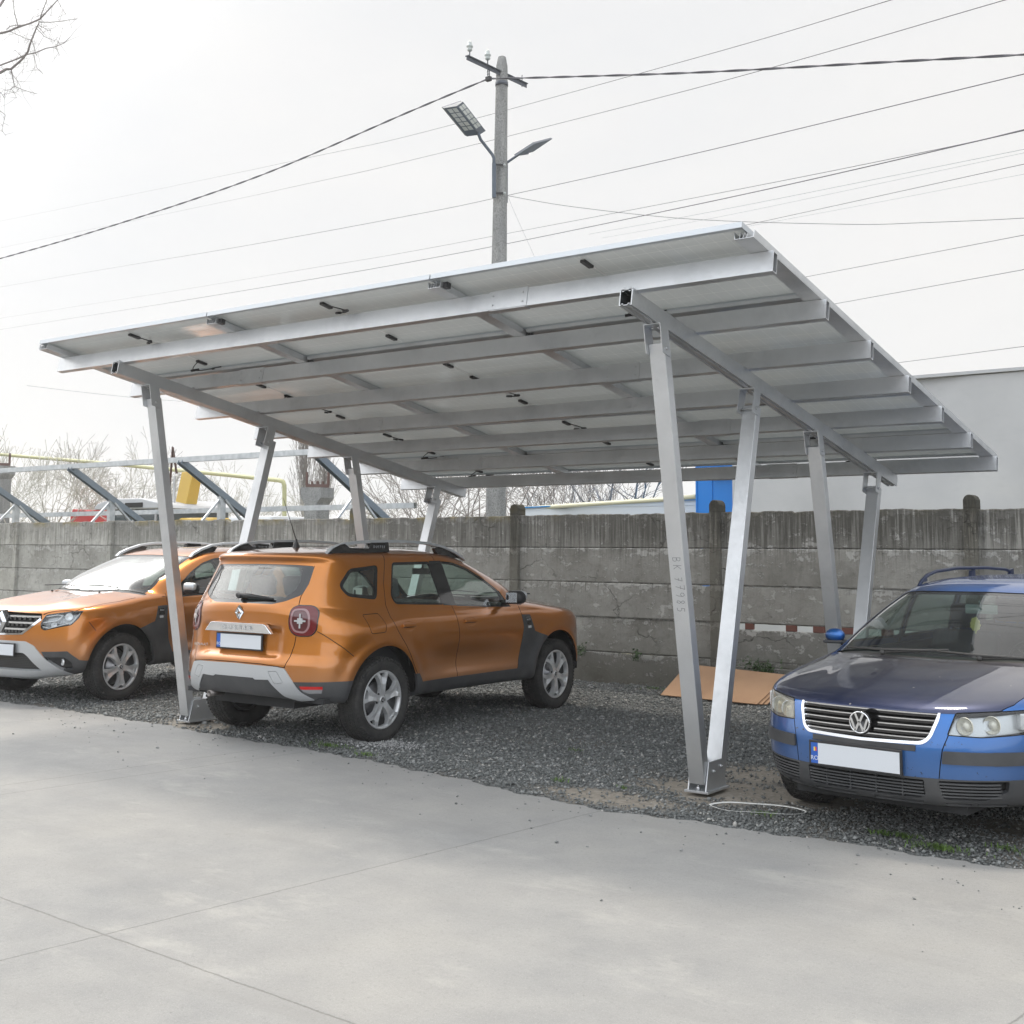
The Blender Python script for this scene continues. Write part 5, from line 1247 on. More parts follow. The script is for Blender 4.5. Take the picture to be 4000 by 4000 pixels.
    mb = MB(); mb.prism([(1.55, .55), (1.60, .98), (1.72, 1.05), (2.10, 1.075), (2.28, 1.06), (2.28, .55)], lambda a, b_: (a, -.76, b_), lambda a, b_: (a, .76, b_)); mb.build('dashboard', m_inner, car, bevel=.02)
    sw = MB(); cc = Vector((1.42, .36, .98)); ax = Vector((-.9, 0, .42)).normalized(); k = ax.orthogonal().normalized(); l = ax.cross(k)
    sw.tube([cc+(k*math.cos(a*math.pi/12)+l*math.sin(a*math.pi/12))*.18 for a in range(25)], .014, 8, cap=False); sw.tube([cc, cc-ax*.2], .03, 8); sw.obox(cc, k*.17, l*.02, ax*.01); sw.obox(cc, l*.17, k*.02, ax*.01); sw.build('steering_wheel', m_black, car)
    for y in (-.37, .37): seat(car, 1.05, y, m_seatl)
    for y in (-.40, .0, .40): seat(car, .28, y, m_seatl, wide=.205, h=.02)
    mb = MB(); mb.tube([(1.60, 0, 1.44), (1.60, 0, 1.40)], .01, 6); mb.obox((1.585, 0, 1.375), (.012, 0, 0), (0, .11, 0), (0, 0, .03)); mb.build('interior_mirror', m_black, car)
    for yy in (.30, -.34):
        mb = MB(); a, _q = S.at('top', 2.31, abs(yy)+.1, .014); a.y = yy+.1; e = Vector((2.33, yy-.45, a.z+.004)); mb.tube([a, (a+e)/2+Vector((0, 0, .014)), e], .006, 6); mb.build('windscreen_wiper', m_black, car)
    for yy in (-.38, .38):
        p, q = S.at('top', 2.56, abs(yy), .004); mb = MB(); mb.sphere((p.x, yy, p.z), .012, 8, 6); mb.build('washer_jet', m_black, car)
    return car, S
def f_mesh(t, b):
    tcn = N('ShaderNodeTexCoord', t); sp = N('ShaderNodeSeparateXYZ', t); t.links.new(tcn.outputs['Object'], sp.inputs[0])
    a = mth(t, 'ADD', mth(t, 'DIVIDE', sp.outputs[1], .030), 0); c = mth(t, 'DIVIDE', sp.outputs[2], .018); row = mth(t, 'MODULO', mth(t, 'FLOOR', c), 2.0)
    fa = mth(t, 'ABSOLUTE', mth(t, 'SUBTRACT', mth(t, 'FRACT', mth(t, 'ADD', a, mth(t, 'MULTIPLY', row, .5))), .5)); fc = mth(t, 'ABSOLUTE', mth(t, 'SUBTRACT', mth(t, 'FRACT', c), .5))
    l = mth(t, 'MAXIMUM', mth(t, 'GREATER_THAN', fa, .40), mth(t, 'GREATER_THAN', fc, .36)); t.links.new(mixc(t, l, (.004,.004,.004), (.055,.055,.057)), b.inputs['Base Color'])
suv, S1 = make_suv()
suv.location = (-3.94, .20, .0); suv.rotation_euler = (0, 0, 1.597)
tag(suv, 'orange SUV seen from behind under the carport, tail lights and number plate facing the camera', 'car', 'orange cars parked under and beside the carport')
def dup(o, parent=None):
    c = o.copy(); scn.collection.objects.link(c); c.parent = parent
    for ch in list(o.children): dup(ch, c)
    return c
suv2 = dup(suv); suv2.location = (-8.2, 3.12, 0); suv2.rotation_euler = (0, 0, -1.465)
suv2['label'] = 'orange SUV parked nose out at the left edge with headlights and grille facing the camera'
# ------------------------------------------------------------------ the blue estate car (nose at x = 0, tail towards -x)
def wag_rows():
    #   t   xf    zf    ys    zsf   zsr   xr    zr    nF   nR   cf    cr
    return [
    (0,   -.16, .235, .770, .240, .25, -4.55, .32, 2.6, 3.2, -.95, -3.9),
    (.6,  -.06, .255, .820, .265, .27, -4.64, .36, 2.6, 3.2, -.95, -3.9),
    (1,   -.02, .31, .850, .32, .34, -4.69, .42, 2.6, 3.4, -.95, -3.9),
    (2,   -.000, .42, .866, .43, .46, -4.70, .52, 2.6, 3.6, -.95, -3.9),
    (3,   -.000, .53, .872, .54, .58, -4.69, .62, 2.6, 3.8, -.95, -3.9),
    (4,   -.018, .61, .873, .64, .69, -4.63, .70, 2.6, 4.0, -.95, -3.9),
    (5,   -.052, .69, .872, .735, .79, -4.62, .80, 2.7, 4.0, -.97, -3.9),
    (5.6, -.080, .735, .868, .775, .845, -4.61, .88, 2.8, 4.0, -1.0, -3.9),
    (6.2, -.14, .770, .862, .80, .87, -4.60, .92, 2.9, 4.0, -1.05, -3.9),
    (7,   -.35, .820, .856, .83, .893, -4.59, .95, 3.1, 4.0, -1.15, -3.9),
    (8,   -.65, .874, .850, .862, .912, -4.575, .97, 3.4, 4.0, -1.35, -3.9),
    (9,   -.92, .915, .842, .893, .930, -4.56, .985, 3.8, 4.0, -1.55, -3.9),
    (10,  -1.04, .932, .828, .925, .955, -4.54, 1.00, 4.0, 4.0, -1.75, -3.9),
    (11,  -1.37, 1.095, .775, 1.085, 1.095, -4.46, 1.12, 4.0, 4.0, -2.10, -3.8),
    (12,  -1.67, 1.230, .715, 1.225, 1.235, -4.38, 1.24, 4.0, 4.0, -2.4, -3.8),
    (13,  -1.93, 1.328, .660, 1.325, 1.335, -4.31, 1.335, 4.0, 4.0, -2.6, -3.8),
    (13.6, -2.08, 1.370, .615, 1.370, 1.378, -4.26, 1.375, 3.6, 3.6, -2.7, -3.7),
    (14.3, -2.30, 1.402, .50, 1.410, 1.410, -4.15, 1.402, 3.0, 3.0, -2.8, -3.6),
    (15.2, -2.55, 1.420, .25, 1.432, 1.428, -3.95, 1.418, 2.4, 2.4, -2.9, -3.5),
    (16,  -2.70, 1.428, .001, 1.438, 1.434, -3.8, 1.424, 2, 2, -2.95, -3.45)]
def wag_disp(G):
    x, y, z = G[..., 0], G[..., 1], G[..., 2]; w_ = sstep((np.abs(y)-.55)/.25); dy = np.zeros_like(x)
    for cx in (-.91, -3.615):
        r = np.hypot(x-cx, z-.34); dy += .014*np.exp(-((r-.39)/.05)**2)*(z > .2)*sstep((.85-z)/.2)
    mid = np.exp(-((x+2.25)/.85)**4); dy -= mid*.012*np.exp(-((z-.50)/.15)**2); dy += mid*.006*np.exp(-((z-.80)/.05)**2)
    G = G.copy(); G[..., 1] = y-dy*w_
    # bonnet: raised centre panel with crisp shoulders running to the grille corners
    ly = .40+(-x)*.17; bo = (x > -1.1)*(z > .74)*sstep((-.12-x)/.15)*sstep((x+1.08)/.12)
    G[..., 2] = z+bo*(.007*sstep((ly-np.abs(y))/.11))
    return G
def f_paintb(t, b):
    f_paint((.006, .125, .42), (.008, .040, .19), .06, (.12,.13,.15))(t, b)
    lk = [l for l in t.links if l.to_socket == b.inputs['Base Color']][0].from_socket
    tcn = N('ShaderNodeTexCoord', t); pos = tcn.outputs['Object']; sp = N('ShaderNodeSeparateXYZ', t); t.links.new(pos, sp.inputs[0])
    # chipped lacquer along the bumper edges
    ez = mth(t, 'MULTIPLY', rng_(t, mth(t, 'ABSOLUTE', mth(t, 'SUBTRACT', sp.outputs[2], .575)), .0, .035, .14, 0), mth(t, 'GREATER_THAN', sp.outputs[0], -.12))
    ez2 = rng_(t, mth(t, 'ABSOLUTE', mth(t, 'SUBTRACT', sp.outputs[2], .42)), .0, .05, .09, 0)
    k = mth(t, 'GREATER_THAN', mth(t, 'ADD', noise(t, 42, 5, .7, vec=pos), mth(t, 'ADD', ez, ez2)), .715)
    k = mth(t, 'MULTIPLY', k, mth(t, 'GREATER_THAN', sp.outputs[0], -.35)); k = mth(t, 'MULTIPLY', k, mth(t, 'LESS_THAN', sp.outputs[2], .62))
    c = mixc(t, k, lk, (.022,.025,.032))
    # droppings and pale specks on the bonnet
    vo = N('ShaderNodeTexVoronoi', t, Scale=9.0); t.links.new(pos, vo.inputs['Vector'])
    k2 = mth(t, 'MULTIPLY', mth(t, 'LESS_THAN', vo.outputs['Distance'], .055), mth(t, 'GREATER_THAN', sp.outputs[2], .74)); c = mixc(t, mth(t, 'MULTIPLY', k2, .7), c, (.38,.36,.33))
    t.links.new(c, b.inputs['Base Color'])
def f_hood(t, b):  # same blue paint darkened for the dark roof it mirrors, plus real dust
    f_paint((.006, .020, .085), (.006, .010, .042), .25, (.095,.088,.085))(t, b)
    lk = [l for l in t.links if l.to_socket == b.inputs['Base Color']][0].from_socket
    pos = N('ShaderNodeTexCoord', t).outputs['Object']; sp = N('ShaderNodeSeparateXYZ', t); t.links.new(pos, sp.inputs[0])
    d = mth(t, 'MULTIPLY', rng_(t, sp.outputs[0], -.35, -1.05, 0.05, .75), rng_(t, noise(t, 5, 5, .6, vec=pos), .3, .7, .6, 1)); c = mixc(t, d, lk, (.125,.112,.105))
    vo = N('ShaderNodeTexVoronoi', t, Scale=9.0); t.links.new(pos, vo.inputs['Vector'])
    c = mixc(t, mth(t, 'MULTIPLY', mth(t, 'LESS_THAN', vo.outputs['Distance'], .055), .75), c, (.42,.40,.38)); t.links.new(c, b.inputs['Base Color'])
m_bluep = mat('worn blue metallic paint', (.01,.1,.4), .4, .5, coat=1, fn=f_paintb); m_hood = mat('dusty shaded blue bonnet', (.01,.03,.15), .4, .5, coat=1, fn=f_hood)
def make_wagon():
    car = empty('parked_car'); S = Shell(wag_rows(), 6, 60, 84, 36, wag_disp)
    for cx in (-.91, -3.615): S.cut('arch', circ(cx, .335, .365, 0, 360, 40), 'side', ('body',), cond=lambda c: c[1] < -.5)
    F_ = lambda c: c[0] > -.9
    S.cut('clad', [(-.02, .398), (.95, .398), (.95, .15), (-.02, .15)], 'front', ('body',), cond=F_)
    S.cut('clad', [(-4.8, .15), (-.5, .15), (-.5, .33), (-4.2, .33), (-4.8, .40)], 'side', ('body',), cond=lambda c: c[0] < -.9)
    # lower intakes
    S.cut('slot', rpoly([(-.02, .388), (.335, .388), (.335, .305), (.30, .288), (-.02, .288)], .008), 'front', ('clad',), cond=F_)
    S.cut('slot', rpoly([(.405, .388), (.70, .392), (.69, .335), (.60, .292), (.42, .288)], .012), 'front', ('clad',), cond=F_)
    for a, b_ in ((.05, .32), (.42, .54), (.56, .68)): S.cut('slot', [(a, .272), (b_, .272), (b_-.01, .256), (a, .256)], 'front', ('clad',), cond=F_)
    # grille opening with chrome frame
    S.cut('grille_rim', rpoly([(-.02, .738), (.405, .739), (.405, .70), (.372, .60), (.335, .568), (-.02, .560)], [0, .004, .03, .05, .03, 0]), 'front', ('body',), cond=F_)
    S.cut('grille', rpoly([(-.02, .76), (.398, .76), (.388, .70), (.357, .608), (.322, .583), (-.02, .575)], [0, .004, .03, .045, .03, 0]), 'front', ('grille_rim',), cond=F_)
    # head lamps
    hl = rpoly([(.445, .622), (.475, .738), (.60, .748), (.72, .756), (.80, .760), (.835, .735), (.825, .66), (.79, .632), (.60, .615)], .012)
    S.cut('hl_rim', hl, 'front', ('body',), cond=F_); S.cut('lens', inset(hl, .006), 'front', ('hl_rim',))
    # rubber strip, shut lines
    S.cut('strip', rpoly([(.432, .543), (.90, .540), (.90, .472), (.425, .478)], .008), 'front', ('body',), cond=F_); S.cut('strip', [(-.60, .540), (-.20, .543), (-.20, .474), (-.56, .474)], 'side', ('body',), cond=lambda c: c[1] < -.5)
    S.seam([(.452, .62), (.430, .55), (.418, .47), (.410, .398)], 'front', .005, cond=F_)
        # bonnet panel
    hood = [(-.02, -.02), (-.065, .30), (-.10, .44), (-.145, .52), (-.24, .65), (-.36, .705), (-.60, .735), (-.90, .745), (-1.10, .735), (-1.16, .70), (-1.10, .55), (-1.06, .3), (-1.045, -.02)]
    S.cut('hood', hood, 'top', ('body', 'ws', 'ws_rim', 'grille_rim', 'grille'), cond=lambda c: c[2] > .729); 
    ho = inset(hood, -.006)
    S.seam([p for p in hood[2:10]], 'top', .006, ('body', 'hood'), cond=lambda c: c[2] > .735)
    # screens and side glass
    ws = rpoly([(-.02, .945), (.50, .942), (.735, .938), (.72, 1.00), (.65, 1.20), (.59, 1.312), (.45, 1.324), (-.02, 1.330)], .02)
    S.cut('ws_rim', ws, 'front', ('body',), cond=lambda c: c[0] < -.9 and c[0] > -2.2)
    S.cut('ws', [(-.02, .965), (.50, .962), (.70, .958), (.69, 1.00), (.625, 1.20), (.568, 1.295), (.45, 1.305), (-.02, 1.312)], 'front', ('ws_rim',))
    S.cut('cowl', [(-1.035, -.02), (-1.05, .3), (-1.095, .55), (-1.15, .72), (-1.21, .73), (-1.17, .62), (-1.11, .3), (-1.095, -.02)], 'top', ('body', 'ws_rim', 'ws', 'hood'), cond=lambda c: c[2] < .975)
    for nm, po in (('w1', [(-1.45, .975), (-1.55, 1.03), (-1.90, 1.225), (-2.12, 1.30), (-2.32, 1.315), (-2.35, .975)]), ('w2', [(-2.42, .975), (-2.40, 1.318), (-3.15, 1.318), (-3.28, .985)]), ('w3', [(-3.38, .99), (-3.25, 1.31), (-4.05, 1.29), (-4.22, 1.01)])):
        pp = rpoly(po, .03); S.cut('surround', pp, 'side', ('body',)); S.cut(nm, inset(pp, .012), 'side', ('surround',))
    S.cut('rw', rpoly([(-.02, 1.03), (.50, 1.03), (.46, 1.30), (-.02, 1.31)], .02), 'rear', ('body',), cond=lambda c: c[0] < -4.0)
    S.cut('tail', rpoly([(.48, .78), (.80, .80), (.80, .95), (.52, .95)], .02), 'rear', ('body',), cond=lambda c: c[0] < -4.2)
    S.seam([(-1.36, .95), (-1.33, .7), (-1.36, .34)], 'side', .005); S.seam([(-2.37, .97), (-2.36, .34)], 'side', .005); S.seam([(-3.32, .98), (-3.18, .62)], 'side', .005)
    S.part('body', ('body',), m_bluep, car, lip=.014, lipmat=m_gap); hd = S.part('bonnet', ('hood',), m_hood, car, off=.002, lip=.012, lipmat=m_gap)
    S.part('panel_gap', ('seam',), m_gap, car, off=-.010)
    S.part('cladding', ('clad',), m_clad, car, off=.003, lip=.03); S.part('intake', ('slot',), m_gap, car, off=-.03); S.part('bumper_strip', ('strip',), m_clad, car, off=.012, lip=.02, split=True)
    S.part('grille_back', ('grille',), m_gap, car, off=-.05); S.part('grille_frame', ('grille_rim',), m_chrome, car, off=.008, lip=.03)
    S.part('windscreen', ('ws',), g_dusty, car, off=-.004); S.part('windscreen_border', ('ws_rim',), m_black2, car, off=-.004); S.part('cowl_panel', ('cowl',), mat('dusty cowl', (.07,.066,.062), .8), car, off=-.018)
    S.part('window_surround', ('surround',), m_black2, car, off=-.003)
    for t_, nm in (('w1', 'front_door_window'), ('w2', 'rear_door_window'), ('w3', 'load_bay_window')): S.part(nm, (t_,), g_side, car, off=-.006, split=True)
    S.part('rear_window', ('rw',), g_rear, car, off=-.003); S.part('tail_light', ('tail',), m_red, car, off=.004, split=True)
    S.part('headlight_border', ('hl_rim',), m_gap, car, off=-.004, lip=.03)
    for q, (sd_, lm_) in enumerate((('r', m_dull), ('l', m_refl))):
        S.part('headlight', ('lens',), g_lamp if sd_ == 'l' else glass('yellowed lens', (.78,.75,.62), .12, 1.45, dust=.35), car, off=.002, sides=(sd_,)); S.part('headlight_bowl', ('lens',), mat('bowl '+sd_, (.55,.54,.48) if sd_ == 'r' else (.50,.52,.53), .3, .5), car, off=-.055, sides=(sd_,))
        sg = -1 if sd_ == 'r' else 1
        for (yy, zz, rr_) in ((.545, .682, .046), (.665, .685, .047)):
            p, n_ = S.at('front', yy, zz, -.046); p.y *= sg; dq = Vector((1, sg*.12, 0)).normalized(); k = dq.orthogonal().normalized(); l = dq.cross(k); rings = []
            for (r_, d_) in ((rr_, .040), (rr_*1.06, .038), (rr_*.98, .030), (rr_*.72, .012), (rr_*.60, .010), (rr_*.55, .022), (rr_*.30, .034), (.001, .037)): rings += [p+dq*d_+(k*math.cos(a*math.pi/14)+l*math.sin(a*math.pi/14))*r_ for a in range(28)]
            mb = MB(); mb.add(rings, [(i*28+a, i*28+(a+1) % 28, (i+1)*28+(a+1) % 28, (i+1)*28+a) for i in range(7) for a in range(28)], 0, True); mb.build('lamp_reflector', lm_, car, fixn=False)
        p, n_ = S.at('front', .765, .695, -.03); p.y *= sg; mb = MB(); mb.obox(p, Vector((.02, -sg*.02, 0)), Vector((.012, sg*.025, 0)), (0, 0, .045)); mb.build('indicator_lamp', m_frost, car, bevel=.008)
    # grille slats, fins in the lower intakes
    def strips(name, zs_, ya, yb, th, dp, m, off, both=True, n=22, parent=car):
        for zz in zs_:
            for sg in ((-1, 1) if both else (0,)):
                Q = []
                for k in range(n+1):
                    yy = ya+(yb-ya)*k/n; yy = yy*sg if both else yy; p, _ = S.at('front', abs(yy), zz, off); p.y = yy; p.z = zz; Q.append(p)
                V = []
                for p in Q: V += [p+Vector((-dp, 0, -th)), p+Vector((dp, 0, -th)), p+Vector((dp, 0, th)), p+Vector((-dp, 0, th))]
                fs = [(i*4+k, i*4+(k+1) % 4, i*4+4+(k+1) % 4, i*4+4+k) for i in range(n) for k in range(4)]+[(0, 1, 2, 3), (n*4+3, n*4+2, n*4+1, n*4)]
                MB().add(V, fs).build(name, m, parent)
    for zz, ym in ((.722, .39), (.690, .384), (.658, .374), (.626, .362), (.598, .345)):
        strips('grille_slat', [zz-.004], -ym, ym, .010, .012, m_black2, -.022, both=False, n=30); strips('slat_trim', [zz+.003], -ym, ym, .0032, .004, m_chrome, -.006, both=False, n=30)
    strips('intake_fin', [.372, .355, .338, .321, .304], -.33, .33, .0042, .012, m_clad, -.008, both=False, n=20)
    strips('intake_fin', [.374, .357, .340, .323, .306], .41, .665, .0042, .012, m_clad, -.008, n=14)
    for yy in (-.22, -.075, .075, .22):
        p, _ = S.at('front', abs(yy), .338, -.012); mb = MB(); mb.obox((p.x, yy, .338), (.01, 0, 0), (0, .003, 0), (0, 0, .048)); mb.build('intake_rib', m_clad, car)
    # plate and its black carrier, badge
    p, _ = S.at('front', .0, .465, .0)
    mb = MB(); mb.box(p.x-.01, p.x+.012, -.295, .235, .395, .415); mb.build('plate_carrier', m_clad, car)
    mb = MB(); Q = []; 
    for k in range(21):
        yy = -.30+.60*k/20; q, _ = S.at('front', abs(yy), .553, .003); q.y = yy; q.z = .553; Q.append(q)
    V = []
    for q in Q: V += [q+Vector((0, 0, -.022)), q+Vector((.004, 0, -.020)), q+Vector((.004, 0, .008)), q+Vector((0, 0, .010))]
    mb.add(V, [(i*4+k, i*4+(k+1) % 4, i*4+4+(k+1) % 4, i*4+4+k) for i in range(20) for k in range(4)]); mb.build('bumper_insert', m_clad, car)
    plate(car, (p.x+.016, -.03, .466), (0, 1, 0), (0, 0, 1), h=.112, flag=True)
    ec = Vector((-.005, 0, .657)); mb = MB()
    mb.lathe([(0, .0), (.060, .0), (.064, .006), (.062, .014), (.056, .016), (.0545, .012), (0, .012)], origin=(ec.x, 0, ec.z), axis='x', n=40); em = mb.build('badge', m_black2, car)
    mb = MB(); mb.lathe([(.0525, .012), (.0535, .020), (.0600, .020), (.0610, .012)], origin=(ec.x, 0, ec.z), axis='x', n=40, closed=True); mb.build('badge_ring', m_chrome, em)
    def bar(a, b_, w_=.0062):
        A = Vector((ec.x+.016, a[0], ec.z+a[1])); B = Vector((ec.x+.016, b_[0], ec.z+b_[1])); d = (B-A); mb.obox((A+B)/2, d/2, Vector((.005, 0, 0)), Vector((0, -d.z, d.y)).normalized()*w_)
    mb = MB()
    bar((-.024, .050), (-.004, .006)); bar((.024, .050), (.004, .006))
    bar((-.048, .022), (-.024, -.046)); bar((-.024, -.046), (-.002, .000)); bar((.048, .022), (.024, -.046)); bar((.024, -.046), (.002, .000))
    mb.build('badge_letters', m_chrome, em)
    # mirrors, wipers, rails
    for sg in (-1, 1):
        mi_ = empty('door_mirror'); mi_.parent = car
        mb = MB(); mb.sphere((-1.52, sg*.905, 1.012), 1, 20, 14, 0, (.052, .072, .050)); o_ = mb.build('mirror_shell', m_bluep, mi_)
        for p_ in o_.data.polygons: p_.use_smooth = True
        mb = MB(); mb.obox((-1.52, sg*.895, .970), (.045, sg*.015, 0), (-.015, .062, 0), (0, 0, .012)); mb.build('mirror_base', m_clad, mi_, bevel=.010)
        mb = MB(); mb.tube([(-1.53, sg*.79, .955), (-1.53, sg*.86, .965)], [.03, .022], 8); mb.build('mirror_arm', m_clad, mi_)
        mb = MB(); pts = [(-2.18, 1.352), (-2.24, 1.385), (-2.34, 1.425), (-2.50, 1.452), (-2.9, 1.474), (-3.5, 1.474), (-3.95, 1.458), (-4.08, 1.435), (-4.14, 1.39)]
        mb.tube([(a, sg*.575, b_) for a, b_ in pts], [.010, .014, .014, .013, .013, .013, .013, .014, .012], 8)
        for a in (-2.26, -3.20, -4.06): mb.prism([(a-.05, 1.38), (a+.05, 1.38), (a+.025, 1.455 if a < -2.3 else 1.39), (a-.045, 1.465 if a < -2.3 else 1.42)], lambda u_, v_: (u_, sg*.575-.012, v_), lambda u_, v_: (u_, sg*.575+.012, v_))
        mb.build('roof_rail', mat('dark blue rail', (.02,.03,.07), .35, .3), car)
    for (a, b_, c_) in (((-1.13, -.62), (-1.09, -.36), (-1.12, .06)), ((-1.09, .0), (-1.085, .26), (-1.16, .64))):
        def sp(q, o): p, n_ = S.at('top', q[0], abs(q[1]), o); p.y = q[1]; return p
        mb = MB(); mb.tube([sp(b_, .010), sp(c_, .030)], [.010, .005], 6); mb.tube([sp(a, .034), sp(b_, .030), sp(c_, .022)], [.006, .009, .006], 6); mb.sphere(tuple(sp(b_, .012)), .02, 10, 6); mb.build('windscreen_wiper', mat('dusty wiper', (.06,.058,.056), .7), car)
    for sg in (-1, 1):
        for x in (-.91, -3.615):
            wheel('wheel', car, x, sg*.755, .317, .205, .205, sg, spokes=7, style='I')
            V = []; ar = 26
            for yy in (sg*.50, sg*.855):
                for k in range(ar+1): a = R(-3+186*k/ar); V.append((x+.367*math.cos(a), yy, .335+.367*math.sin(a)))
            MB().add(V, [(k, k+1, ar+2+k, ar+1+k) for k in range(ar)]+[tuple(range(ar+1))], 0, True).build('wheel_arch_liner', m_gap, car, fixn=False)
    mb = MB(); mb.box(-4.5, -.2, -.50, .50, .20, .36); mb.box(-3.2, -1.35, -.80, .80, .23, .33); mb.build('underbody', m_inner, car)
    mb = MB(); mb.box(-4.4, -1.3, -.78, .78, .34, .38); mb.box(-4.3, -1.35, -.80, -.765, .36, .93); mb.box(-4.3, -1.35, .765, .80, .36, .93); mb.box(-1.36, -1.30, -.7, .7, .38, .90); mb.build('cabin_floor', m_inner, car)
    mb = MB(); mb.prism([(-1.75, .45), (-1.72, .84), (-1.60, .915), (-1.25, .93), (-1.16, .91), (-1.16, .45)], lambda a, b_: (a, -.72, b_), lambda a, b_: (a, .72, b_)); mb.build('dashboard', m_inner, car, bevel=.02)
    for y in (-.36, .36): seat(car, -2.10, y, m_seat, h=-.11)
    for y in (-.36, .36): seat(car, -3.0, y, m_seat, wide=.30, h=-.10)
    sw = MB(); cc = Vector((-1.82, .36, .86)); ax = Vector((-.9, 0, .42)).normalized(); k = ax.orthogonal().normalized(); l = ax.cross(k)
    sw.tube([cc+(k*math.cos(a*math.pi/12)+l*math.sin(a*math.pi/12))*.18 for a in range(25)], .014, 8, cap=False); sw.obox(cc, k*.17, l*.02, ax*.01); sw.obox(cc, l*.17, k*.02, ax*.01); sw.build('steering_wheel', m_black, car)
    mb = MB(); mb.tube([(-1.80, 0, 1.27), (-1.83, 0, 1.235)], .008, 6); mb.obox((-1.835, 0, 1.215), (.010, 0, 0), (0, .105, 0), (0, 0, .030)); mb.build('interior_mirror', mat('mirror back', (.25,.30,.29), .3), car, bevel=.006)
    # pierced pale yellow leaf shaped air freshener on a thread
    fr = empty('air_freshener'); fr.parent = car
    pts = []
    for a in range(0, 360, 10): r_ = .034*(1+.09*math.cos(R(a*9)))*(1+.40*(math.sin(R(a)) > 0)*abs(math.sin(R(a)))**4); pts.append((r_*math.cos(R(a)), r_*1.15*math.sin(R(a))))
    mb = MB(); mb.prism(pts, lambda a, b_: (-1.80, a-.03, 1.11+b_), lambda a, b_: (-1.797, a-.03, 1.11+b_)); mb.box(-1.80, -1.797, -.035, -.025, 1.055, 1.08); mb.build('freshener_leaf', mat('yellow card', (.62,.52,.16), .6), fr)
    mb = MB(); mb.tube([(-1.80, -.03, 1.15), (-1.825, -.01, 1.21)], .0012, 4); mb.build('thread', m_white, fr)
    return car, S
if 'NOBUILD' not in globals():
    wag, S2 = make_wagon(); wag.location = (1.35, -.75, 0); wag.rotation_euler = (0, 0, -1.67)
    tag(wag, 'worn dark blue estate car with chipped bumper parked nose out at the right edge', 'car')
# ------------------------------------------------------------------ what stands beyond the wall
CAMP = Vector((3.742, -7.308, 1.583)); FPX = 27.954/24*4000
def dray(px, py): return fw+rr*((px-2000)/FPX)+uu*(-(py-1651)/FPX)
def at(px, py, D): return CAMP+dray(px, py)*D
def atz(px, py, z): d = dray(px, py); return CAMP+d*((z-CAMP.z)/d.z)
def tube_obj(name, pts, r, m, parent=None, n=8, **k): return MB().tube(pts, r, n, **k).build(name, m, parent, fixn=False)
m_conc_pole = mat('pole concrete', rough=.9, fn=lambda t, b: (t.links.new(mixc(t, rng_(t, noise(t, 55, 4, .7), .48, .60, 0, .7), ramp(t, noise(t, 3, 5, mscale=(3, 3, .6)), [(.3, (.23,.235,.235)), (.7, (.36,.36,.35))]), (.10,.10,.10)), b.inputs['Base Color'])) and None)
# utility pole
pole = empty('utility_pole', (-7.12, 7.16, 0)); tag(pole, 'tall tapered grey concrete utility pole rising behind the carport with a crossarm on top', 'utility pole')
Tm = Matrix.Translation((7.12, -7.16, 0))
def P_(o): o.matrix_parent_inverse = Tm; return o
pt, pb = Vector((-6.61, 6.57, 8.99)), Vector((-7.16, 7.22, -.1)); mb = MB(); rings = []; fs = []
oct_ = [(math.copysign(abs(math.cos(a*math.pi/8+.39))**.6, math.cos(a*math.pi/8+.39)), math.copysign(abs(math.sin(a*math.pi/8+.39))**.6, math.sin(a*math.pi/8+.39))) for a in range(16)]
for k, (t_, s_) in enumerate(((0, .155), (.5, .112), (.97, .078), (.985, .075), (1.0, .052))):
    c = pb.lerp(pt, t_); rings += [c+Vector((a*s_, b_*s_, 0)) for a, b_ in oct_]
for k in range(4):
    for a in range(16): fs.append((k*16+a, k*16+(a+1) % 16, (k+1)*16+(a+1) % 16, (k+1)*16+a))
fs.append(tuple(64+a for a in range(16))); mb.add(rings, fs, 0, False); P_(mb.build('shaft', m_conc_pole, pole))
m_irona = mat('painted iron', (.10,.11,.13), .6, .3); m_porc = mat('porcelain', (.42,.45,.44), .3)
az_ = 8.72; a0, a1 = atz(1700+340*.3623, 100+345*.3623, az_), atz(1700+985*.3623, 100+650*.3623, az_)
d = (a1-a0).normalized(); n_ = Vector((0, 0, 1)).cross(d)
ca = P_(MB().obox((a0+a1)/2, d*((a1-a0).length/2), n_*.006, Vector((0, 0, .032))).build('crossarm', m_irona, pole)); 
ca2 = P_(MB().obox((a0+a1)/2+Vector((0, 0, .03)), d*((a1-a0).length/2), n_*.032, Vector((0, 0, .006))).build('crossarm_flange', m_irona, pole))
pc = pb.lerp(pt, .955); P_(MB().lathe([(.098, -.03), (.098, .03), (.085, .03), (.085, -.03)], origin=pc, axis='z', n=16, closed=True).build('pole_clamp', m_irona, pole))
for fr in (.045, .335):
    c = a0.lerp(a1, fr)+Vector((0, 0, .03)); io = P_(MB().lathe([(0, .24), (.022, .235), (.032, .21), (.034, .18), (.05, .165), (.05, .15), (.036, .14), (.036, .12), (.042, .11), (.03, .09), (.018, .085), (0, .085)], origin=c, axis='z', n=14).build('insulator', m_porc, pole)); P_(MB().tube([c, c+Vector((0, 0, .10))], .009, 6).build('insulator_pin', m_irona, pole))
for fr in (.55, .92):
    c = a0.lerp(a1, fr); P_(MB().tube([c-Vector((0, 0, .05)), c+Vector((0, 0, .14))], .007, 6).build('empty_pin', m_irona, pole))
ch0 = a0.lerp(a1, .35); ch1 = at(1700+575*.3623, 100+575*.3623, 17.75); 
mb = MB()
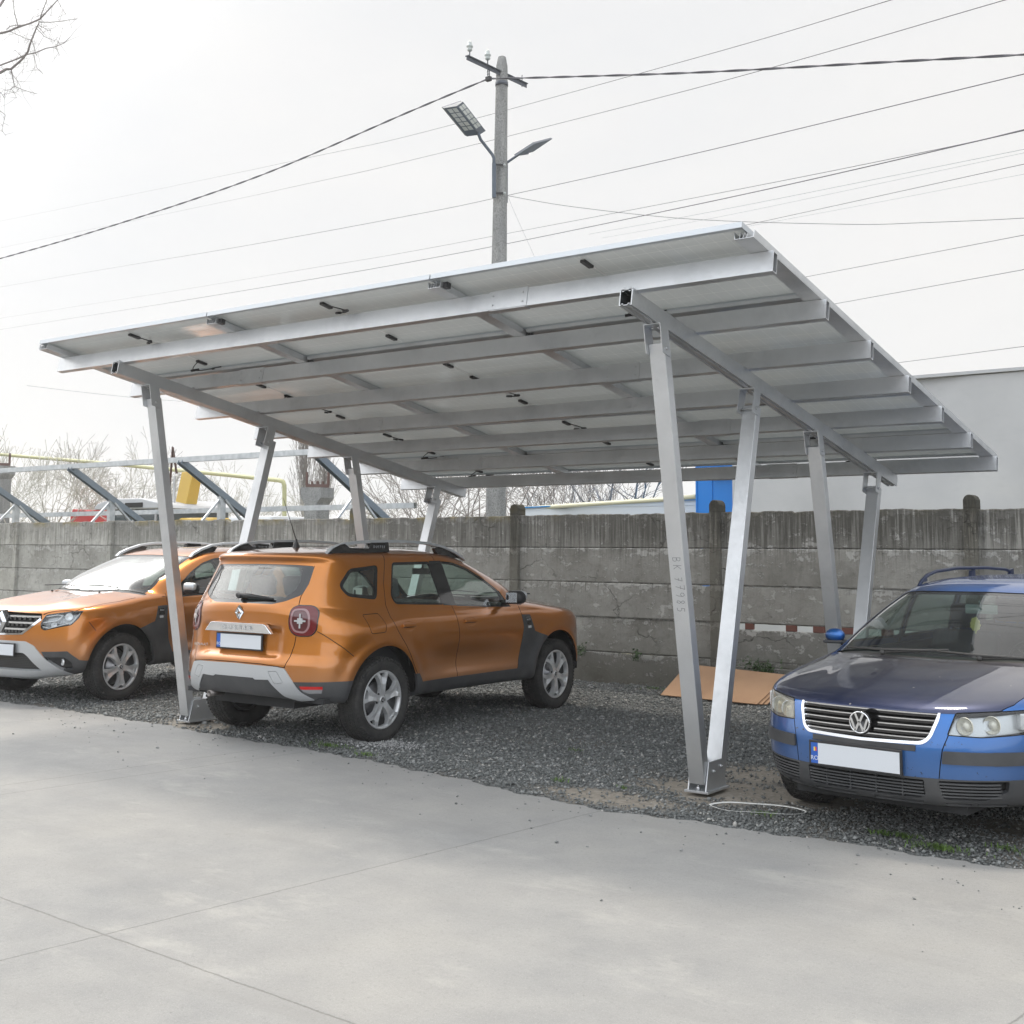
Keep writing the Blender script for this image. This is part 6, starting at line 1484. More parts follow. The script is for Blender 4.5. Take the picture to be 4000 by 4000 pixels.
for k in range(7):
    c = ch0.lerp(ch1, (k+.5)/7.5); mb.tube([c+Vector((.02*math.cos(a*math.pi/4)*(k % 2 == 0)+.006*math.cos(a), .02*math.cos(a*math.pi/4)*(k % 2 == 1), .026*math.sin(a*math.pi/4))) for a in range(9)], .005, 5, cap=False)
P_(mb.build('hanger_chain', m_irona, pole)); P_(MB().obox(ch1, Vector((.045, .0, 0)), Vector((0, .03, 0)), Vector((0, 0, .035))).build('cable_clamp', m_black, pole, bevel=.01))
# two solar street lamps strapped to the pole
m_lampb = mat('lamp housing', (.10,.12,.15), .5, .3); m_led = mat('led lens', (.50,.52,.49), .25, coat=.5)
def cpx(x, y): return 1700+x*.3623, 100+y*.3623
l1 = empty('street_lamp', tuple(at(*cpx(630, 1700), 17.8))); tag(l1, 'left solar street lamp on the utility pole, its grid of LED lenses showing', 'street lamp', 'solar street lamps on the utility pole')
def Q_(o, root): o.matrix_parent_inverse = Matrix.Translation(-Vector(root.location)); return o
A, B, C__, D_ = at(*cpx(95, 890), 16.85), at(*cpx(300, 820), 17.2), at(*cpx(545, 1135), 18.05), at(*cpx(345, 1195), 17.7)
nn = (B-A).cross(D_-A).normalized(); nn = -nn if nn.dot(CAMP-A) > 0 else nn
m0, m1 = (A+B)/2-nn*.055, (C__+D_)/2-nn*.055
Q_(MB().add([A, B, C__, D_, A+nn*.03, B+nn*.03, C__+nn*.03, D_+nn*.03, m0, m1], [(0, 8, 9, 3), (8, 1, 2, 9), (4, 7, 6, 5), (0, 4, 5, 1, 8), (3, 9, 2, 6, 7), (0, 3, 7, 4), (1, 5, 6, 2)]).build('lamp_housing', m_lampb, l1), l1)
for wing, (e0, e1) in enumerate(((A, D_), (B, C__))):
    for i in range(5):
        for j in range(2):
            u0, u1 = .05+i*.155, .05+i*.155+.125; v0, v1 = .14+j*.40, .14+j*.40+.33
            def S_(u_, v_): a = m0.lerp(m1, u_); b_ = e0.lerp(e1, u_); return a.lerp(b_, v_)-nn*.006
            q = [S_(u0, v0), S_(u1, v0), S_(u1, v1), S_(u0, v1)]; Q_(MB().add(q+[p+nn*.004 for p in q], [(0, 1, 2, 3), (7, 6, 5, 4), (0, 4, 5, 1), (1, 5, 6, 2), (2, 6, 7, 3), (3, 7, 4, 0)]).build('led_lens', m_led, l1), l1)
Q_(MB().add([A+nn*.045, B+nn*.045, C__+nn*.045, D_+nn*.045, A+nn*.031, B+nn*.031, C__+nn*.031, D_+nn*.031], [(0, 1, 2, 3), (7, 6, 5, 4), (0, 4, 5, 1), (1, 5, 6, 2), (2, 6, 7, 3), (3, 7, 4, 0)]).build('solar_cell', mat('lamp solar cell', (.05,.07,.14), .12, coat=1), l1), l1)
Q_(MB().tube([m0.lerp(m1, .93), at(*cpx(490, 1230), 17.85), at(*cpx(615, 1390), 17.85), at(*cpx(632, 1430), 17.85), at(*cpx(634, 1860), 17.85)], .024, 10).build('lamp_arm', m_lampb, l1), l1)
Q_(MB().obox(at(*cpx(634, 1670), 17.80), rr*.030, fw*.02, uu*.255).build('bracket_channel', m_lampb, l1), l1)
for yy in (1500, 1805): Q_(MB().obox(at(*cpx(700, yy), 17.86), rr*.075, fw*.006, uu*.012).build('strap', m_black, l1), l1)
l2 = empty('street_lamp', tuple(at(*cpx(770, 1700), 18.0))); tag(l2, 'right solar street lamp on the utility pole, seen as a flat pale panel', 'street lamp', 'solar street lamps on the utility pole')
A, B, C__, D_ = at(*cpx(1246, 1208), 18.7), at(*cpx(1055, 1258), 18.2), at(*cpx(848, 1392), 17.9), at(*cpx(1035, 1350), 18.35)
nn = (B-A).cross(D_-A).normalized(); nn = nn if nn.z > 0 else -nn
Q_(MB().add([A, B, C__, D_, A-nn*.035, B-nn*.035, C__-nn*.035, D_-nn*.035], [(0, 1, 2, 3), (7, 6, 5, 4), (0, 4, 5, 1), (1, 5, 6, 2), (2, 6, 7, 3), (3, 7, 4, 0)]).build('lamp_housing', m_lampb, l2), l2)
f_ = lambda p: p.lerp((A+B+C__+D_)/4, .04)+nn*.003
Q_(MB().add([f_(A), f_(B), f_(C__), f_(D_)], [(0, 1, 2, 3)]).build('solar_cell', mat('lamp cell pale', (.30,.34,.40), .15, coat=1), l2), l2)
Q_(MB().tube([at(*cpx(1000, 1375), 18.2), at(*cpx(900, 1390), 18.1), at(*cpx(772, 1478), 18.1), at(*cpx(770, 1500), 18.1), at(*cpx(768, 1910), 18.1)], .020, 10).build('lamp_arm', m_lampb, l2), l2)
for yy in (1502, 1808): Q_(MB().sphere(at(*cpx(748, yy), 17.85), .022, 8, 6).build('strap_bolt', m_porc, l2), l2)
# overhead wires
m_wire = mat('wire', (.10,.10,.115), .6); m_wire2 = mat('pale wire', (.30,.32,.34), .6)  # greys lightened to imitate wires washed out by sky glare
def wire(pts, r, label, m=None, group='thin overhead wires', twist=False, n=5):
    P = [at(*p) for p in pts]
    if len(P) == 2: Pq = [P[0].lerp(P[1], k/16)-Vector((0, 0, .0)) for k in range(17)]
    else:
        Pq = []
        for i in range(len(P)-1):
            p0, p1, p2, p3 = P[max(i-1, 0)], P[i], P[i+1], P[min(i+2, len(P)-1)]
            for k in range(10):
                f = k/10; Pq.append(.5*((2*p1)+(-p0+p2)*f+(2*p0-5*p1+4*p2-p3)*f**2+(-p0+3*p1-3*p2+p3)*f**3))
        Pq.append(P[-1])
    if twist:
        L_ = [0]
        for a, b_ in zip(Pq[:-1], Pq[1:]): L_.append(L_[-1]+(b_-a).length)
        F2 = []; k = 0; s_ = 0
        while s_ < L_[-1]:
            while k < len(L_)-2 and L_[k+1] < s_: k += 1
            F2.append(Pq[k].lerp(Pq[k+1], (s_-L_[k])/max(L_[k+1]-L_[k], 1e-6))); s_ += .06
        mb = MB()
        for ph in (0, math.pi):
            mb.tube([p+(uu*math.cos(i*.06*2*math.pi/.95+ph)+fw*math.sin(i*.06*2*math.pi/.95+ph))*r*.95 for i, p in enumerate(F2)], r, 6)
        o = mb.build('twisted_cable', m or m_wire, fixn=False)
    else: o = MB().tube(Pq, r*.62, n).build('overhead_wire', m or m_wire, fixn=False)
    tag(o, label, 'wire', None if twist else group); return o
CX, CY = 1700+575*.3623, 100+572*.3623
wire([(CX, CY, 17.75), (2100, 303, 17.2), (2700, 284, 15.5), (3400, 246, 13.8), (4000, 213, 12.5), (4500, 180, 11.5)], .0085, 'thick twisted black cable running from the utility pole to the right edge', twist=True)
wire([(CX, CY, 17.75), (1600, 436, 19), (1000, 692, 22), (450, 878, 25), (0, 1010, 28), (-500, 1140, 31)], .0085, 'thick twisted black cable sagging from the utility pole down to the left edge', twist=True)
wire([(3900, -125, 12.5), (3480, 0, 13), (2700, 231, 17), (1600, 530, 27), (1180, 621, 34), (600, 742, 70), (-300, 925, 170)], .0075, 'uppermost thin wire crossing the sky and leaving the picture at the top')
wire([(4400, -140, 11.5), (3925, 0, 12), (2700, 349, 17), (1600, 627, 27), (1180, 722, 34), (600, 845, 70), (-300, 1030, 170)], .0075, 'thin wire just below the uppermost one, passing close over the left street lamp arm')
wire([(4500, 168, 11), (4000, 289, 12), (2700, 603, 17), (1983, 763, 22), (1600, 842, 27), (870, 975, 37), (300, 1070, 75), (-400, 1190, 170)], .009, 'dark wire passing the foot of the street lamp brackets on the pole')
wire([(4500, 385, 11), (4000, 506, 12), (3600, 596, 13.4), (2700, 775, 18), (1600, 983, 29), (1200, 1050, 38), (500, 1165, 70), (-300, 1290, 140)], .0065, 'thin upper wire of the close pair meeting at the right edge')
wire([(4500, 392, 11), (4000, 509, 12), (2700, 803, 17), (1600, 1024, 27), (770, 1165, 40), (300, 1240, 75), (-400, 1350, 170)], .010, 'thicker lower wire of the close pair meeting at the right edge')
wire([(4500, 480, 14), (4000, 583, 15), (2800, 823, 21), (2300, 915, 26)], .0055, 'faint pale wire, first below the close pair at the right edge', m_wire2)
wire([(4500, 490, 14), (4000, 597, 15), (2830, 843, 21), (2350, 930, 26)], .004, 'faintest pale wire, second below the close pair at the right edge', m_wire2)
wire([(4500, 530, 13), (4000, 641, 14), (2910, 880, 20), (2300, 1010, 27)], .0065, 'thin dark wire ending behind the top corner of the carport roof')
wire([(4500, 585, 14), (4000, 680, 15), (3350, 805, 19), (2700, 925, 25)], .004, 'faint pale wire just above the long sagging wire', m_wire2)
wire([(1985, 765, 17.9), (2240, 808, 17.5), (2700, 856, 16.5), (3300, 876, 15), (3600, 870, 14.4), (4000, 852, 13.6), (4500, 818, 12.8)], .0060, 'sagging thin wire strung from the pole to the right, crossing the others')
wire([(4500, 820, 13), (4000, 918, 14), (3140, 1083, 19), (2700, 1165, 23)], .0065, 'single thin wire above the upper half of the right roof edge')
wire([(4500, 962, 13), (4000, 1053, 14), (3255, 1188, 19), (2800, 1270, 23)], .0065, 'single thin wire over the middle of the right roof edge')
wire([(4500, 1290, 14), (4000, 1353, 15), (3500, 1418, 19), (3000, 1480, 24)], .0065, 'lowest thin wire, just above the grey hall roof at right')
wire([(1985, 768, 17.9), (2010, 830, 17.9), (2082, 990, 17.9), (2120, 1080, 17.9)], .0035, 'short thin stay wire dropping from the pole towards the roof', m_wire2)
wire([(105, 1506, 30), (350, 1535, 32), (567, 1557, 34), (716, 1568, 36)], .007, 'faint far wire low at left behind the first carport legs', m_wire2)
# grey hall on the right with a bright blue booth, low white shed with a pipe
def f_hall(t, b):
    pos = N('ShaderNodeTexCoord', t).outputs['Object']
    c = ramp(t, noise(t, .7, 6, .62, vec=pos, dist=.2), [(.3, (.40,.405,.415)), (.55, (.45,.455,.46)), (.75, (.50,.50,.495))])
    c = mixc(t, rng_(t, noise(t, 2.6, 5, .7, vec=pos, mscale=(.7, 1, 2.2)), .55, .75, 0, .35), c, (.36,.365,.37))
    t.links.new(c, b.inputs['Base Color']); bump(t, b, noise(t, .9, 4, .55, vec=pos, dist=.3), .18, .08)
m_hall = mat('grey tarpaulin hall', rough=.55, fn=f_hall)
hall = empty('hall', (0, 9.8, 0)); tag(hall, 'large pale grey hall with a plain wall behind the fence at right', 'building')
ih = Matrix.Translation((0, -9.8, 0))
mb = MB(); nx, nz = 60, 18; V = []
for j in range(nz+1):
    for i in range(nx+1):
        x = -4.46+18.46*i/nx; z = -.1+4.17*j/nz; V.append((x, 9.8+.035*math.sin(x*1.9+z*1.1)+.02*math.sin(x*4.3-z*2.7), z+(.0 if j < nz else .012*math.sin(x*3))))
mb.add(V, [(j*(nx+1)+i, j*(nx+1)+i+1, (j+1)*(nx+1)+i+1, (j+1)*(nx+1)+i) for j in range(nz) for i in range(nx)], 0, True); o = mb.build('front_wall', m_hall, hall, fixn=False); o.matrix_parent_inverse = ih
o = MB().add([(-4.46, 9.84, -.1), (-4.46, 22, -.1), (-4.46, 22, 4.07), (-4.46, 9.84, 4.07)], [(0, 3, 2, 1)]).build('side_wall', m_hall, hall, fixn=False); o.matrix_parent_inverse = ih
o = MB().box(-4.50, 14.1, 9.74, 22, 4.075, 4.12).build('roof', mat('hall roof trim', (.42,.43,.44), .5), hall); o.matrix_parent_inverse = ih
bo = empty('booth', (-4.7, 10.5, 0)); tag(bo, 'bright blue metal booth with ribbed sheet walls showing above the fence between the near legs', 'booth'); ib = Matrix.Translation((4.7, -10.5, 0))
m_bl = mat('bright blue sheet', (.008,.19,.62), .4, 0)
mb = MB(); mb.box(-5.46, -3.9, 10.5, 12.5, -.1, 3.3); mb.build('wall', m_bl, bo).matrix_parent_inverse = ib
for x in (-5.44, -5.16, -4.78): MB().box(x-.012, x+.012, 10.485, 10.4995, -.1, 3.28).build('wall_rib', m_bl, bo).matrix_parent_inverse = ib
MB().box(-5.60, -3.8, 10.3, 12.6, 3.3, 3.38).build('roof', mat('blue roof', (.01,.12,.45), .5), bo).matrix_parent_inverse = ib
MB().box(-5.15, -4.8, 10.40, 10.48, 2.80, 2.86).build('lamp', m_black, bo).matrix_parent_inverse = ib
sh = empty('shed', (-8, 12, 0)); tag(sh, 'low white walled shed with a thin blue roof edge behind the fence centre', 'shed'); is_ = Matrix.Translation((8, -12, 0))
MB().box(-10.1, -5.2, 12, 16, -.1, 2.44).build('wall', mat('white render', (.62,.66,.70), .7), sh).matrix_parent_inverse = is_
MB().add([(-10.2, 11.95, 2.445), (-5.2, 11.95, 2.565), (-5.2, 16, 2.565), (-10.2, 16, 2.445), (-10.2, 11.95, 2.42), (-5.2, 11.95, 2.54), (-5.2, 16, 2.54), (-10.2, 16, 2.42)], [(0, 1, 2, 3), (7, 6, 5, 4), (0, 4, 5, 1), (1, 5, 6, 2), (2, 6, 7, 3), (3, 7, 4, 0)]).build('roof', mat('blue edge', (.02,.22,.55), .5), sh).matrix_parent_inverse = is_
MB().add([(-10.08, 11.99, 2.42), (-5.2, 11.99, 2.42), (-5.2, 11.99, 2.54), (-10.08, 11.99, 2.425)], [(0, 1, 2, 3)]).build('fascia', mat('white fascia', (.60,.65,.70), .6), sh, fixn=False).matrix_parent_inverse = is_
m_pipe = mat('cream pipe', (.60,.58,.42), .5); m_ypipe = mat('yellow green pipe', (.46,.45,.25), .5)
cp = tube_obj('insulated_pipe', [at(2035, 1988, 24), at(2200, 1976, 23), at(2590, 1951, 20.5), at(2720, 1940, 19.8)], .040, m_pipe); tag(cp, 'cream coloured pipe running above the white shed roof', 'pipe')
gp = tube_obj('gas_pipe', [at(-300, 1750, 40), at(0, 1775, 38), at(387, 1807, 34), at(900, 1856, 29), at(1090, 1876, 27.5), at(1106, 1882, 27.4), at(1111, 1896, 27.4), at(1111, 2060, 27.4), at(1111, 2200, 27.4)], .052, m_ypipe); tag(gp, 'elevated yellow green gas pipe bending down to the ground behind the steel frames', 'pipe')
# galvanised rack structure beyond the wall
rack = empty('steel_rack', (-15, 9, 0)); tag(rack, 'galvanised steel mounting rack of slanted beams and posts standing beyond the wall at left', 'steel frame'); ir = Matrix.Translation((15, -9, 0))
def rk(mb, name, parent=rack): o = mb.build(name, m_galv, parent); (setattr(o, 'matrix_parent_inverse', ir) if parent is rack else None); return o
def chan(mb, A, B, w_, h_, up=(0,0,1)):
    A, B = Vector(A), Vector(B); d = (B-A).normalized(); s_ = d.cross(Vector(up)).normalized(); u_ = s_.cross(d); L2 = (B-A)/2; c = (A+B)/2
    mb.obox(c, L2, s_*w_, u_*.003); mb.obox(c+s_*w_-u_*h_*.5, L2, s_*.003, u_*h_*.5); mb.obox(c-s_*w_-u_*h_*.5, L2, s_*.003, u_*h_*.5); return mb
rk(chan(MB(), (-30, 7.96, 3.385), (-11.3, 7.96, 3.385), .045, .10), 'top_beam')
rk(chan(MB(), (-30, 9.95, 2.425), (-11.10, 9.95, 2.475), .045, .10), 'lower_beam')
Xs = [-26.7, -22.95, -19.19, -15.49, -11.72]
for x in Xs:
    dz = {-19.19: .0, -15.49: .04, -11.72: -.02}.get(x, 0)
    rk(chan(MB(), (x, 7.93, 3.36+dz*.2), (x, 11.6, 1.20+dz), .055, .13, (0, .5, .85)), 'slant_beam').data.materials[0] = mat('dull steel', (.20,.24,.28), .5, .4)
    rk(MB().obox((x-.02, 9.0, 1.30), (.055, 0, 0), (0, .065, 0), (0, 0, 1.42)), 'post')
    rk(chan(MB(), (x-.03, 8.96, 2.62), (x-.03, 8.12, 1.75), .022, .04), 'strut')
    rk(chan(MB(), (x+.05, 9.04, 2.60), (x+.05, 9.95, 1.75), .022, .04), 'strut')
# machines parked behind the rack
ex = empty('excavator', (-21.8, 12, 0)); tag(ex, 'excavator with pale grey cab roof and raised yellow boom behind the rack', 'excavator'); ie = Matrix.Translation((21.8, -12, 0))
m_yel = mat('machine yellow', (.55,.36,.06), .5); m_cabr = mat('cab grey', (.45,.46,.48), .5); m_cabd = mat('cab glass dark', (.05,.07,.08), .15, coat=.6)
def exo(mb, n_, m, **k): mb.build(n_, m, ex, **k).matrix_parent_inverse = ie
exo(MB().box(-23.1, -20.6, 11.6, 13.6, .9, 2.62), 'cab', m_cabd, bevel=.08)
exo(MB().prism([(-23.35, 2.60), (-23.2, 2.72), (-22.6, 2.84), (-21.4, 2.83), (-20.4, 2.66), (-20.3, 2.56), (-23.3, 2.56)], lambda a, b_: (a, 11.4, b_), lambda a, b_: (a, 13.8, b_)), 'cab_roof', m_cabr, bevel=.03)
exo(MB().box(-22.0, -21.3, 11.38, 11.44, 2.60, 2.72), 'work_light_bar', m_gap)
for x in (-22.75, -21.9, -21.0): exo(MB().box(x-.03, x+.03, 11.56, 11.60, 1.0, 2.6), 'window_pillar', m_cabr)
exo(MB().box(-23.3, -18.9, 11.4, 14.2, .4, 1.3), 'chassis', m_yel, bevel=.05); exo(MB().box(-20.3, -19.0, 11.7, 13.9, 1.3, 2.33), 'engine_cover', m_yel, bevel=.06)
exo(MB().add([(-21.22, 12.0, 1.2), (-20.85, 12.0, 1.2), (-20.52, 12.3, 3.52), (-20.98, 12.3, 3.52), (-21.22, 12.45, 1.2), (-20.85, 12.45, 1.2), (-20.52, 12.6, 3.52), (-20.98, 12.6, 3.52)], [(0, 1, 2, 3), (7, 6, 5, 4), (0, 4, 5, 1), (1, 5, 6, 2), (2, 6, 7, 3), (3, 7, 4, 0)]), 'boom', m_yel, bevel=.015)
exo(MB().box(-20.88, -20.80, 11.97, 12.0, 1.3, 3.4), 'boom_ram', m_bolt)
rm = empty('red_machine', (-24.9, 12.5, 0)); tag(rm, 'red steel farm implement frame showing just above the wall at left', 'machine')
o = MB().prism([(-26.0, 2.25), (-24.2, 2.25), (-24.15, 2.5), (-24.5, 2.64), (-25.2, 2.60), (-25.9, 2.66), (-26.0, 2.5)], lambda a, b_: (a+24.9, 0, b_), lambda a, b_: (a+24.9, .5, b_)).build('frame', mat('red machine paint', (.50,.03,.03), .5), rm, bevel=.02)
MB().box(-.9, -.7, .1, .3, 0, 2.3).build('support', mat('red machine paint'), rm); MB().box(.4, .6, .1, .3, 0, 2.3).build('support', mat('red machine paint'), rm)
for q, (px, w_) in enumerate(((2, .42), (1240, .40))):
    D = 26 if q else 32; cps = empty('concrete_pillar', tuple(at(px, 1905 if q else 1800, D))); cps.location.z = 0
    zt = at(px, 1905 if q else 1820, D).z; tag(cps, ['concrete pillar with a steel yoke at the far left edge', 'short concrete pillar with a steel comb on top behind the rack'][q], 'pillar')
    MB().prism([(-w_*.32, 0), (w_*.32, 0), (w_*.32, zt-.35), (w_*.55, zt-.22), (w_*.55, zt), (-w_*.55, zt), (-w_*.55, zt-.22), (-w_*.32, zt-.35)], lambda a, b_: (a*.81, -.2+a*.59, b_), lambda a, b_: (a*.81, .2+a*.59, b_)).build('shaft', m_conc_pole, cps)
    mb = MB(); mb.obox((0, 0, zt+.04), (w_*.5, w_*.36, 0), (-.02, .03, 0), (0, 0, .035))
    for k in range(5 if q else 2): s_ = (-1+2*k/(4 if q else 1)); mb.box(s_*w_*.48-.02, s_*w_*.48+.02, s_*w_*.34-.02, s_*w_*.34+.02, zt+.05, zt+(.34 if abs(s_) == 1 else .14))
    mb.build('steel_comb', mat('rusty steel', (.12,.07,.06), .8), cps)
an = tube_obj('lattice_mast', [at(663, 1900, 30), at(675, 1746, 30), at(690, 1850, 30)], .03, mat('rusty steel')); tag(an, 'thin rusty red pointed mast behind the rack', 'mast')
vb = MB().box(-17.9, -16.4, 11.2, 12.6, .6, 2.33).build('white_van_roof', mat('van white', (.6,.62,.64), .3), bevel=.08); tag(vb, 'white van roof just reaching above the wall behind the rack', 'van')
bpy.data.objects['white_van_roof'].name = 'parked_van'
# bare trees
def f_bark(c1, c2):
    return lambda t, b: (t.links.new(ramp(t, noise(t, 6, 4), [(.3, c1), (.7, c2)]), b.inputs['Base Color'])) and None
m_bark = mat('bark', rough=.9, fn=f_bark((.13,.12,.105), (.23,.215,.20))); m_twig = mat('twigs', rough=.9, fn=f_bark((.24,.215,.20), (.36,.335,.315))); m_bud_glare = mat('glare paled budding twigs', rough=.9, fn=f_bark((.44,.43,.37), (.62,.60,.55)))  # twig colours lightened to imitate backlit glare; real buds on some
def branch(mb, p, d, L0, r, depth, rnd, up=.15, split=(2, 4), wob=.22, spread=.6, nseg=4, minr=.006):
    pts = [p]; rs = [r]; dd = d.copy(); kids = []
    for k in range(nseg):
        dd = (dd+Vector((rnd.gauss(0, wob), rnd.gauss(0, wob), rnd.gauss(0, wob)+up))).normalized() if depth else dd
        pts.append(pts[-1]+dd*(L0/nseg)); rs.append(max(r*(1-.55*(k+1)/nseg), minr)); kids.append((pts[-1], dd.copy(), rs[-1]))
    mb.tube(pts, rs, 5 if r > .04 else 3, cap=False)
    if depth <= 0: return
    for _ in range(rnd.randint(*split)):
        q = kids[rnd.randint(1, nseg-1)]; a = Vector((rnd.gauss(0, 1), rnd.gauss(0, 1), rnd.gauss(0, 1))); a = (a-q[1]*a.dot(q[1])).normalized()
        nd = (q[1]+a*rnd.uniform(.4, 1)*spread*1.6).normalized(); branch(mb, q[0], nd, L0*rnd.uniform(.55, .82), q[2]*.72, depth-1, rnd, up, split, wob, spread, max(3, nseg-1), minr)
    branch(mb, kids[-1][0], kids[-1][1], L0*.7, kids[-1][2]*.85, depth-1, rnd, up, split, wob, spread, max(3, nseg-1), minr)
def tree(x, y, h, seed, label, kind='spread', m=None, group='bare trees beyond the wall', mr=.006):
    rnd = random.Random(seed); t_ = empty('bare_tree', (x, y, -.1)); tag(t_, label, 'tree', group)
    if kind == 'poplar':
        MB().tube([(0, 0, 0), (.03, 0, h*.5), (0, .02, h*.97)], [.14, .09, .015], 6).build('trunk', m_bark, t_, fixn=False); mb = MB()
        for k in range(70):
            z = h*(.25+.72*rnd.random()); a = rnd.random()*6.28; branch(mb, Vector((0, 0, z)), Vector((math.cos(a)*.45, math.sin(a)*.45, 1)).normalized(), (h*.16)*(1.15-z/h*.6), .018, 2, rnd, .5, (1, 2), .10, .28, 3, mr)
        mb.build('crown', m or m_twig, t_, fixn=False); return t_
    th = h*(.16 if kind == 'bush' else .22); MB().tube([(0, 0, 0), (.05, .02, th*.5), (0, 0, th)], [.20*h/6, .15*h/6, .12*h/6], 8).build('trunk', m_bark, t_, fixn=False); mb = MB()
    nb = 7 if kind == 'bush' else 5
    for k in range(nb):
        a = 6.28*k/nb+rnd.random()*.6; tl = rnd.uniform(.5, 1.1) if kind != 'bush' else rnd.uniform(.3, 1.2)
        branch(mb, Vector((0, 0, th*rnd.uniform(.8, 1))), Vector((math.cos(a)*tl, math.sin(a)*tl, 1)).normalized(), h*.27, .058*h/6, 4, rnd, .06, (1, 3), .20, .60, 4, mr)
    mb.build('crown', m or m_twig, t_, fixn=False); return t_
spec = [(-2, 1850, 38, 5.8, 'spread', 'bare tree at the far left edge behind the concrete pillar', m_bud_glare), (150, 1880, 33, 5.6, 'bush', 'budding pale tree left of the red farm implement', m_bud_glare), (300, 1900, 36, 5.2, 'spread', 'bare tree right behind the red farm implement', m_bud_glare), (470, 1840, 40, 6.4, 'spread', 'tall bare tree behind the excavator cab', m_twig), (560, 1880, 36, 5.4, 'bush', 'bare tree beside the yellow boom', m_bud_glare),
        (860, 1930, 37, 5.0, 'bush', 'low budding tree left of the gas pipe bend', m_bud_glare), (960, 1930, 42, 5.0, 'bush', 'low bare tree nearest the gas pipe bend', m_bud_glare), (1350, 1935, 40, 4.6, 'bush', 'low bare tree right of the short concrete pillar', m_bud_glare),
        (1640, 1900, 31, 5.4, 'bush', 'bare tree behind the lower end of the left rafter', m_twig), (1800, 1880, 27, 5.8, 'spread', 'bare tree left of the foot of the utility pole', m_twig), (2010, 1880, 26, 5.6, 'spread', 'bare tree just right of the utility pole', m_twig), (2180, 1880, 27, 5.4, 'bush', 'bare tree above the left end of the white shed', m_twig), (2330, 1880, 28, 5.6, 'bush', 'bare tree above the middle of the white shed', m_twig), (2500, 1870, 25, 6.2, 'spread', 'thick trunked bare tree above the right end of the white shed', m_bark)]
for i, (px, py, D, h, kind, lb, m) in enumerate(spec):
    p = at(px, py, D); tree(p.x, p.y, h, 100+i, lb, kind, m, mr=.0065 if D > 30 else .005)
for i, (px, D, h, lb) in enumerate(((1190, 46, 7.4, 'tall slim bare poplar, taller left one of the pair'), (1262, 46, 6.6, 'tall slim bare poplar, shorter right one of the pair'))):
    p = at(px, 1900, D); tree(p.x, p.y, h, 300+i, lb, 'poplar', m_twig, mr=.008)
# far tree line
rnd = random.Random(5); mb = MB()
for k in range(80):
    px = rnd.uniform(-700, 3000); D = rnd.uniform(60, 95); p = at(px, 2000, D); h = rnd.uniform(2.6, 4.4); c0_ = Vector((p.x, p.y, 0))
    mb.tube([c0_, c0_+Vector((0, 0, h*.5))], [.08, .05], 4, cap=False)
    for _ in range(16):
        a = rnd.random()*6.28; s_ = c0_+Vector((0, 0, h*rnd.uniform(.2, .6))); e_ = s_+Vector((math.cos(a)*h*.28*rnd.random(), math.sin(a)*h*.28*rnd.random(), h*rnd.uniform(.2, .45))); mb.tube([s_, (s_+e_)/2+Vector((rnd.gauss(0, .1), rnd.gauss(0, .1), 0)), e_], [.03, .022, .010], 3, cap=False)
o = mb.build('tree_line', m_bud_glare, fixn=False); tag(o, 'far pale bare woodland along the horizon beyond the wall', 'woodland', kind='stuff')
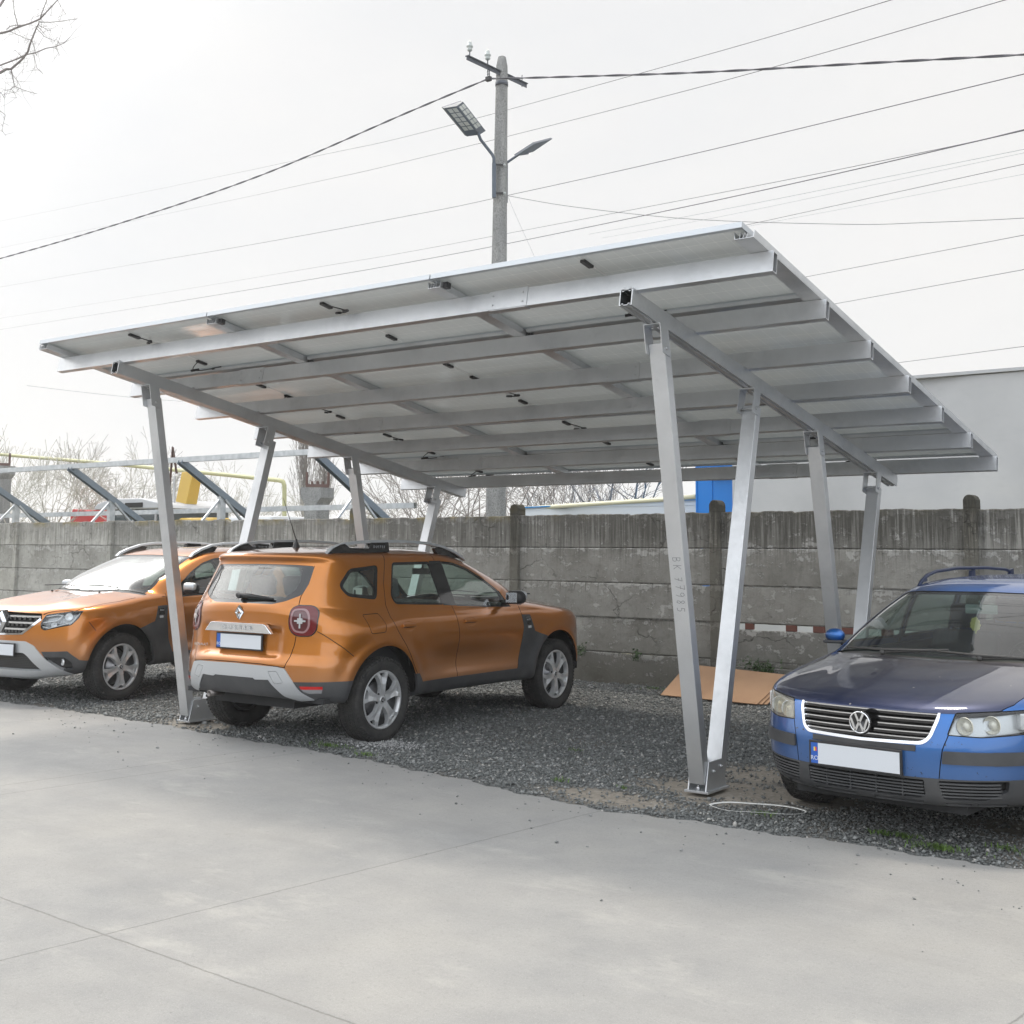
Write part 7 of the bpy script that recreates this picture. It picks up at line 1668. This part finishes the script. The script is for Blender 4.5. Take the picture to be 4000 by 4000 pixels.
# near tree whose twigs reach in at the top left
nt_ = empty('bare_tree', (0, 0, 0)); DT = 15.0; base = at(-900, 2600, DT); base.z = -.1; nt_.location = base
tag(nt_, 'bare tree out of frame whose fine twigs reach in at the top left corner', 'tree'); it = Matrix.Translation(-base)
def bp(x, y, D=DT): return at(x*.3623, y*.3623, D)
fork = at(-800, 900, DT); o = MB().tube([base, base.lerp(fork, .5)+Vector((.1, 0, 0)), fork], [.22, .17, .12], 10).build('trunk', m_bark, nt_, fixn=False); o.matrix_parent_inverse = it
mb = MB(); rnd = random.Random(11); W = .0036
limbs = [([(-2300, 2400), (-900, 1000), (-300, 480), (0, 360), (100, 335), (200, 290), (330, 250), (430, 205), (490, 140), (560, 65), (620, 0), (700, -120)], 10, 3), ([(430, 205), (455, 130), (505, 0), (540, -120)], 4, 2), ([(415, 238), (540, 240), (680, 228), (770, 208), (830, 215)], 3.5, 1.2),
    ([(-2300, 2500), (-900, 1250), (-300, 900), (0, 785), (70, 745), (120, 745), (240, 640), (300, 560), (320, 490), (345, 420), (390, 310), (420, 250)], 13, 4), ([(-600, 950), (-200, 780), (0, 705), (200, 630), (280, 590), (380, 570), (500, 520), (590, 505), (690, 465), (755, 400)], 7, 2),
    ([(120, 750), (140, 840), (155, 930), (250, 970), (350, 1000), (405, 1013)], 4, 1.2), ([(155, 930), (120, 960), (40, 980)], 2.5, 1), ([(120, 960), (160, 1010), (180, 1060)], 2, 1), ([(110, 770), (170, 850), (215, 915)], 3, 1), ([(130, -60), (140, 0), (155, 130), (195, 285)], 2, 3.5), ([(-200, 400), (-40, 90), (0, 60), (40, 0), (80, -150)], 12, 7),
    ([(345, 430), (365, 500), (385, 570), (400, 600)], 3, 1.5), ([(365, 580), (380, 660), (400, 735), (465, 800)], 2.5, 1), ([(400, 310), (480, 395), (590, 440), (620, 395)], 2.5, 1), ([(420, 270), (470, 300), (520, 325), (550, 335)], 2.5, 1), ([(400, 280), (440, 320), (475, 365)], 3, 1), ([(110, 340), (200, 380), (290, 420), (340, 430)], 2, 2), ([(70, 320), (110, 285), (160, 272), (240, 270)], 3, 3), ([(590, 505), (620, 550), (650, 605)], 2, 1), ([(160, 535), (200, 575), (245, 620)], 1, 2), ([(0, 990), (30, 1030), (55, 1075)], 2, 1), ([(60, 1240), (35, 1330), (25, 1410), (65, 1470)], 1.5, 1), ([(-300, 1100), (-60, 1150), (60, 1240)], 4, 1.5), ([(620, 0), (660, 80), (710, 150)], 2, 1)]
for pts, w0, w1 in limbs:
    P = [bp(*q, DT+.15*math.sin(q[0]*.01)) for q in pts]; n = len(P); mb.tube(P, [(w0+(w1-w0)*i/(n-1))*W*.5 for i in range(n)], 5, cap=False)
    for i in range(n-1):
        if pts[i][0] < -100: continue
        for _ in range(3):
            s_ = P[i].lerp(P[i+1], rnd.random()); L1 = rnd.uniform(.02, .22)*(1 if rnd.random() < .8 else 2); a = rnd.random()*6.28; e_ = s_+(rr*math.cos(a)+uu*math.sin(a)+fw*rnd.gauss(0, .5))*L1; mb.tube([s_, (s_+e_)/2+rr*rnd.gauss(0, .012), e_], [.0022, .0018, .0009], 3, cap=False)
o = mb.build('crown', mat('grey twigs', (.22,.20,.19), .9), nt_, fixn=False); o.matrix_parent_inverse = it

# added unseen building behind the camera, only for the car bodies to mirror
wh = empty('reflection_building', (0, -34, 0)); tag(wh, 'unseen long low beige building with dark windows, added behind the viewpoint for car reflections', 'building')
MB().box(-42, 30, -10, 0, 0, 5.2).build('wall', mat('beige render', (.38,.36,.32), .8), wh); MB().box(-42.4, 30.4, -10.4, .5, 5.203, 5.5).build('roof', mat('brown roof sheet', (.12,.08,.065), .6), wh)
for k in range(11): MB().box(-39+k*6.2, -36.2+k*6.2, .003, .06, 1.6, 3.4).build('window', m_cabd, wh)
# ------------------------------------------------------------------ bright hazy air
def haze(density):
    m = bpy.data.materials.new('air haze'); m.use_nodes = True; t = m.node_tree; t.nodes.clear(); o = t.nodes.new('ShaderNodeOutputMaterial')
    v = t.nodes.new('ShaderNodeVolumePrincipled'); v.inputs['Color'].default_value = (.97, .97, .97, 1); v.inputs['Density'].default_value = density; v.inputs['Anisotropy'].default_value = .35
    t.links.new(v.outputs[0], o.inputs['Volume'])
    h = MB().box(-190, 70, -60, 190, -1.1, 46).build('haze', m); tag(h, 'bright thin haze paling the trees beyond the wall', 'haze', kind='stuff')
haze(.0015)
